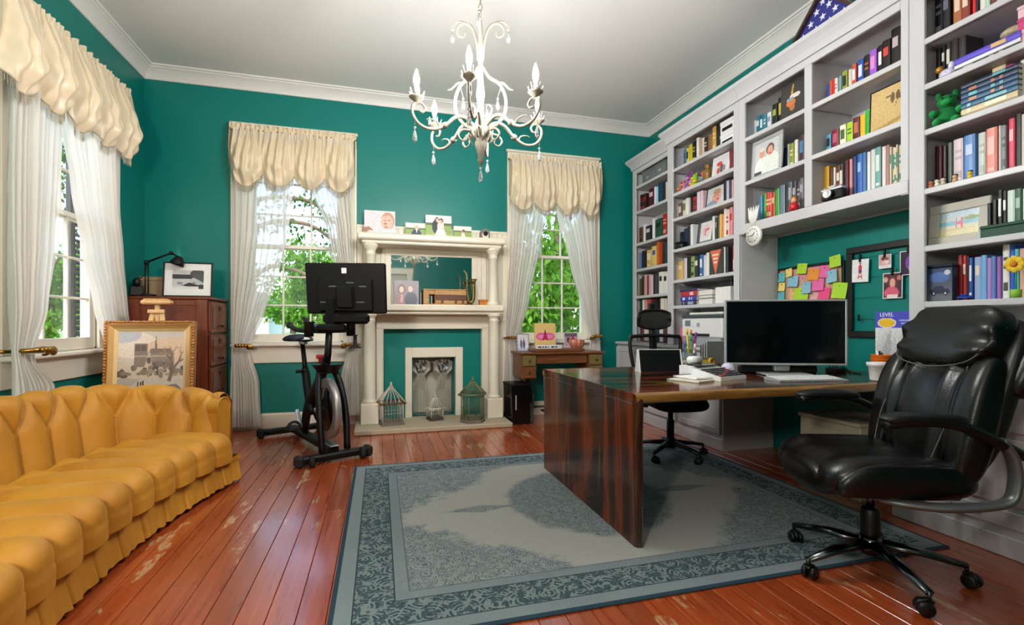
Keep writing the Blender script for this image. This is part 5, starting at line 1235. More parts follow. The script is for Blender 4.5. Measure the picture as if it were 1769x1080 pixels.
# ================================================================ OFFICE CHAIRS (local +y = the way the sitter faces)
LEA = mat('black_leather', '#050506', .30, var=.25, scale=18, bump=.22, bscale=140, spec=.5); LEAS = mat('black_leather_side', '#070708', .45, bump=.2, bscale=160)
PLA = mat('black_plastic', '#0a0a0b', .42, spec=.4); CHR = mat('gunmetal_chrome', '#5a5c60', .22, 1.0); SLV = mat('silver_grey_plastic', '#6f7072', .38, .6); STI = mat('grey_stitch', '#57554f', .7)
def star_base(C, R, mleg, hub_z=.13, ang0=0.0, mc=PLA):
    q = MB(); q.lathe([(.0, hub_z - .045), (.04, hub_z - .045), (.048, hub_z), (.04, hub_z + .035), (.0, hub_z + .035)], 20); q.build('hub', mleg, C)
    for k in range(5):
        a = ang0 + 2 * PI * k / 5; d = Vector((math.cos(a), math.sin(a), 0)); sd = Vector((-d.y, d.x, 0))
        q = MB(); q.tube([d * .03 + Vector((0, 0, hub_z)), d * (R * .55) + Vector((0, 0, hub_z - .012)), d * R + Vector((0, 0, .085))], [(.022, .036), (.017, .028), (.012, .018)], 10, flat=(0, 0, 1)); leg = q.build('base_leg', mleg, C)
        c = d * R; K = bpy.data.objects.new('caster', None); COL.objects.link(K); K.parent = C; K.location = c; K.rotation_euler = (0, 0, a + .9 + k)
        MB().cyl((0, 0, .055), (0, 0, .09), .008, n=8).build('stem', CHR, K)
        for sx in (-1, 1):
            q = MB(); q.lathe([(0, -.011), (.022, -.011), (.029, -.006), (.029, .006), (.022, .011), (0, .011)], 18, (sx * .017, .016, .029), Matrix.Rotation(PI / 2, 3, 'Y')); q.build('wheel', mc, K)
        q = MB(); q.tube([(0, .045, .03), (0, .035, .052), (0, .01, .062), (0, -.012, .05)], [(.012, .006)] * 4, 8, flat=(1, 0, 0)); q.build('hood', mc, K)
def cushion(fn_w, pts, nm, m, par, nu=26, nv=24, puff=.03):
    pass
# ---- leather executive chair
EC = thing('leather_office_chair', 'black leather executive office chair with padded arms and chrome base', 'office chair', (2.115, 1.645, 0), math.radians(69.5))
star_base(EC, .335, CHR, .125, math.radians(36.5))
q = MB(); q.lathe([(.034, .15), (.038, .17), (.038, .27), (.03, .285), (.0, .285)], 18); q.build('column_cover', PLA, EC)
q = MB(); q.cyl((0, 0, .28), (0, 0, .38), .016, n=12); q.build('gas_lift', CHR, EC)
MB().box(-.10, .10, -.13, .12, .365, .405, .012).build('tilt_mechanism', PLA, EC)
q = MB(); q.tube([(.08, .02, .385), (.22, .03, .38), (.29, .03, .37)], .007, 8); q.build('tilt_lever', PLA, EC)
def superq(u, v, w, l, h, e=.45):
    a = 2 * PI * u; b = PI * (v - .5)
    s = lambda x, k: math.copysign(abs(x) ** k, x)
    return s(math.cos(b), e) * s(math.cos(a), e) * w, s(math.cos(b), e) * s(math.sin(a), e) * l, s(math.sin(b), .8) * h
def pad(nm, c, w, l, h, m, par, e=.45, bend=None, rot=None, nu=40, nv=20, seam=None):
    q = MB(); R = Euler(rot).to_matrix() if rot else Matrix.Identity(3)
    def fn(u, v):
        x, y, z = superq(u, v, w, l, h, e)
        if bend: x, y, z = bend(x, y, z)
        return R @ Vector((x, y, z)) + Vector(c)
    q.surf(fn, nu, nv, closeu=True); return q.build(nm, m, par)
# seat: thick pillow with a waterfall front and stitched side panels
def seat_bend(x, y, z): return x, y, z - .06 * max(0, (y - .12) / .18) ** 2 + .02 * (x / .27) ** 2 + (.012 * math.cos(x * 30) if z > 0 else 0) * .4
se = pad('seat', (0, .04, .475), .275, .275, .075, LEA, EC, .38, seat_bend)
pad('seat_side_roll', (-.24, .02, .475), .05, .26, .07, LEA, EC, .6, lambda x, y, z: (x, y, z - .06 * max(0, (y - .12) / .18) ** 2)); pad('seat_side_roll', (.24, .02, .475), .05, .26, .07, LEA, EC, .6, lambda x, y, z: (x, y, z - .06 * max(0, (y - .12) / .18) ** 2))
pad('seat_front_pillow', (0, .24, .47), .20, .085, .07, LEA, EC, .6, lambda x, y, z: (x, y, z - .03))
MB().box(-.24, .24, -.2, .24, .40, .425, .01).build('seat_pan', PLA, EC)
for sx in (-1, 1):
    q = MB(); q.tube(cr([(sx * .195, .30, .47), (sx * .205, .20, .538), (sx * .21, .0, .552), (sx * .20, -.2, .545)], 5), .003, 5); q.build('stitching', STI, se)
# back: leans backward; local frame tilted
BT = math.radians(22)
BKO = bpy.data.objects.new('backrest', None); COL.objects.link(BKO); BKO.parent = EC; BKO.location = (0, -.20, .50); BKO.rotation_euler = (BT, 0, 0)
def back_bend(x, y, z): return x * (1 + .06 * math.sin(z * 4)), y + .45 * x * x + .03 * math.sin((z + .05) * 6), z
pad('back_shell', (0, -.045, .33), .295, .05, .35, LEAS, BKO, .45, back_bend)
def chan(x, y, z):
    x2, y2, z2 = back_bend(x, y, z); return x2, y2 + (.010 * math.cos(x * 2 * PI / .095) if y > 0 else 0), z2
pad('lower_pad', (0, .015, .21), .20, .062, .235, LEA, BKO, .4, chan, nu=72)
for sx in (-1, 1):
    pad('side_bolster', (sx * .235, .035, .22), .062, .065, .26, LEA, BKO, .62, lambda x, y, z: (x, y + .03 * math.sin((z + .05) * 6), z))
    q = MB(); q.tube(cr([(sx * .17, .085, .0), (sx * .19, .10, .15), (sx * .19, .095, .30), (sx * .16, .09, .43)], 5), .003, 5); q.build('stitching', STI, BKO)
def head_bend(x, y, z):
    y += .35 * x * x; y += .016 * math.sin(z * 60) * (max(0, abs(x) - .10) / .16) * (1 if y > 0 else 0); return x, y, z
pad('headrest', (0, .055, .555), .25, .075, .145, LEA, BKO, .5, head_bend, nu=64, nv=30)
q = MB(); q.tube(cr([(-.245, .08, .60), (-.235, .115, .50), (-.18, .13, .425), (0, .135, .395), (.18, .13, .425), (.235, .115, .50), (.245, .08, .60)], 6), .003, 5); q.build('head_piping', STI, BKO)
for sx in (-1, 1): pad('shoulder_wing', (sx * .275, -.02, .46), .05, .05, .11, LEA, BKO, .7)
# arms
for sx in (-1, 1):
    q = MB(); P = cr([(sx * .315, .15, .715), (sx * .325, .04, .73), (sx * .325, -.10, .72), (sx * .32, -.23, .665), (sx * .315, -.34, .605)], 6)
    q.tube(P, [(.020, .034 + .006 * math.sin(PI * i / (len(P) - 1))) for i in range(len(P))], 12, flat=(0, 0, 1)); q.build('arm_beam', PLA, EC)
    pad('arm_pad', (sx * .322, .01, .742), .045, .15, .022, LEAS, EC, .6, lambda x, y, z: (x, y, z - .25 * (y) ** 2))
    q = MB(); P = cr([(sx * .17, .10, .395), (sx * .25, .06, .395), (sx * .315, -.08, .40), (sx * .335, -.26, .43), (sx * .335, -.30, .50), (sx * .33, -.295, .60), (sx * .325, -.255, .665)], 6)
    q.tube(P, [(.016, .03)] * len(P), 12, flat=(0, 0, 1)); q.build('arm_bracket', SLV, EC)
# ---- mesh task chair on the far side of the desk
MC = thing('mesh_office_chair', 'black mesh task chair with headrest, pushed under the far side of the desk', 'office chair', (2.33, 3.50, .0), math.radians(180 - 8))
star_base(MC, .30, PLA, .12, math.radians(40))
q = MB(); q.lathe([(.03, .14), (.03, .30), (.022, .31), (.022, .40), (0, .40)], 16); q.build('gas_lift', PLA, MC)
MB().box(-.09, .09, -.12, .10, .39, .43, .012).build('tilt_mechanism', PLA, MC)
FAB = mat('black_mesh_fabric', '#141516', .8, bump=.4, bscale=260)
pad('seat', (0, .02, .465), .25, .25, .04, FAB, MC, .5, lambda x, y, z: (x, y, z - .04 * max(0, (y - .1) / .15) ** 2))
q = MB(); q.tube(cr([(0, -.10, .41), (0, -.26, .43), (0, -.33, .56), (0, -.335, .80), (0, -.36, 1.02), (0, -.37, 1.16)], 4), [(.02, .035)] * 21, 10, flat=(0, 1, 0)); q.build('spine', PLA, MC)
q = MB(); loop = cr([(-.20, -.30, .99), (-.235, -.30, .97), (-.225, -.285, .80), (-.17, -.27, .60), (-.08, -.265, .555), (.08, -.265, .555), (.17, -.27, .60), (.225, -.285, .80), (.235, -.30, .97), (.20, -.30, .99), (0, -.315, 1.0), (-.20, -.30, .99)], 4)
q.tube(loop[:-1], .016, 8, closed=True); bo = q.build('backrest_frame', PLA, MC)
def meshback(u, v):
    z = .57 + .42 * v; w = .10 + .125 * min(1, v * 1.6) ** .7; x = -w + 2 * w * u; return (x, -.285 - .02 * v + .03 * math.cos(PI * (u - .5)) * -1 + .02, z)
MESHM = sheer_mat('black_open_mesh', '#15161a', .45, .1)
q = MB(); q.surf(meshback, 24, 24); q.build('backrest_mesh', MESHM, bo)
pad('lumbar_pad', (0, -.30, .70), .13, .025, .06, PLA, MC, .5)
def hr(u, v):
    x = -.15 + .30 * u; z = 1.06 + .165 * v; zz = z - .02 * (abs(u - .5) * 2) ** 3 * (1 if v > .5 else -1) * 1.5; return (x, -.33 + .5 * x * x - .02 * (v - .5) ** 2, zz)
q = MB(); q.surf(hr, 18, 10); ho = q.build('headrest', FAB, MC)
q = MB(); q.tube([Vector(hr(u, v)) for u, v in [(k / 8, 0) for k in range(8)] + [(1, k / 5) for k in range(5)] + [(1 - k / 8, 1) for k in range(8)] + [(0, 1 - k / 5) for k in range(5)]], .012, 8, closed=True); q.build('headrest_frame', PLA, ho)
MB().box(-.035, .035, -.385, -.345, 1.13, 1.29, .012).build('headrest_post', PLA, MC)
for sx in (-1, 1):
    q = MB(); q.tube(cr([(sx * .20, .0, .43), (sx * .30, .0, .45), (sx * .305, .0, .56), (sx * .30, .0, .64)], 4), .02, 10); q.build('arm_post', PLA, MC)
    MB().box(sx * .30 - .04, sx * .30 + .04, -.12, .12, .64, .67, .012).build('arm_pad', PLA, MC)
# ================================================================ ON THE DESK
ZD = .7608
WPL = mat('white_plastic_gloss', '#e6e6e6', .3); ALU = mat('brushed_aluminium', '#d4d6d8', .35, .55); SCR = mat('dark_screen_glass', '#05070a', .12, spec=.35)
# monitor
MO = thing('computer_monitor', 'large silver-framed computer monitor with a dark screen on the desk', 'monitor', (2.605, 2.607, ZD), math.radians(-22))
w, h, z0 = .77, .437, .065
for nm, x0, x1, za, zb in (('bezel_rail', -w / 2, w / 2, z0, z0 + .014), ('bezel_rail', -w / 2, w / 2, z0 + h - .012, z0 + h), ('bezel_stile', -w / 2, -w / 2 + .013, z0 + .014, z0 + h - .012), ('bezel_stile', w / 2 - .013, w / 2, z0 + .014, z0 + h - .012)):
    MB().box(x0, x1, -.012, .012, za, zb, .003).build(nm, ALU, MO)
MB().box(-w / 2 + .012, w / 2 - .012, -.008, .006, z0 + .012, z0 + h - .011).build('screen', SCR, MO)
MB().box(-w / 2 + .01, w / 2 - .01, .006, .03, z0 + .01, z0 + h - .01, .01).build('back_cover', PLA, MO)
MB().box(-.05, .05, .03, .075, .02, z0 + .3, .01).build('stand_neck', ALU, MO); 
MB().box(-.15, .15, -.09, .10, .0, .012, .005).build('stand_foot', ALU, MO)
# sound bar behind the foot
SBR = thing('sound_bar', 'black sound bar lying under the monitor', 'speaker', (2.655, 2.735, ZD), math.radians(-20))
MB().box(-.26, .26, -.045, .0, .0, .058, .012).build('case', PLA, SBR); MB().box(-.25, .25, -.047, -.044, .008, .05, .001).build('grille', mat('speaker_cloth', '#15161a', .9, bump=.5, bscale=400), SBR)
# keyboard
KB = thing('keyboard', 'slim white and silver keyboard in front of the monitor', 'keyboard', (2.49, 2.335, ZD), math.radians(-9))
m = MB(); m.prism([(-.075, .0), (.075, .0), (.075, .016), (.06, .018), (-.075, .006)], -.22, .22, 'x'); m.build('case', ALU, KB)
key = None
for r in range(5):
    for c in range(14):
        x = -.205 + c * .0295; y = -.055 + r * .026; z = .0075 + (y + .075) / .135 * .012
        if key is None: key = MB().box(-.0128, .0128, -.0115, .0115, 0, .004, .0015).build('key', WPL, KB, (x, y, z), (.088, 0, 0))
        else: share('key', key, KB, (x, y, z), (.088, 0, 0))
# printing calculator
CA = thing('desk_calculator', 'white printing desk calculator with dark display and keys', 'calculator', (2.02, 2.585, ZD), math.radians(16))
m = MB(); m.prism([(-.15, 0), (.15, 0), (.15, .075), (.08, .072), (-.15, .022)], -.125, .125, 'x'); m.build('body', WPL, CA)
sl = math.atan2(.05, .23)
MB().box(-.105, .105, .03, .075, -.002, .004, .002, ).build('display', SCR, CA, (0, .0, .066), (sl, 0, 0))
MB().box(-.08, .08, .09, .13, .075, .082, .003).build('paper_slot', PLA, CA)
ck = None; rk = random.Random(2)
for r in range(5):
    for c in range(7):
        x = -.1 + c * .033; y = -.135 + r * .031; z = .0235 + (y + .15) / .23 * .05
        mm = mat('calc_key_dark', '#2b2d33', .4) if (r * 7 + c) % 9 else mat('calc_key_red', '#b03a30', .4)
        MB().box(x - .013, x + .013, y - .011, y + .011, z, z + .008, .003).build('key', mm, CA)
q = MB(); q.cyl((-.05, .13, .105), (.05, .13, .105), .025, n=18); q.build('paper_roll', mat('paper_white', '#eeeeec', .85), CA)
# papers and notebooks
for k, (x, y, a, w_, l_, c, lab) in enumerate(((1.80, 2.50, .35, .16, .22, '#d9d6c8', 'cream notepad lying beside the calculator, lowest of the papers'), (1.83, 2.52, .15, .13, .19, '#eceae4', 'white paper pad on the cream notepad'))):
    P_ = thing('notepad', lab, 'notepad', (x, y, ZD + k * .0135), a, 'papers beside the calculator')
    MB().box(-w_ / 2, w_ / 2, -l_ / 2, l_ / 2, 0, .010, .001).build('pages', mat('pad_' + c, c, .85), P_); MB().box(-w_ / 2, w_ / 2, l_ / 2 - .02, l_ / 2 + .001, .0, .0125, .002).build('binding', PLA, P_)
GBM = bpy.data.materials.new('iridescent_glass'); GBM.use_nodes = True
g_ = GBM.node_tree.nodes['Principled BSDF']; nn = GBM.node_tree.nodes.new('ShaderNodeTexNoise'); nn.inputs['Scale'].default_value = 14
rr_ = ramp(GBM.node_tree.nodes, nn.outputs['Fac'], GBM.node_tree.links, [(.3, '#8fe0b0'), (.45, '#e8e4f0'), (.6, '#b98fd8'), (.75, '#6f8fd8')]); GBM.node_tree.links.new(rr_.outputs[0], g_.inputs['Base Color']); g_.inputs['Roughness'].default_value = .08; g_.inputs['Coat Weight'].default_value = 1
PWT = thing('paperweight', 'round iridescent glass paperweight in front of the monitor corner', 'paperweight', (2.235, 2.70, ZD))
m = MB(); m.lathe([(0, 0), (.026, 0), (.040, .012), (.046, .034), (.042, .058), (.028, .077), (0, .085)], 24); m.build('dome', GBM, PWT); MB().lathe([(0, 0), (.03, 0), (.03, .002), (0, .002)], 18, (0, 0, -.0)).build('felt_foot', PLA, PWT)
# tablet terminal
TS = thing('tablet_terminal', 'black-screened tablet terminal in a white tilted case', 'tablet', (1.92, 3.02, ZD), math.radians(-14))
for x0 in (-.155, .147):
    m = MB(); m.prism([(-.05, 0), (.075, 0), (.055, .03), (.022, .155), (.0, .16), (-.045, .012)], x0, x0 + .008, 'x'); m.build('case_side', WPL, TS)
m = MB(); m.prism([(-.042, .002), (.07, .002), (.05, .028), (.018, .15), (.003, .152), (-.038, .012)], -.146, .146, 'x'); m.build('body', PLA, TS)
MB().bar((0, -.0405, .013), (0, .0005, .153), .288, .003, .001).build('screen', mat('matte_black_glass', '#050607', .35, spec=.3), TS); MB().box(-.146, .146, .0, .022, .153, .16, .002).build('top_edge', ALU, TS)
# marker cup
CUPM = mat('clear_smoke_cup', '#5c6a70', .2, spec=.6)
PC = thing('pen_cup', 'dark cup crammed with coloured markers and scissors by the printer', 'pen cup', (2.40, 3.33, ZD))
MB().lathe([(0, 0), (.042, 0), (.045, .005), (.047, .11), (.043, .11), (.041, .008), (0, .008)], 20).build('cup', CUPM, PC)
for k, (dx, dy, hh, c) in enumerate(((-.02, 0, .30, '#e0c22c'), (.01, .01, .29, '#e07a1e'), (.02, -.015, .27, '#8a2fa8'), (-.01, -.02, .25, '#2e9e57'), (0, .022, .22, '#e8d89a'), (-.026, .012, .2, '#2a6fb8'), (.028, .01, .23, '#c23a6a'), (.005, -.028, .18, '#f0f0ea'))):
    m = MB(); m.cyl((dx * .6, dy * .6, .01), (dx * 1.7, dy * 1.7, hh), .007, n=8); o = m.build('marker', mat('marker_' + c, c, .4), PC)
    m = MB(); m.cyl((dx * 1.7 - dx * .2, dy * 1.7 - dy * .2, hh - .045), (dx * 1.72, dy * 1.72, hh + .004), .0085, n=8); m.build('cap', mat('marker_' + c, c, .4), o)
TD = thing('tape_dispenser', 'gold tape dispenser on the desk beside the marker cup', 'tape dispenser', (2.46, 3.17, ZD), .2)
GLD = mat('polished_gold', '#c9a33c', .25, 1.0)
m = MB(); m.prism([(-.07, 0), (.09, 0), (.09, .03), (.06, .035), (.03, .02)] + arc(-.02, .035, .042, -20, 200, 10), -.025, .025, 'y'); m.build('body', GLD, TD)
m = MB(); m.lathe([(.016, -.012), (.034, -.012), (.034, .012), (.016, .012), (.016, -.012)], 22, (-.02, -.03, .05), Matrix.Rotation(PI / 2, 3, 'X')); m.build('tape_roll', mat('amber_tape', '#b8942e', .3), TD)
FH = thing('file_holder', 'grey wire-mesh file holder standing behind the tape dispenser', 'file holder', (2.63, 3.345, ZD), math.radians(-12))
for k, y in enumerate((-.06, -.02, .02, .06)): MB().box(-.085, .085, y - .0015, y + .0015, .012, .20 - .012 * k, .0005).build('divider', mat('mesh_grey_metal', '#8f9294', .4, .7, bump=.6, bscale=300), FH)
MB().box(-.09, .09, -.07, .07, 0, .012, .002).build('tray', mat('mesh_grey_metal', '#8f9294'), FH)
for k in range(3): MB().box(-.08, .08, -.05 + k * .04, -.035 + k * .04, .0125, .205 - .02 * k).build('folder', mat('manila_' + str(k), ['#c9cdd0', '#d8d4c8', '#b8bcc0'][k], .8), FH)
FG = thing('gnome_figure', 'tiny beige figurine between the tablet and the marker cup', 'figurine', (2.13, 3.02, ZD))
MB().lathe([(0, 0), (.022, 0), (.026, .02), (.018, .045), (.012, .05)], 14).build('body', mat('terracotta_beige', '#b08a6a', .8), FG); MB().ball((0, 0, .062), .016, 12, 8).build('head', mat('bone', '#e0d6c4', .7), FG)
# orange tin, white pot, cables
OC = thing('orange_tin', 'orange pierced metal tin standing at the alcove wall', 'tin', (3.03, 2.285, ZD))
ORM = mat('orange_enamel', '#e8741c', .35)
MB().lathe([(0, 0), (.054, 0), (.056, .004), (.056, .143), (.059, .146), (.055, .148), (.052, .144), (.052, .008), (0, .008)], 26).build('wall', ORM, OC)
for z in (.03, .06, .09, .12):
    m = MB(); m.tube([(.057 * math.cos(2 * PI * k / 24), .057 * math.sin(2 * PI * k / 24), z) for k in range(24)], .0022, 6, closed=True); m.build('ridge', ORM, OC)
for k, c in enumerate(('#e8e8e4', '#2c3a6a', '#8a5a3c')): m = MB(); m.cyl((.01 * k - .01, .0, .01), (.02 * k - .025, .01, .18 - .01 * k), .006, n=8); m.build('pen', mat('pen_' + c, c, .4), OC)
WPt = thing('white_pot', 'white ribbed pot next to the orange tin', 'pot', (2.865, 2.185, ZD))
MB().lathe([(0, 0), (.036, 0), (.040, .01), (.046, .085), (.055, .09), (.056, .11), (.05, .112), (.042, .09), (.036, .012), (0, .012)], 26).build('pot', WPL, WPt)
MB().lathe([(0, .088), (.04, .088), (0, .093)], 16).build('filling', mat('potting_stones', '#c8c2b4', .9, bump=.8, bscale=90), WPt)
CBX = thing('power_brick', 'black power hub with looped cables at the back of the desk', 'power hub', (3.10, 2.66, ZD), .3)
MB().box(-.07, .07, -.04, .04, 0, .035, .006).build('box', PLA, CBX)
for k in range(3):
    m = MB(); m.tube(cr([(-.06 + .04 * k, .0, .03), (-.08 + .05 * k, .05, .10 + .03 * k), (.02 + .03 * k, .06, .16 + .02 * k), (.10, .04, .09), (.09 + .02 * k, -.03, .006), (-.02, -.10 - .03 * k, .005)], 6), .0035, 6); m.build('cable', BKR, CBX)

# ================================================================ ALCOVE WALL
XW = XR - .002; RZ = -PI / 2
CK = thing('pin_board', 'black-framed pin board crowded with sticky notes behind the monitor', 'pin board', (XW - .022, 3.135, 1.06), RZ)
bw_, bh_ = .625, .525
for nm, x0, x1, za, zb in (('frame_rail', -bw_ / 2, bw_ / 2, 0, .022), ('frame_rail', -bw_ / 2, bw_ / 2, bh_ - .022, bh_), ('frame_stile', -bw_ / 2, -bw_ / 2 + .022, .022, bh_ - .022), ('frame_stile', bw_ / 2 - .022, bw_ / 2, .022, bh_ - .022)):
    MB().box(x0, x1, 0, .02, za, zb, .003).build(nm, mat('black_frame_paint', '#0e0f10', .45), CK)
MB().box(-bw_ / 2 + .015, bw_ / 2 - .015, .008, .018, .015, bh_ - .015).build('cork_sheet', mat('cork_tan', '#c9a37c', .9, var=.3, scale=60), CK)
CHT = canvas('paper_chart', 'pink and tan chart paper pinned under the sticky notes', 'paper', (XW - .0185, 3.11, 1.085), RZ, .46, .475, '#d8a890', [('r', .0, .8, 1, 1, '#e09aa0'), ('r', .05, .4, .3, .7, '#e8c080'), ('r', .4, .2, .9, .6, '#e8b4b0')], th=.002, nx=20, tilt=0)
NOTES = [((3.43, 1.545), (3.36, 1.465), 'blue', 'topmost blue note in the column at the board edge'), ((3.43, 1.458), (3.36, 1.385), 'yellow', 'pale yellow note in the column at the board edge'), ((3.43, 1.378), (3.36, 1.305), 'blue', 'lowest blue note in the column at the board edge'),
         ((3.235, 1.60), (3.14, 1.515), 'lime', 'lime note overlapping the board frame above the chart'), ((3.33, 1.505), (3.225, 1.415), 'sky', 'sky-blue note just inside the pink chart'), ((3.135, 1.545), (3.03, 1.455), 'orange', 'orange note at the top middle of the board'), ((3.02, 1.56), (2.94, 1.465), 'pink', 'pink note right of the orange note'),
         ((2.925, 1.625), (2.83, 1.535), 'lime', 'lime note folded over the top frame near the clip frame'), ((3.085, 1.46), (2.98, 1.365), 'pink', 'large pink note in the centre of the board'), ((2.95, 1.515), (2.86, 1.42), 'sky', 'sky-blue note under the folded lime note'), ((2.915, 1.415), (2.795, 1.295), 'lime', 'biggest lime note hanging over the board side'),
         ((3.03, 1.385), (2.93, 1.295), 'rose', 'rose note left of the biggest lime note'), ((3.26, 1.395), (3.125, 1.285), 'lime', 'wide lime note low in the middle of the board'), ((3.175, 1.44), (3.09, 1.35), 'sky', 'sky-blue note between pink and lime notes'), ((3.335, 1.57), (3.27, 1.50), 'yellow', 'yellow note at the top corner of the chart')]
NC = {'blue': '#62b8c8', 'yellow': '#f0d878', 'lime': '#b4e03c', 'sky': '#8fc4d8', 'orange': '#f29a3c', 'pink': '#f06fb0', 'rose': '#f04f8c'}
for k, ((ya, za), (yb, zb), c, lab) in enumerate(NOTES):
    N_ = thing('sticky_note', lab, 'sticky note', (XW - .0245 - .0012 * (k % 5) - .0006 * k, (ya + yb) / 2, zb), RZ, 'sticky notes on the pin board', rot=(0, random.uniform(-.14, .14), RZ))
    ww, hh = ya - yb, za - zb
    def nf(u, v): return ((u - .5) * ww, -.010 * (1 - v) ** 2 - .004 * math.sin(PI * u) * (1 - v), v * hh)
    m = MB(); m.surf(nf, 6, 6); m.build('paper', mat('note_' + c, NC[c], .8), N_)
    m = MB(); m.ball((0, -.004, hh * .8), .0035, 8, 6); m.build('pin', PLA, N_)
CF = thing('photo_clip_frame', 'black open frame with wires and clipped snapshots on the alcove wall', 'photo frame', (XW - .028, 2.455, 1.005), RZ)
fw_, fh_ = .69, .66
for nm, x0, x1, za, zb in (('frame_rail', -fw_ / 2, fw_ / 2, 0, .045), ('frame_rail', -fw_ / 2, fw_ / 2, fh_ - .045, fh_), ('frame_stile', -fw_ / 2, -fw_ / 2 + .045, .045, fh_ - .045), ('frame_stile', fw_ / 2 - .045, fw_ / 2, .045, fh_ - .045)):
    MB().box(x0, x1, 0, .026, za, zb, .003).build(nm, mat('black_frame_paint', '#0e0f10'), CF)
for z in (.13, .285, .43, .575): MB().cyl((-fw_ / 2 + .04, .012, z), (fw_ / 2 - .04, .012, z), .0012, n=5).build('wire', PLA, CF)
def snap(lab, y, z, w_, h_, bg, shapes):
    S_ = thing('snapshot', lab, 'photo', (XW - .0245, y, z), RZ, 'snapshots clipped on wires', rot=(0, random.uniform(-.05, .05), RZ))
    MB().box(-w_ / 2, w_ / 2, .0004, .0014, 0, h_).build('paper', mat('photo_paper', '#f0efec', .6), S_); picture('print', w_ * .92, h_ * .94, bg, shapes, S_, nx=28, loc=(0, 0, h_ * .03))
    MB().box(-.006, .006, -.012, .006, h_ - .02, h_ + .035, .002).build('clip', PLA, S_); return S_
snap('white snapshot of a person seated on a stool, clipped at the frame side', 2.695, 1.405, .125, .165, '#f2f0f2', [('e', .5, .62, .12, .16, '#c83a50'), ('e', .5, .84, .06, .07, '#a86a58'), ('r', .4, .38, .6, .52, '#2c3a7a'), ('p', [(.35, .1), (.42, .1), (.5, .42), (.44, .42)], '#d05a5a'), ('p', [(.58, .1), (.65, .1), (.56, .42), (.5, .42)], '#d05a5a'), ('r', .36, .2, .64, .23, '#c84a4a')])
snap('little square snapshot of two faces, on the top wire', 2.515, 1.485, .085, .095, '#c9a0a8', [('e', .35, .5, .16, .24, SK), ('e', .66, .5, .16, .24, '#e9d3cc'), ('e', .35, .72, .18, .14, '#5d3a36'), ('e', .66, .7, .18, .12, '#8a5a4a'), ('r', 0, 0, 1, .22, '#e6e0e0')])
snap('larger dark snapshot of a smiling person in red, on the second wire', 2.465, 1.275, .13, .175, '#4a2c38', [('e', .5, .62, .24, .3, '#7a3038'), ('e', .5, .6, .15, .2, '#e0a890'), ('e', .45, .2, .4, .26, '#d8607a'), ('r', .2, 0, .8, .12, '#e8d8d8'), ('e', .85, .8, .12, .1, '#c87a6a'), ('e', .12, .75, .12, .12, '#d8a890')])
snap('dark purple snapshot at the alcove post', 2.36, 1.425, .11, .16, '#2a1c34', [('e', .6, .5, .3, .3, '#7a3fa8'), ('e', .7, .25, .2, .2, '#d890a8')])
for y, z in ((2.70, 1.145), (2.49, 1.15)):
    P_ = thing('clothes_peg', 'small empty black peg on the lowest wire, ' + ('near the frame side' if y > 2.6 else 'above the calendar'), 'peg', (XW - .0225, y, z - .02), RZ, 'empty pegs on the wire')
    MB().box(-.006, .0, -.012, .0, 0, .045, .002).build('jaw', PLA, P_); MB().box(.001, .007, -.012, .0, -.004, .045, .002).build('jaw', PLA, P_)
# calendar
CAL = thing('wall_calendar', 'white calendar with a blue banner reading LEVEL and a yellow oval', 'calendar', (XW - .045, 2.435, .80), RZ)
picture('sheet', .26, .27, '#e6e6ea', [('p', [(.12, .3), (.38, .95), (.42, .95), (.36, .3)], '#c9ccd0'), ('e', .3, .18, .24, .12, '#c8a890'), ('e', .45, .1, .14, .08, '#3a3a48'), ('r', .55, .05, .97, .9, '#f0f0f2')], CAL, nx=30, loc=(0, 0, 0))
MB().box(-.13, .13, .0004, .003, 0, .385).build('backing', mat('calendar_card', '#e8e8ea', .7), CAL)
picture('banner', .26, .115, '#4a4fc0', [('r', 0, 0, 1, .06, '#dddde6'), ('e', .3, .33, .24, .30, '#e8e0f4'), ('e', .3, .34, .21, .25, '#f2c22c'), ('r', .62, .42, .94, .5, '#a8acec'), ('r', .66, .28, .9, .34, '#a8acec')], CAL, nx=52, loc=(0, 0, .27))
def text_mesh(txt, size, ext, material, parent, loc, rot, name='lettering'):
    cu = bpy.data.curves.new(name, 'FONT'); cu.body = txt; cu.size = size; cu.extrude = ext; cu.align_x = 'CENTER'
    to = bpy.data.objects.new(name, cu); COL.objects.link(to); bpy.context.view_layer.update()
    me = bpy.data.meshes.new_from_object(to.evaluated_get(bpy.context.evaluated_depsgraph_get())); bpy.data.objects.remove(to); bpy.data.curves.remove(cu)
    me.materials.clear(); me.materials.append(material); o = bpy.data.objects.new(name, me); COL.objects.link(o); o.parent = parent; o.location = loc; o.rotation_euler = rot; return o
text_mesh('LEVEL', .036, .0006, mat('white_ink', '#f6f6fa', .6), CAL, (-.052, -.0012, .352), (PI / 2, 0, 0))
# under-desk odds and ends
BN = thing('storage_bin', 'pale drawer box standing in the shade under the desk', 'box', (3.05, 2.50, .0), 0)
MB().box(-.2, .2, -.22, .22, 0, .46, .006).build('body', mat('dusty_cream', '#cfc6ae', .7), BN); MB().box(-.215, .205, -.225, .225, .46, .485, .004).build('lid', mat('dusty_cream', '#cfc6ae'), BN); MB().box(-.208, -.198, -.18, .18, .26, .42, .003).build('drawer_front', mat('dusty_cream', '#cfc6ae'), BN)

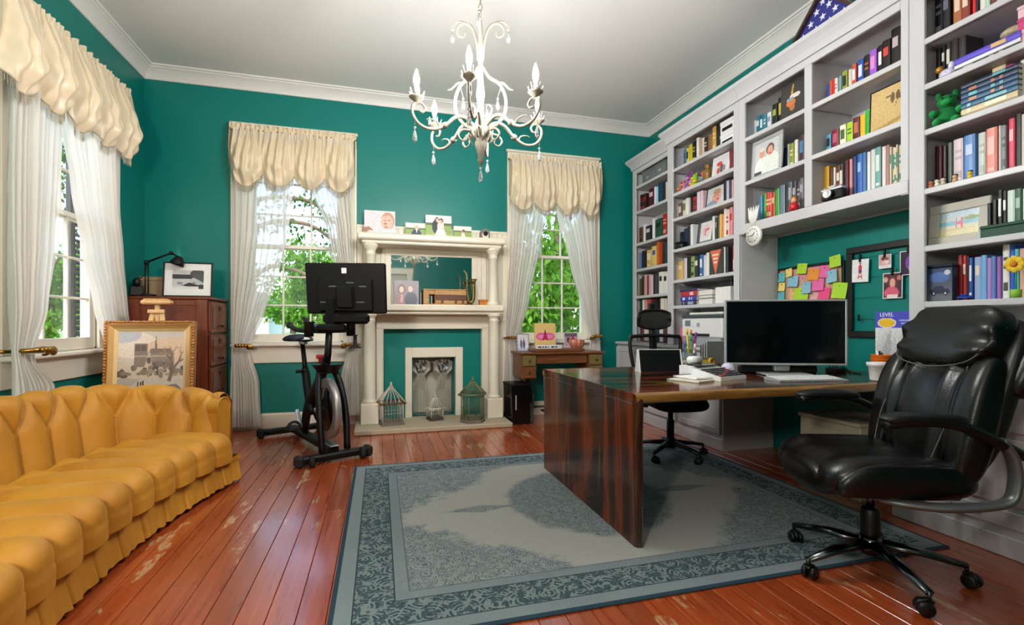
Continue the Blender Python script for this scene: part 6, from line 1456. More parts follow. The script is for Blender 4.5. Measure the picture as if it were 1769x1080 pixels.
# ================================================================ TREADLE TABLE UNDER THE FAR WINDOW
OAK = wood('old_oak', '#5c3218', '#80502a', 0, 5, .42, coat=.2); GRN = mat('worn_green_paint', '#5f6436', .6, var=.35, scale=14, col2='#7a5a30'); IRON = mat('black_cast_iron', '#101010', .5)
TT = thing('treadle_table', 'old oak treadle table with green-fronted drawers under the far window', 'table', (1.97, 5.20, 0))
MB().box(-.50, .50, -.21, .20, .765, .79, .006).build('table_top', OAK, TT); MB().box(-.33, .26, -.20, .18, .7915, .825, .006).build('folded_leaf', OAK, TT)
MB().box(-.30, .30, -.17, .17, .66, .764, .004).build('apron', OAK, TT)
for sx in (-1, 1):
    MB().box(sx * .395 - .085, sx * .395 + .085, -.19, .18, .50, .764, .004).build('drawer_case', OAK, TT)
    for z0_, mm in ((.64, GRN), (.51, OAK if sx < 0 else GRN)):
        d = MB().box(sx * .395 - .075, sx * .395 + .075, -.205, -.188, z0_, z0_ + .115, .006).build('drawer', mm, TT); MB().ball((sx * .395, -.215, z0_ + .06), .014, 10, 8).build('knob', mat('aged_brass', '#8a6a30'), d)
for sx in (-1, 1):
    m = MB(); m.tube(cr([(sx * .36, -.16, .0), (sx * .34, -.12, .12), (sx * .30, -.02, .26), (sx * .33, .0, .42), (sx * .36, .0, .50)], 4), .016, 8); m.build('iron_leg', IRON, TT)
    m = MB(); m.tube(cr([(sx * .36, .16, .0), (sx * .34, .12, .12), (sx * .30, .02, .26)], 4), .016, 8); m.build('iron_leg', IRON, TT)
    m = MB(); m.tube([(sx * .30, .06 * math.cos(2 * PI * k / 16), .26 + .06 * math.sin(2 * PI * k / 16)) for k in range(16)], .008, 6, closed=True); m.build('iron_ring', IRON, TT)
m = MB(); m.cyl((-.31, 0, .16), (.31, 0, .16), .012, n=8); m.build('stretcher', IRON, TT)
m = MB(); m.box(-.16, .16, -.12, .12, .09, .105, .003); m.build('treadle_plate', IRON, TT)
m = MB(); m.tube([(.24, .13 * math.cos(2 * PI * k / 24), .30 + .13 * math.sin(2 * PI * k / 24)) for k in range(24)], .01, 6, closed=True); m.build('drive_wheel', IRON, TT)
framed('framed_photo', 'small pale photo in a thin frame at the curtain side of the treadle table', 'photo frame', (1.585, 5.26, .7905), .1, .15, .20, .008, '#8c8c92', '#e0e2ea', [('e', .35, .4, .1, .3, '#6a6a8c'), ('e', .6, .38, .1, .3, '#55587a'), ('e', .35, .74, .07, .09, SK), ('e', .6, .72, .07, .09, SK), ('r', 0, 0, 1, .12, '#c2c4d0')], th=.014, nx=24)
canvas('moth_print', 'square tan print of a pink moth on the treadle table', 'print', (1.845, 5.24, .8255), 0, .255, .285, '#e2c07c',
       [('e', .33, .46, .27, .155, '#e0559a'), ('e', .67, .46, .27, .155, '#e0559a'), ('e', .3, .46, .17, .09, '#e88ab8'), ('e', .7, .46, .17, .09, '#e88ab8'), ('p', [(.5, .7), (.36, .32), (.44, .3), (.5, .36), (.56, .3), (.64, .32)], '#b81e50'), ('e', .5, .6, .045, .08, '#7a2030'), ('e', .5, .7, .02, .05, '#4a2020')], th=.02, nx=56, tilt=-.08, edge='#d8b878')
framed('framed_photo', 'small collage photo standing behind the copper planter', 'photo frame', (2.19, 5.30, .7905), -.1, .17, .21, .008, '#c8c4cc', '#b89aa8', [('e', .3, .6, .14, .18, '#5a4450'), ('e', .66, .62, .16, .2, '#c83a60'), ('e', .5, .35, .18, .2, '#e8d0d8'), ('r', 0, .8, 1, 1, '#6a5a6a'), ('r', 0, 0, 1, .2, '#d8c8d0')], th=.014, nx=24)
PLN = thing('planter', 'ribbed copper-pink planter on the treadle table', 'planter', (2.185, 5.13, .7905))
def plf(u, v):
    a = 2 * PI * u; r = (.035 + .05 * math.sin(PI * min(1, v * 1.05) * .62)) * (1 + .06 * math.cos(12 * a)); return (r * math.cos(a), r * math.sin(a), .13 * v)
m = MB(); m.surf(plf, 72, 10, closeu=True); m.build('bowl', mat('copper_pink_glaze', '#c9806a', .35, .3), PLN); MB().lathe([(0, .118), (.07, .118), (0, .122)], 20).build('soil', mat('potting_soil', '#3c2a20', .95), PLN)
SGN = thing('word_sign', 'long white block sign with black lettering marks before the moth print', 'sign', (1.83, 5.03, .8255), .05)
MB().box(-.17, .13, -.015, .015, 0, .042, .003).build('block', WPL, SGN)
for k, (x0, x1) in enumerate(((-.155, -.115), (-.105, -.085), (-.075, -.05), (-.04, -.03), (0, .04), (.05, .075))): MB().box(x0, x1, -.0158, -.0148, .014, .028).build('ink_mark', PLA, SGN)
TW = thing('black_bin', 'black rectangular bin with a silver handle slot beside the hearth', 'bin', (1.49, 5.20, 0), .05)
m = MB(); m.prism([(-.10, 0), (.10, 0), (.115, .42), (-.115, .42)], -.15, .15, 'y'); m.build('body', BKG, TW); MB().box(-.12, .12, -.155, .155, .42, .445, .006).build('rim', PLA, TW); MB().box(-.07, -.055, -.1535, -.149, .16, .32, .002).build('handle_slot', ALU, TW)
BOOK_ROWS = [
  ('A', 1, 3.12, 2.493, [(5.33, 0.052, '#241416', 0.214, '#a33'), (5.276, 0.051, '#1c1216', 0.207, '#a33'), (5.223, 0.05, '#35181a', 0.201, '#a33'), (5.099, 0.108, '#4a1026', 0.228, '#e6bcd0'), (5.014, 0.029, '#dfe6ea', 0.222, None), (4.983, 0.029, '#9ecbe0', 0.216, None), (4.914, 0.08, '#15405a', 0.245, None), (4.831, 0.078, '#1d2b3a', 0.238, None), (4.774, 0.022, '#d8cfb4', 0.214, None)]),
  ('A', 2, 3.12, 2.098, [(5.33, 0.079, '#6b4630', 0.204, '#2a1a12'), (5.252, 0.045, '#e4e4e4', 0.222, None), (5.164, 0.111, '#23262c', 0.192, '#d8d8d8'), (5.054, 0.048, '#ececec', 0.252, None), (4.947, 0.143, '#1f4d38', 0.229, '#10271f'), (4.814, 0.087, '#9b2418', 0.259, '#c98')]),
  ('A', 3, 3.12, 1.777, [(5.341, 0.046, '#5d7fb0', 0.21, None), (5.27, 0.09, '#15171a', 0.225, None), (5.15, 0.111, '#d2b16a', 0.216, '#eee0c0'), (5.042, 0.095, '#e0c070', 0.246, '#3f5fa8'), (4.957, 0.055, '#c86a1e', 0.279, None), (4.9, 0.053, '#b23a1e', 0.271, None), (4.837, 0.044, '#2a1b18', 0.255, None), (4.788, 0.049, '#123a44', 0.255, None)]),
  ('A', 4, 3.12, 1.447, [(5.341, 0.046, '#5a4c34', 0.216, None), (5.283, 0.065, '#3c2620', 0.24, None), (5.223, 0.05, '#c9a7a0', 0.255, None), (5.17, 0.049, '#7d2b26', 0.24, None), (5.122, 0.043, '#d8a8b0', 0.246, None), (5.077, 0.043, '#e0c8c8', 0.239, None), (5.033, 0.041, '#2a2c33', 0.246, None), (4.989, 0.041, '#44424a', 0.239, None), (4.889, 0.079, '#e8e4d6', 0.255, '#222222'), (4.808, 0.076, '#dfe0d8', 0.247, '#222222')]),
  ('A', 5, 3.12, 1.2, [(5.348, 0.033, '#2d4a2c', 0.203, None), (5.282, 0.039, '#e6e6e0', 0.203, None), (5.216, 0.063, '#d9a0a0', 0.198, None), (5.144, 0.074, '#c9433c', 0.203, None), (5.036, 0.084, '#2c2a30', 0.18, None), (4.864, 0.062, '#e2dccb', 0.198, None), (4.8, 0.06, '#cfcabb', 0.192, None)]),
  ('A', 6, 3.12, 0.896, [(5.33, 0.052, '#31414a', 0.214, None), (5.276, 0.051, '#7c2f2f', 0.207, None), (5.223, 0.05, '#d8d2c4', 0.201, None), (5.131, 0.074, '#e0ded6', 0.228, None), (5.054, 0.071, '#8a6a3c', 0.221, None), (4.98, 0.07, '#24303c', 0.214, None), (4.881, 0.072, '#d6d8d8', 0.222, None), (4.806, 0.071, '#5a2c38', 0.216, None)]),
  ('B', 1, 3.07, 2.728, [(4.362, 0.043, '#3f78b0', 0.198, '#2c2c20'), (4.319, 0.041, '#d7c33c', 0.192, '#2c2c20'), (4.273, 0.046, '#c9bb2e', 0.216, None), (4.221, 0.053, '#1b1b1c', 0.225, '#c8a93a'), (4.156, 0.034, '#e6e6e6', 0.24, None), (4.111, 0.034, '#b79a80', 0.216, None), (4.075, 0.034, '#d9cbb8', 0.21, None), (4.031, 0.049, '#33221f', 0.198, '#d8cab8'), (3.988, 0.032, '#7a5a3c', 0.21, None), (3.955, 0.031, '#946c46', 0.204, None), (3.907, 0.051, '#c9a04e', 0.255, '#e8d49c'), (3.854, 0.042, '#1f1f22', 0.255, None)]),
  ('B', 2, 3.07, 2.471, [(3.695, 0.023, '#6d1a1e', 0.215, None), (3.671, 0.023, '#7d1f22', 0.209, None)]),
  ('B', 3, 3.07, 2.206, [(4.518, 0.06, '#d8d3c6', 0.168, None), (4.456, 0.059, '#7a5c50', 0.178, '#e0dcd0'), (4.375, 0.057, '#cdd2b0', 0.191, '#5f7450'), (4.319, 0.05, '#e5e2d8', 0.199, None), (4.256, 0.049, '#17181a', 0.217, None), (4.202, 0.053, '#a02c38', 0.184, '#15151a'), (4.143, 0.043, '#d5d5e2', 0.217, None), (4.098, 0.043, '#e4c2c8', 0.217, None), (3.763, 0.033, '#17191f', 0.224, None), (3.726, 0.036, '#b8b6cc', 0.209, None), (3.692, 0.022, '#252b3c', 0.209, None), (3.67, 0.021, '#cfa0a4', 0.203, None)]),
  ('B', 4, 3.07, 1.881, [(4.421, 0.067, '#1d2129', 0.192, '#33435e'), (4.355, 0.056, '#25324d', 0.217, None), (4.301, 0.047, '#2f3036', 0.223, None), (4.246, 0.041, '#e6e6e6', 0.236, None), (3.917, 0.032, '#dcdcd8', 0.248, None), (3.88, 0.03, '#2b2a2c', 0.229, '#b88'), (3.85, 0.027, '#4b5a44', 0.242, None), (3.82, 0.023, '#dfae3e', 0.248, None), (3.796, 0.023, '#d8822c', 0.241, None), (3.763, 0.033, '#efe6d8', 0.285, None), (3.721, 0.04, '#e3cfc0', 0.267, '#b33'), (3.679, 0.039, '#d98a92', 0.279, '#c22')]),
  ('B', 5, 3.07, 1.559, [(4.513, 0.049, '#e3d6ce', 0.18, None), (4.441, 0.087, '#e0bd72', 0.205, '#efe2c4'), (4.36, 0.047, '#d9cfd8', 0.229, None), (4.297, 0.055, '#1b1c1e', 0.236, None), (4.232, 0.058, '#88a45c', 0.229, '#1f2a1a'), (4.17, 0.061, '#26282a', 0.223, '#dddddd'), (4.102, 0.051, '#2f6fae', 0.229, '#e8e8e8'), (4.051, 0.038, '#d5d9dc', 0.217, None), (4.008, 0.037, '#eceae6', 0.236, None), (3.776, 0.029, '#dadad8', 0.254, None), (3.74, 0.032, '#26272a', 0.248, None)]),
  ('CL', 1, 3.1, 2.671, [(3.43, 0.026, '#e0dcdc', 0.18, None), (3.393, 0.035, '#2a7186', 0.202, '#d8e4e6'), (3.356, 0.034, '#1f6478', 0.196, '#d8e4e6'), (3.32, 0.034, '#31808f', 0.19, '#d8e4e6'), (3.268, 0.041, '#d3d8de', 0.18, '#8c98a8'), (3.208, 0.05, '#1b2416', 0.223, '#9fb043'), (3.151, 0.052, '#20211c', 0.252, '#c9b24e')]),
  ('CL', 2, 3.1, 2.301, [(3.146, 0.033, '#141a26', 0.19, None), (3.109, 0.037, '#16304f', 0.204, None), (3.076, 0.019, '#e2e4ea', 0.218, None), (3.043, 0.039, '#8f9c3a', 0.211, '#dfe0a8'), (3.001, 0.03, '#e2decf', 0.224, None), (2.956, 0.046, '#4a3440', 0.245, '#4a86b0')]),
  ('CL', 3, 3.1, 1.961, [(3.356, 0.03, '#3d84b0', 0.223, None), (3.322, 0.027, '#4d9a3c', 0.232, None), (3.289, 0.03, '#c9452a', 0.232, '#e8d8a0'), (3.257, 0.03, '#d8432f', 0.226, '#e8d8a0'), (3.226, 0.029, '#b9402c', 0.219, '#e8d8a0'), (3.185, 0.042, '#4c9a44', 0.236, None), (3.131, 0.048, '#6d8390', 0.248, None), (3.091, 0.024, '#151a20', 0.248, None), (3.056, 0.035, '#5d6068', 0.254, '#a8a8b0'), (3.02, 0.034, '#3d3f47', 0.247, '#a8a8b0'), (2.984, 0.033, '#504450', 0.239, '#a8a8b0'), (2.95, 0.033, '#6b6870', 0.254, '#a8a8b0')]),
  ('CR', 1, 3.1, 2.668, [(2.727, 0.027, '#2f57a8', 0.158, None), (2.702, 0.018, '#d05a26', 0.166, None), (2.683, 0.017, '#d8352c', 0.173, None), (2.661, 0.021, '#e8e2e2', 0.166, '#c55'), (2.638, 0.018, '#7fa7a8', 0.173, None), (2.599, 0.037, '#8d9c3c', 0.187, '#23281c'), (2.564, 0.024, '#d5ceb8', 0.18, None), (2.529, 0.031, '#c8523c', 0.198, '#e5e5ea'), (2.489, 0.038, '#2f55b0', 0.209, '#dfe6f2'), (2.447, 0.038, '#1a1a1a', 0.216, '#b8682c'), (2.401, 0.044, '#a05cd0', 0.223, '#e08cd0'), (2.358, 0.03, '#15151a', 0.23, '#e8e8e8'), (2.314, 0.049, '#1e1414', 0.238, '#d5453c'), (2.256, 0.053, '#1a1818', 0.281, '#c8b0b0')]),
  ('CR', 2, 3.1, 2.306, [(2.721, 0.038, '#4a9ab0', 0.152, '#223'), (2.669, 0.053, '#7a1f38', 0.172, '#b85a70'), (2.612, 0.045, '#e3e3c8', 0.179, '#3d6a2c'), (2.564, 0.043, '#a9cf2c', 0.179, '#4d6a14'), (2.516, 0.045, '#5a1320', 0.193, '#c06a50'), (2.473, 0.034, '#e0b21e', 0.193, None), (2.438, 0.029, '#2fae34', 0.207, None)]),
  ('CR', 3, 3.1, 1.961, [(2.772, 0.041, '#e5b422', 0.275, None), (2.732, 0.029, '#d9a41c', 0.275, None), (2.702, 0.024, '#5a3020', 0.25, None), (2.68, 0.015, '#e2dfd0', 0.25, None), (2.653, 0.032, '#6a2f2c', 0.256, '#d8cfc0'), (2.62, 0.027, '#36332e', 0.256, '#d8d8c8'), (2.588, 0.03, '#4c1420', 0.269, None), (2.558, 0.022, '#d88a90', 0.269, None), (2.529, 0.029, '#1f2f5c', 0.275, None), (2.495, 0.034, '#2f62b8', 0.282, '#8fb8e8'), (2.463, 0.027, '#3a72a8', 0.282, None), (2.433, 0.022, '#dcd9de', 0.275, None), (2.405, 0.028, '#d2d6cc', 0.282, None), (2.365, 0.035, '#6aa29a', 0.282, '#d8e6e0'), (2.332, 0.023, '#e6d6d8', 0.275, None), (2.306, 0.022, '#9c7468', 0.275, None), (2.285, 0.011, '#d8ccb0', 0.256, '#2c8a7a'), (2.272, 0.012, '#cfc2a2', 0.248, '#2c8a7a'), (2.26, 0.012, '#e0d6bc', 0.241, '#2c8a7a'), (2.247, 0.011, '#c8bd9e', 0.256, '#2c8a7a'), (2.235, 0.012, '#d8d0b4', 0.248, '#2c8a7a')]),
  ('D', 1, 3.06, 2.716, [(1.994, 0.039, '#131318', 0.264, '#6a6a78'), (1.954, 0.038, '#1a1a22', 0.256, '#6a6a78'), (1.903, 0.041, '#a8683c', 0.244, '#e0c8b0'), (1.861, 0.039, '#8c3a2c', 0.237, '#e0c8b0'), (1.824, 0.017, '#d8222c', 0.238, None), (1.806, 0.014, '#23181a', 0.231, None), (1.784, 0.024, '#e0e0da', 0.218, None), (1.761, 0.017, '#b8d6c0', 0.218, None), (1.738, 0.025, '#6a4030', 0.218, None), (1.709, 0.027, '#cfc8bc', 0.231, None), (1.681, 0.027, '#b04a4a', 0.224, None), (1.653, 0.026, '#e6e0d4', 0.217, None), (1.627, 0.025, '#30405c', 0.231, None)]),
  ('D', 2, 3.06, 2.458, [(1.992, 0.022, '#1a1516', 0.206, None), (1.969, 0.018, '#18181a', 0.216, '#e4e4e4'), (1.946, 0.023, '#2a2824', 0.221, '#dedac8'), (1.913, 0.036, '#241a1c', 0.216, None), (1.875, 0.035, '#2c2026', 0.21, None)]),
  ('D', 3, 3.06, 2.2, [(1.718, 0.055, '#d8c39c', 0.228, '#b33c34'), (1.667, 0.033, '#e0209a', 0.206, '#a0186c'), (1.64, 0.015, '#22242a', 0.197, '#e4e4e4'), (1.611, 0.036, '#e9e6e2', 0.206, None)]),
  ('D', 4, 3.06, 1.866, [(2.005, 0.02, '#3d0d12', 0.252, None), (1.984, 0.019, '#4a1016', 0.244, None), (1.964, 0.019, '#360b10', 0.237, None), (1.937, 0.022, '#41524c', 0.246, None), (1.897, 0.045, '#dcc9cf', 0.252, '#b9a8b0'), (1.841, 0.05, '#5f8fce', 0.252, '#b8cdea'), (1.79, 0.031, '#c6d0c8', 0.246, '#a8b4ac'), (1.744, 0.045, '#e58c80', 0.252, '#f0b4aa'), (1.711, 0.009, '#e0dcd8', 0.252, None), (1.695, 0.019, '#8c9094', 0.246, '#44484c'), (1.667, 0.024, '#e0405c', 0.271, '#f0b0b8'), (1.639, 0.024, '#17161a', 0.284, None), (1.615, 0.019, '#d8d0c4', 0.271, None), (1.595, 0.018, '#9a8c48', 0.263, None), (1.576, 0.019, '#c02a30', 0.255, None)]),
  ('D', 5, 3.06, 1.542, [(1.756, 0.016, '#141416', 0.189, None), (1.736, 0.018, '#101012', 0.201, None), (1.711, 0.017, '#1a1a1c', 0.244, '#e8e8e8'), (1.694, 0.016, '#141416', 0.237, '#e8e8e8'), (1.667, 0.029, '#cfe3d8', 0.232, None), (1.636, 0.026, '#2f5c40', 0.232, '#9ab8a4'), (1.607, 0.027, '#e0ecec', 0.226, None), (1.579, 0.026, '#c8d8d4', 0.219, None)]),
  ('D', 6, 3.06, 1.227, [(1.91, 0.013, '#5a8a4c', 0.195, None), (1.889, 0.02, '#8c1c1c', 0.254, None), (1.869, 0.017, '#b8242a', 0.248, '#e0d0c8'), (1.852, 0.011, '#1a1418', 0.242, None), (1.837, 0.016, '#2c52a0', 0.23, '#d8e0ee'), (1.809, 0.029, '#8fa8cc', 0.23, '#d8cdb8'), (1.781, 0.023, '#6fa8dc', 0.236, None), (1.757, 0.019, '#a884c0', 0.218, None), (1.735, 0.018, '#5c7cc0', 0.224, None), (1.714, 0.017, '#9a68b8', 0.218, None), (1.689, 0.027, '#e8e6e0', 0.28, '#444444'), (1.664, 0.017, '#2f5ecb', 0.271, '#b8d0f0'), (1.644, 0.016, '#5cc8cc', 0.248, None), (1.623, 0.022, '#e0a898', 0.248, None), (1.6, 0.021, '#8cc06c', 0.24, None), (1.578, 0.022, '#d0cfc8', 0.233, None)]),
]
# ================================================================ BOOKS
ORD = ['first', 'second', 'third', 'fourth', 'fifth', 'sixth', 'seventh', 'eighth', 'ninth', 'tenth', 'eleventh', 'twelfth', 'thirteenth', 'fourteenth', 'fifteenth', 'sixteenth', 'seventeenth', 'eighteenth', 'nineteenth', 'twentieth', 'twenty-first', 'twenty-second', 'twenty-third', 'twenty-fourth']
UN = {'A': 'narrow bookcase', 'B': 'printer bookcase', 'CL': 'inner column above desk', 'CR': 'outer column above desk', 'D': 'bookcase behind leather chair'}
import colorsys
def cname(hexs):
    r, g, b = hexc(hexs if len(hexs) == 7 else '#' + ''.join(c * 2 for c in hexs[1:])); h, l_, s = colorsys.rgb_to_hls(r, g, b); h *= 360
    if l_ < .14: return 'black'
    if s < .14: return 'white' if l_ > .82 else 'pale grey' if l_ > .65 else 'grey' if l_ > .33 else 'charcoal'
    if s < .45 and l_ > .72 and 20 < h < 75: return 'cream'
    nm = 'red' if h < 14 or h > 345 else 'orange' if h < 34 else 'yellow' if h < 62 else 'lime' if h < 85 else 'green' if h < 160 else 'teal' if h < 195 else 'blue' if h < 255 else 'purple' if h < 300 else 'pink'
    if nm == 'orange' and (l_ < .42 or s < .45): nm = 'brown' if l_ < .5 else 'tan'
    if nm == 'red' and l_ > .6: nm = 'pink'
    return ('dark ' if l_ < .28 else 'pale ' if l_ > .74 else '') + nm
PAGES = mat('book_pages', '#dcd2bb', .85, var=.15, scale=60)
def bmat(c, gl=.42):
    if len(c) == 4: c = '#' + ''.join(x * 2 for x in c[1:])
    return mat('cover_' + c.lstrip('#'), c, gl, var=.12, scale=40)
rb = random.Random(17)
def book(label, loc, t, h, dp, col, band, group, rot=(0, 0, 0), rounded=True):
    """spine at local x=0 facing -x, thickness along y, height along z"""
    c = .0025; m = MB(); ht = t / 2
    sp = [(0.004, -ht), (0.0008, -ht * .6), (0, 0), (0.0008, ht * .6), (.004, ht)] if rounded else [(0, -ht), (0, ht)]
    poly = sp + [(dp, ht), (dp, ht - c), (.006, ht - c), (.006, -ht + c), (dp, -ht + c), (dp, -ht)]
    m.prism(poly, 0, h, 'z'); o = m.build('book', bmat(col), None, loc, rot); tag(o, label, 'book', group)
    MB().box(.0062, dp - .004, -ht + c + .0002, ht - c - .0002, .003, h - .003).build('pages', PAGES, o)
    if band:
        bm = bmat(band); k = rb.random()
        zs = [(.58, .80)] if k < .35 else [(.12, .18), (.45, .82)] if k < .7 else [(.15, .30), (.55, .62), (.70, .76)]
        for a, b in zs:
            q = MB(); w = ht * .62; q.box(-.0012, .0012, -w, w, a * h, b * h); q.build('title_band', bm, o)
    return o
SHW = {1: 'top', 2: 'second', 3: 'third', 4: 'fourth', 5: 'fifth', 6: 'sixth'}
for u, shn, X, z, items in BOOK_ROWS:
    items = sorted(items, key=lambda i: -i[0]); n = len(items)
    for k, (y, t, c, h, band) in enumerate(items):
        t = max(.010, t); dp = min(XB - .03 - X, rb.uniform(.14, .21)); c6 = c if len(c) == 7 else '#' + ''.join(q * 2 for q in c[1:])
        size = 'thick ' if t > .05 else 'slim ' if t < .018 else ''
        row_nm = 'row ' + str(shn)
        lab = f"{size}{cname(c6)} book, {ORD[k]} from window end, {SHW[shn]} book row of {UN[u]}"
        book(lab, (X + rb.uniform(0, .012), y, z + .0006), t, h, dp, c6, band, f"books on {UN[u]} {SHW[shn]} row")
# lying stacks
def stack(xf, yc, z, lst, where, group):
    zz = z
    for k, (t, L, W, col, band, off) in enumerate(lst):
        # lying flat, spine to the room: local z(height)->-y, local y(thickness)->z
        o = book(f"{cname(col)} book lying flat, {ORD[k]} up in the pile {where}", (xf, yc + L / 2 + off, zz + t / 2 + .0006), t, L, W, col, band, group, rot=(PI / 2, 0, 0))
        zz += t + .0012
    return zz
stack(3.04, 4.25, 1.291, [(.045, .24, .17, '#2c3350', '#a0a8c0', 0), (.045, .26, .17, '#2c3fa8', '#dfe0f0', .01), (.05, .25, .17, '#c02b3a', '#f0d0d0', 0), (.022, .28, .18, '#39305c', None, .01)], 'beside the magazine holder', 'books lying above the printer')
stack(3.03, 1.74, 2.2, [(.022, .24, .22, '#c9a86c', None, 0), (.032, .24, .2, '#d4c49c', '#f0e8d0', 0), (.026, .24, .2, '#2d5f80', '#8ac0c8', 0), (.026, .24, .2, '#27567c', '#c08858', 0), (.026, .24, .2, '#214a6c', '#6ab0b8', 0), (.026, .24, .2, '#163452', '#b06a48', 0), (.024, .24, .2, '#182a44', '#5aa0a8', 0)], 'beside the green plush toy', 'blue books lying on third row')
stack(3.02, 1.745, 2.458, [(.026, .28, .2, '#1b1b1e', '#c8c8c8', 0), (.02, .28, .2, '#e2e2e6', None, .0), (.032, .28, .2, '#5a46c8', '#d8b060', .0)], 'under the spotted shell ornament', 'books lying on second row')
# ================================================================ OTHER THINGS ON THE SHELVES
GRF = mat('grey_linen', '#6d7578', .9, bump=.5, bscale=220)
def bin_(lab, y0, y1, z, h, xf, m):
    B_ = thing('storage_box', lab, 'box', (xf, (y0 + y1) / 2, z), 0, 'grey boxes on the narrow bookcase'); w_ = abs(y0 - y1) / 2
    MB().box(0, .2, -w_, w_, 0, h, .006).build('body', m, B_); MB().box(-.004, .204, -w_ - .003, w_ + .003, h * .8, h + .004, .004).build('lid', m, B_); MB().box(-.008, -.002, -.025, .025, h * .35, h * .5, .002).build('label_holder', ALU, B_)
bin_('grey linen box, window end of the narrow bookcase top shelf', 5.30, 5.04, 2.806, .165, 3.13, GRF); bin_('grey linen box, printer side of the narrow bookcase top shelf', 5.02, 4.80, 2.806, .185, 3.13, GRF)
# printer bookcase, row 1: two white boxes
for k in range(2):
    B_ = thing('white_box', ('upper' if k else 'lower') + ' white box with a black stripe on the printer bookcase top shelf', 'box', (3.05, 3.70, 2.728 + k * .1205), 0, 'white boxes on the top shelf')
    MB().box(0, .2, -.105, .09, 0, .085, .004).build('body', WPL, B_); MB().box(-.003, .203, -.108, .093, .085, .119, .004).build('lid', WPL, B_); MB().box(-.004, .0, -.07, .06, .025, .055, .001).build('stripe', PLA, B_)
# row 2: soft toys, dark figure, white frame
def plush(nm, lab, loc, rz, s, c1, c2, grp=None):
    T = thing(nm, lab, 'soft toy', loc, rz, grp); m1 = mat('plush_' + c1, c1, .95, bump=.9, bscale=150, sheen=.4); m2 = mat('plush_' + c2, c2, .95, bump=.9, bscale=150, sheen=.4)
    MB().ball((0, 0, .05 * s), (.045 * s, .05 * s, .055 * s)).build('body', m1, T); MB().ball((-.01 * s, 0, .125 * s), (.038 * s, .04 * s, .036 * s)).build('head', m1, T); MB().ball((-.045 * s, 0, .115 * s), (.018 * s, .024 * s, .016 * s), 10, 6).build('muzzle', m2, T)
    for sy in (-1, 1):
        MB().ball((-.005 * s, sy * .032 * s, .162 * s), (.012 * s, .014 * s, .02 * s), 10, 6).build('ear', m1, T); MB().ball((-.035 * s, sy * .05 * s, .07 * s), (.03 * s, .018 * s, .018 * s), 10, 6).build('arm', m2, T); MB().ball((-.05 * s, sy * .035 * s, .018 * s), (.035 * s, .02 * s, .018 * s), 10, 6).build('leg', m2, T)
        MB().ball((-.044 * s, sy * .015 * s, .138 * s), .005 * s, 8, 6).build('eye', PLA, T)
    return T
plush('plush_toy', 'purple plush toy on the printer bookcase second shelf', (3.10, 4.29, 2.472), 0, 1.1, '#8a3f8c', '#c08cc4', 'toys on the second shelf')
plush('plush_toy', 'red-orange little plush toy at the shelf end nearest the window', (3.08, 4.395, 2.472), .2, .75, '#c83a3c', '#e0a23c', 'toys on the second shelf')
plush('plush_toy', 'lime green plush toy beside the purple one', (3.08, 4.19, 2.472), -.2, .85, '#8cc02c', '#e8c83c', 'toys on the second shelf')
FIG = thing('dark_figurine', 'dark gold-speckled figurine next to the white picture frame', 'figurine', (3.10, 4.03, 2.472))
MB().lathe([(0, 0), (.05, 0), (.055, .02), (.03, .05), (.045, .09), (.05, .12), (.02, .15), (.03, .17), (.028, .19), (0, .2)], 18).build('body', mat('dark_gold_speckle', '#2c1c1a', .4, col2='#b8883c', scale=60), FIG)
MB().ball((-.02, .03, .11), (.03, .025, .03), 10, 8).build('blossom', mat('coral_glaze', '#d8685a', .4), FIG)
framed('picture_frame', 'white frame with a red and grey print on the second shelf', 'picture frame', (3.06, 3.815, 2.472), RZ, .235, .215, .026, '#e4e4e4', '#dadada', [('e', .35, .7, .22, .12, '#d84a4a'), ('e', .5, .5, .2, .1, '#e08a8a'), ('r', .45, .15, .62, .6, '#5a5a60'), ('r', .68, .2, .8, .5, '#7a7a80'), ('e', .3, .3, .12, .18, '#c04a50')], th=.02, nx=30)
framed('picture_frame', 'thin black frame with a baby photo on the printer bookcase', 'picture frame', (3.07, 3.90, 2.207), RZ, .265, .215, .008, '#1a1a1c', '#c8ccce', [('e', .55, .5, .24, .34, '#e0a090'), ('e', .55, .75, .22, .14, '#b88a70'), ('e', .3, .15, .3, .22, '#8a9aa8'), ('e', .62, .38, .08, .05, '#c05a58'), ('e', .46, .55, .03, .03, '#4a3430'), ('e', .62, .55, .03, .03, '#4a3430')], th=.014, nx=32)
framed('picture_frame', 'dark slate frame with a red line drawing on the fourth shelf', 'picture frame', (3.07, 4.045, 1.882), RZ, .255, .265, .036, '#3c474c', '#e6e2e0', [('e', .5, .55, .3, .3, '#e0b8b8'), ('e', .5, .55, .24, .24, '#e8e2e0'), ('e', .42, .5, .1, .2, '#d88a90'), ('e', .6, .6, .12, .08, '#c86a74')], th=.022, nx=30)
BCL = thing('camera_case', 'low black case at the end of the fourth shelf', 'case', (3.02, 4.365, 1.882), .2)
MB().box(-.03, .10, -.05, .05, 0, .06, .012).build('body', PLA, BCL); MB().box(-.035, .105, -.052, .052, .06, .075, .008).build('flap', BKR, BCL)
PNB = thing('pennant_board', 'coral pennant on a dark board, on the fifth shelf', 'pennant', (3.06, 3.865, 1.56), RZ)
MB().box(-.095, .095, .004, .016, 0, .245, .002).build('board', mat('dark_olive_card', '#3c423c', .8), PNB)
m = MB(); m.prism([(-.075, .238), (.075, .238), (.0, .006)], -.002, .0035, 'y'); m.build('pennant', mat('coral_felt', '#e0705c', .9), PNB)
for z, w_ in ((.185, .085), (.15, .06), (.115, .045)): MB().box(-w_ / 2, w_ / 2, -.0032, -.0018, z, z + .018).build('ink_bar', mat('cream_ink', '#f0d8b0', .8), PNB)
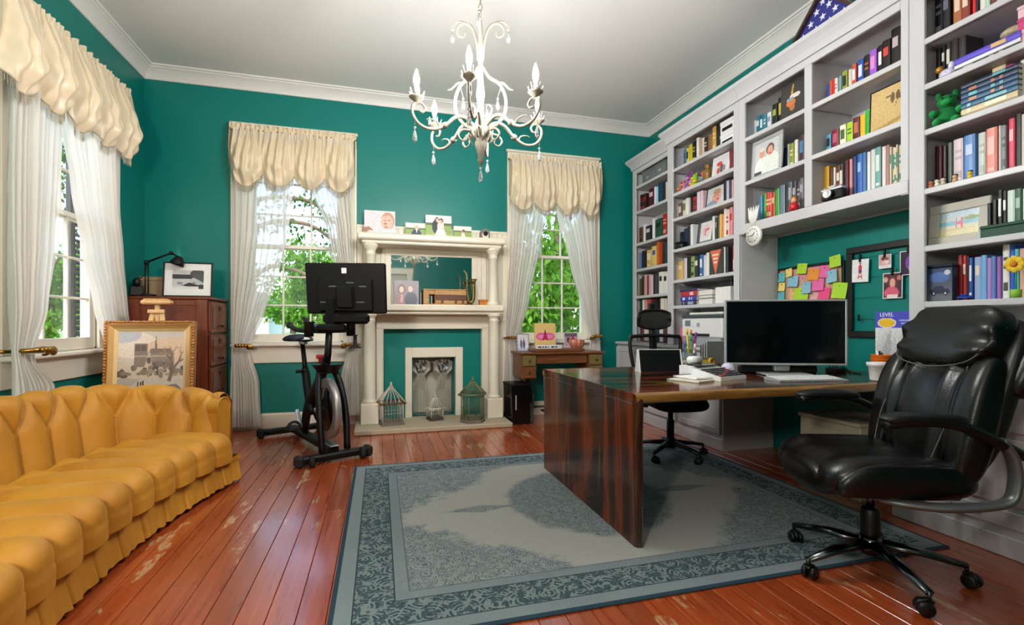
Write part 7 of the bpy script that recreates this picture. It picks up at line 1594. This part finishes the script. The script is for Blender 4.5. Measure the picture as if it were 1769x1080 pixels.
RB = thing('red_box', 'tall red and white box at the fifth shelf end', 'box', (3.06, 3.60, 1.56))
MB().box(0, .12, -.05, .04, 0, .255, .003).build('body', mat('red_card', '#b8303c', .6), RB); MB().box(-.002, .002, -.04, .03, .03, .12, .0005).build('label', WPL, RB)
# row 6
for k, (z, h_, w_, c, lab) in enumerate(((1.292, .055, .20, '#d8d6d2', 'lowest white tray of paper above the printer'), (1.349, .03, .19, '#8c9088', 'grey folder between white trays above the printer'), (1.381, .05, .2, '#e6e4de', 'uppermost white paper ream above the printer'))):
    T_ = thing('paper_tray', lab, 'paper tray', (3.03, 3.985, z), 0, 'papers above the printer'); mm = mat('tray_' + c, c, .7); MB().box(0, .24, -w_ / 2 - .01, w_ / 2 + .01, 0, .004, .001).build('tray', mm, T_); MB().box(.008, .235, -w_ / 2, w_ / 2, .0045, h_ - .002, .001).build('sheets', mat('sheet_stack', '#e8e6e0', .85, bump=.4, bscale=300, stretch=(1, 1, 8)), T_)
MH = thing('magazine_holder', 'white magazine holder with a grey chevron pattern above the printer', 'magazine holder', (3.03, 3.735, 1.292))
def chev():
    m, nt, b = newmat('chevron_card'); n = nt.nodes; l = nt.links; tc = n.new('ShaderNodeTexCoord'); w_ = n.new('ShaderNodeTexWave'); w_.inputs['Scale'].default_value = 16; w_.inputs['Distortion'].default_value = 3
    l.new(tc.outputs['Object'], w_.inputs['Vector']); r = ramp(n, w_.outputs['Fac'], l, [(.45, '#e8e8e6'), (.55, '#b8bcbe')]); l.new(r.outputs[0], b.inputs['Base Color']); b.inputs['Roughness'].default_value = .7; return m
CHV = chev()
for y0 in (-.105, -.002): MB().box(0, .24, y0, y0 + .1, 0, .15, .002).build('file_box', CHV, MH)
BX2 = thing('black_box', 'flat black box on top of the chevron magazine holder', 'box', (3.04, 3.72, 1.4435)); MB().box(0, .2, -.09, .08, 0, .045, .006).build('body', PLA, BX2); MB().box(-.002, .202, -.092, .082, .045, .06, .004).build('lid', BKG, BX2)
# printer
PR = thing('printer', 'white office printer with a grey lid, on the cabinet counter', 'printer', (2.90, 3.905, .8855))
MB().box(0, .40, -.30, .24, .0, .085, .012).build('paper_tray', mat('printer_grey', '#9aa0a4', .5), PR); MB().box(.0, .42, -.32, .26, .086, .27, .014).build('body', WPL, PR)
MB().box(-.004, .42, -.325, .265, .272, .30, .010).build('scanner_lid', mat('printer_dark', '#3c4347', .4), PR); MB().box(.04, .36, -.28, .2, .301, .325, .008).build('paper_stack', mat('sheet_stack', '#e8e6e0'), PR)
MB().box(-.008, .004, -.16, .10, .10, .125, .003).build('output_slot', PLA, PR); MB().box(-.006, .004, .12, .20, .195, .25, .003).build('control_screen', mat('screen_grey', '#6d7880', .2), PR); MB().box(-.004, .002, -.02, .02, .19, .225, .001).build('badge', mat('badge_blue_grey', '#8c98a4', .4), PR)
PK = thing('pink_pouch', 'pink patterned pouch beside the printer', 'pouch', (2.98, 4.30, .8855)); MB().ball((.06, 0, .11), (.05, .075, .11), 16, 10).build('pouch', mat('pink_floral', '#e08aa8', .8, col2='#c23a5c', scale=40), PK); MB().box(.0, .12, -.03, .03, .0, .012, .004).build('base', mat('pink_floral', '#e08aa8'), PK)
# column above desk
canvas('dark_canvas', 'big dark canvas with orange and pale brush marks on the shelf above the desk', 'canvas', (3.03, 2.965, 2.6735), RZ + .05, .205, .285, '#3a3836', [('e', .45, .42, .2, .1, '#c8763c'), ('e', .5, .28, .12, .08, '#b8683a'), ('p', [(.5, .9), (.56, .9), (.5, .6), (.42, .6)], '#c89a3c'), ('e', .62, .58, .22, .07, '#d8cfc4'), ('e', .4, .52, .16, .05, '#8c96a8')], th=.02, nx=36, tilt=-.03, edge='#2c2a28')
framed('picture_frame', 'large silver frame with a portrait of a couple in white', 'picture frame', (3.015, 3.215, 2.302), RZ, .315, .325, .03, '#d2d3d4', '#c6c8ca', [('e', .3, .2, .3, .34, '#e6e8e6'), ('e', .68, .22, .34, .38, '#dfe6dc'), ('e', .28, .66, .11, .16, '#d89a84'), ('e', .28, .78, .11, .07, '#d8d4cc'), ('e', .62, .7, .16, .18, '#6a4a40'), ('e', .62, .66, .11, .15, '#dca08a'), ('e', .62, .58, .05, .02, '#b04a48'), ('r', 0, 0, .3, .1, '#4a4c50')], th=.022, nx=44, tilt=-.06, fm=mat('silver_frame', '#cfd0d2', .35, .5))
FG2 = thing('gold_figurine', 'gold-haired figurine in red before the grey books', 'figurine', (3.03, 2.945, 1.962))
MB().lathe([(0, 0), (.034, 0), (.036, .03), (.024, .055), (.015, .06)], 16).build('red_coat', mat('red_glaze', '#c8202a', .3), FG2); MB().ball((0, 0, .078), (.02, .022, .024), 12, 8).build('head', mat('skin_glaze', '#d8a27c', .5), FG2); MB().ball((.004, 0, .09), (.022, .025, .022), 12, 8).build('hair', mat('gold_glaze', '#b8842c', .35, .5), FG2)
# wall clock on the face of the shelf
CL = thing('wall_clock', 'white round ornamental clock hanging at the corner of the alcove shelves', 'clock', (2.962, 3.292, 1.83), RZ)
m = MB(); m.lathe([(0, .0), (.066, .0), (.08, -.006), (.086, -.02), (.08, -.03), (0, -.03)], 32, (0, 0, 0), Matrix.Rotation(PI / 2, 3, 'X')); m.build('case', mat('clock_white_paint', '#e2e2de', .5), CL)
m = MB(); m.lathe([(0, .0), (.064, .0), (.064, -.003), (0, -.003)], 32, (0, -.0005, 0), Matrix.Rotation(PI / 2, 3, 'X')); m.build('dial', mat('dial_cream', '#eceae2', .5, col2='#c8c8c4', scale=20), CL)
for k in range(12): a = 2 * PI * k / 12; MB().box(-.002, .002, -.0035, -.0005, .05, .059).build('hour_mark', PLA, CL, (0, 0, 0), (0, a, 0))
MB().box(-.0025, .0025, -.005, -.0035, -.008, .035).build('hour_hand', PLA, CL, (0, 0, 0), (0, .9, 0)); MB().box(-.0018, .0018, -.0065, -.005, -.01, .048).build('minute_hand', PLA, CL, (0, 0, 0), (0, -1.6, 0))
for a in (-.55, -.28, 0, .28, .55):
    m = MB(); m.tube([(0, .008, .075), (.06 * math.sin(a), .004, .15), (.11 * math.sin(a), .012, .24)], [(.014, .004), (.02, .005), (.006, .003)], 8, flat=(1, 0, 0)); m.build('ribbon_loop', mat('clock_white_paint', '#e2e2de'), CL)
# outer column
SG2 = canvas('wood_plaque', 'tan wooden plaque with carved flowers and a black edge above the desk', 'plaque', (3.065, 2.262, 2.3085), RZ, .245, .285, ('#c2a468', '#d0b47c'), [('p', [(0, .1), (1, .3), (1, .22), (0, .02)], '#a8884c'), ('e', .55, .7, .05, .12, '#6a5230'), ('e', .68, .72, .06, .1, '#6a5230'), ('e', .8, .66, .08, .05, '#6a5230'), ('e', .45, .76, .08, .03, '#7a6238'), ('p', [(.6, .5), (.62, .5), (.7, .7), (.68, .7)], '#6a5230')], th=.022, nx=40, tilt=-.04, edge='#1c1a18')
for nm, a, b, c_, d_ in (('edge_rail', -.128, .128, .28, .288), ('edge_stile', -.130, -.1225, 0, .285)): MB().box(a, b, -.004, .022, c_, d_, .002).build(nm, PLA, SG2)
CMR = thing('vintage_camera', 'vintage black and silver camera before the yellow books', 'camera', (3.025, 2.615, 1.962), RZ + .1)
MB().box(-.075, .075, -.02, .025, 0, .062, .008).build('body', BKR, CMR); MB().box(-.076, .076, -.021, .026, .063, .08, .005).build('top_plate', ALU, CMR); MB().box(-.025, .025, -.018, .022, .08, .096, .005).build('prism_hump', ALU, CMR)
m = MB(); m.lathe([(.0, .038), (.022, .038), (.028, .042), (.03, .03), (.03, 0), (0, 0)], 24, (-.005, -.018, .036), Matrix.Rotation(PI / 2, 3, 'X')); m.build('lens', PLA, CMR)
m = MB(); m.lathe([(.022, .04), (.029, .044), (.031, .034), (.024, .034)], 24, (-.005, -.018, .036), Matrix.Rotation(PI / 2, 3, 'X')); m.build('lens_ring', ALU, CMR)
for x in (-.055, .05): MB().cyl((x, 0, .08), (x, 0, .088), .011, n=14).build('dial', ALU, CMR)
# bookcase behind the chair
GLO = thing('glass_ornament', 'small pearly glass animal beside the flat books', 'figurine', (3.03, 1.925, 2.459)); MB().ball((0, 0, .028), (.028, .04, .028)).build('body', GBM, GLO); MB().ball((-.01, .03, .062), (.02, .02, .02), 12, 8).build('head', mat('gold_glaze', '#b8842c'), GLO); MB().ball((-.01, -.028, .06), (.016, .016, .022), 12, 8).build('tail', GBM, GLO)
SHL = thing('shell_ornament', 'brown spotted shell ornament on the flat books', 'ornament', (3.07, 1.655, 2.459 + .0838)); MB().ball((0, 0, .026), (.04, .055, .026)).build('shell', mat('spotted_brown', '#6a5240', .35, col2='#d8c8a8', scale=50), SHL); MB().box(-.02, .02, -.03, .03, 0, .006, .002).build('foot', PLA, SHL)
for k, (y, z, c, lab) in enumerate(((1.555, 2.459, '#e6b8c4', 'pale pink'), (1.555, 2.5435, '#d0457c', 'magenta'), (1.555, 2.6, '#e8c0cc', 'blush'))):
    h_ = (.083, .055, .06)[k]; PB = thing('gift_box', f'{lab} box in the pastel pile on the second shelf behind the chair', 'box', (3.03, y - .005, z), 0, 'pastel boxes'); mm = mat('pastel_' + c, c, .7); MB().box(0, .16, -.10, .07, 0, h_ * .7, .002).build('body', mm, PB); MB().box(-.003, .163, -.103, .073, h_ * .7, h_ - .001, .003).build('lid', mm, PB)
DN = plush('plush_dinosaur', 'green plush toy slumped at the shelf end behind the leather chair', (3.06, 1.945, 2.2008), .5, 1.1, '#0f7a3c', '#1c9a4c')
for k in range(4): MB().ball((.03, 0, .05 + k * .04), (.014, .008, .014), 8, 6).build('spine_tuft', mat('plush_#1c9a4c', '#1c9a4c'), DN)
for k, (y, c, lab) in enumerate(((1.985, '#b8683c', 'rust'), (1.955, '#e8e4da', 'white'), (1.925, '#d8c8b0', 'cream'), (1.868, '#d8a878', 'peach'), (1.80, '#e0c23c', 'yellow'))):
    T_ = thing('wooden_doll', f'tiny {lab} round doll on the shelf edge behind the chair', 'doll', (3.0, y, 1.8672), 0, 'tiny dolls on shelf edge'); MB().lathe([(0, 0), (.011, 0), (.013, .01), (.008, .022)], 12).build('body', mat('doll_' + c, c, .5), T_); MB().ball((0, 0, .03), .0125, 12, 8).build('head', mat('doll_' + c, c), T_); MB().ball((.002, 0, .036), (.0125, .0125, .009), 10, 6).build('hair', PLA, T_)
framed('picture_frame', 'pale plank-framed beach picture leaning on the shelf behind the chair', 'picture frame', (3.06, 1.90, 1.5425), RZ, .29, .235, .05, '#d2c4a4', ('#d8c890', '#a8c0d4'), [('r', .0, .42, 1, .6, '#7ab0c0'), ('r', .42, .3, .46, .72, '#d83a50'), ('r', .56, .3, .6, .72, '#d83a50'), ('r', .42, .48, .6, .54, '#d83a50'), ('r', .2, .2, .9, .28, '#c8b880'), ('e', .8, .66, .2, .08, '#7a8c5c')], th=.02, nx=40, tilt=-.08, fm=mat('driftwood', '#cdbd9a', .8, var=.4, scale=18, col2='#a8b4c0'))
GB = thing('green_box', 'long dark green box lying before the mint books', 'box', (2.995, 1.66, 1.5425)); MB().box(0, .055, -.14, .095, 0, .045, .004).build('body', mat('bottle_green_card', '#14452f', .6), GB); MB().box(-.002, .057, -.142, .097, .045, .062, .004).build('lid', mat('bottle_green_card', '#14452f'), GB)
TN = thing('tin_box', 'dark blue tin with a picture of an old car, at the shelf end', 'tin', (3.015, 1.955, 1.2275), RZ); MB().box(-.065, .065, .001, .045, 0, .19, .006).build('body', mat('navy_tin', '#28344a', .35, .4), TN); MB().box(-.067, .067, -.001, .047, .19, .205, .005).build('lid', mat('navy_tin', '#28344a'), TN)
picture('print', .125, .18, ('#6a6c70', '#2c3c60'), [('e', .5, .72, .4, .16, '#4a6aa8'), ('e', .82, .86, .12, .08, '#b8c0cc'), ('p', [(.12, .32), (.25, .36), (.34, .46), (.62, .46), (.72, .36), (.9, .34), (.92, .22), (.1, .22)], '#222c48'), ('e', .28, .22, .09, .07, '#10141c'), ('e', .74, .22, .09, .07, '#10141c'), ('e', .28, .22, .04, .03, '#d8d8d8'), ('e', .74, .22, .04, .03, '#d8d8d8')], TN, nx=36, loc=(0, 0, .004))
FLW = thing('paper_flower', 'yellow paper flower standing at the near shelf of books', 'flower', (3.0, 1.61, 1.2275)); MB().lathe([(0, 0), (.02, 0), (.022, .04), (.018, .042), (0, .042)], 14).build('pot', mat('lime_pot', '#8cc83c', .5), FLW); MB().cyl((0, 0, .04), (0, 0, .15), .003, n=6).build('stem', mat('stem_green', '#3c8a3c', .7), FLW)
for k in range(8): a = 2 * PI * k / 8; MB().ball((-.012, .026 * math.cos(a), .165 + .026 * math.sin(a)), (.006, .016, .016), 8, 6).build('petal', mat('petal_yellow', '#e8c022', .7), FLW)
MB().ball((-.018, 0, .165), (.008, .014, .014), 10, 6).build('centre', mat('flower_orange', '#c87a1c', .7), FLW)
TC_ = thing('toy_car', 'little blue toy car before the blue books', 'toy car', (2.995, 1.82, 1.2275)); MB().box(-.012, .012, -.035, .035, .006, .02, .005).build('body', mat('toy_blue', '#1f3fa0', .3), TC_); MB().box(-.01, .01, -.016, .02, .02, .033, .005).build('cabin', mat('toy_blue', '#1f3fa0'), TC_)
for y in (-.022, .022): m = MB(); m.cyl((-.014, y, .007), (.014, y, .007), .007, n=12); m.build('axle_wheels', BKR, TC_)
# folded flag in a triangular case on the bookcase
FC = thing('flag_case', 'dark wooden triangular case with a folded starred flag on the bookcase top', 'flag case', (3.10, 2.755, 3.1505), RZ)
wd = wood('walnut_case', '#2c1c12', '#4a3020', 0, 5, .4)
Wd, Ht = .36, .36
m = MB(); m.prism([(-Wd, 0), (Wd, 0), (Wd - .03, .02), (-Wd + .03, .02)], -.04, .05, 'y'); m.build('case_base', wd, FC)
for sx in (-1, 1):
    m = MB(); m.prism([(sx * Wd, 0), (0, Ht), (0, Ht - .028), (sx * (Wd - .04), .012)], -.04, .05, 'y'); m.build('case_side', wd, FC)
m = MB(); m.prism([(-Wd + .045, .02), (Wd - .045, .02), (0, Ht - .03)], -.008, .02, 'y'); m.build('folded_flag', mat('navy_flag_cloth', '#33358a', .85, bump=.4, bscale=200, var=.25, scale=9), FC)
star = None
for x, z in ((-.22, .055), (-.11, .055), (0, .055), (.11, .055), (.22, .055), (-.165, .115), (-.055, .115), (.055, .115), (.165, .115), (-.10, .175), (0, .175), (.10, .175), (-.05, .235), (.05, .235), (0, .285)):
    if star is None:
        m = MB(); m.prism([((.028 if k % 2 == 0 else .0115) * math.sin(PI * k / 5), (.028 if k % 2 == 0 else .0115) * math.cos(PI * k / 5)) for k in range(10)], -.0105, -.0075, 'y'); star = m.build('star', mat('white_cloth', '#e8e8ee', .8), FC, (x, 0, z))
    else: share('star', star, FC, (x, 0, z))
m = MB(); m.prism([(-Wd + .04, .015), (Wd - .04, .015), (0, Ht - .026)], .021, .03, 'y'); m.build('case_back', wd, FC)
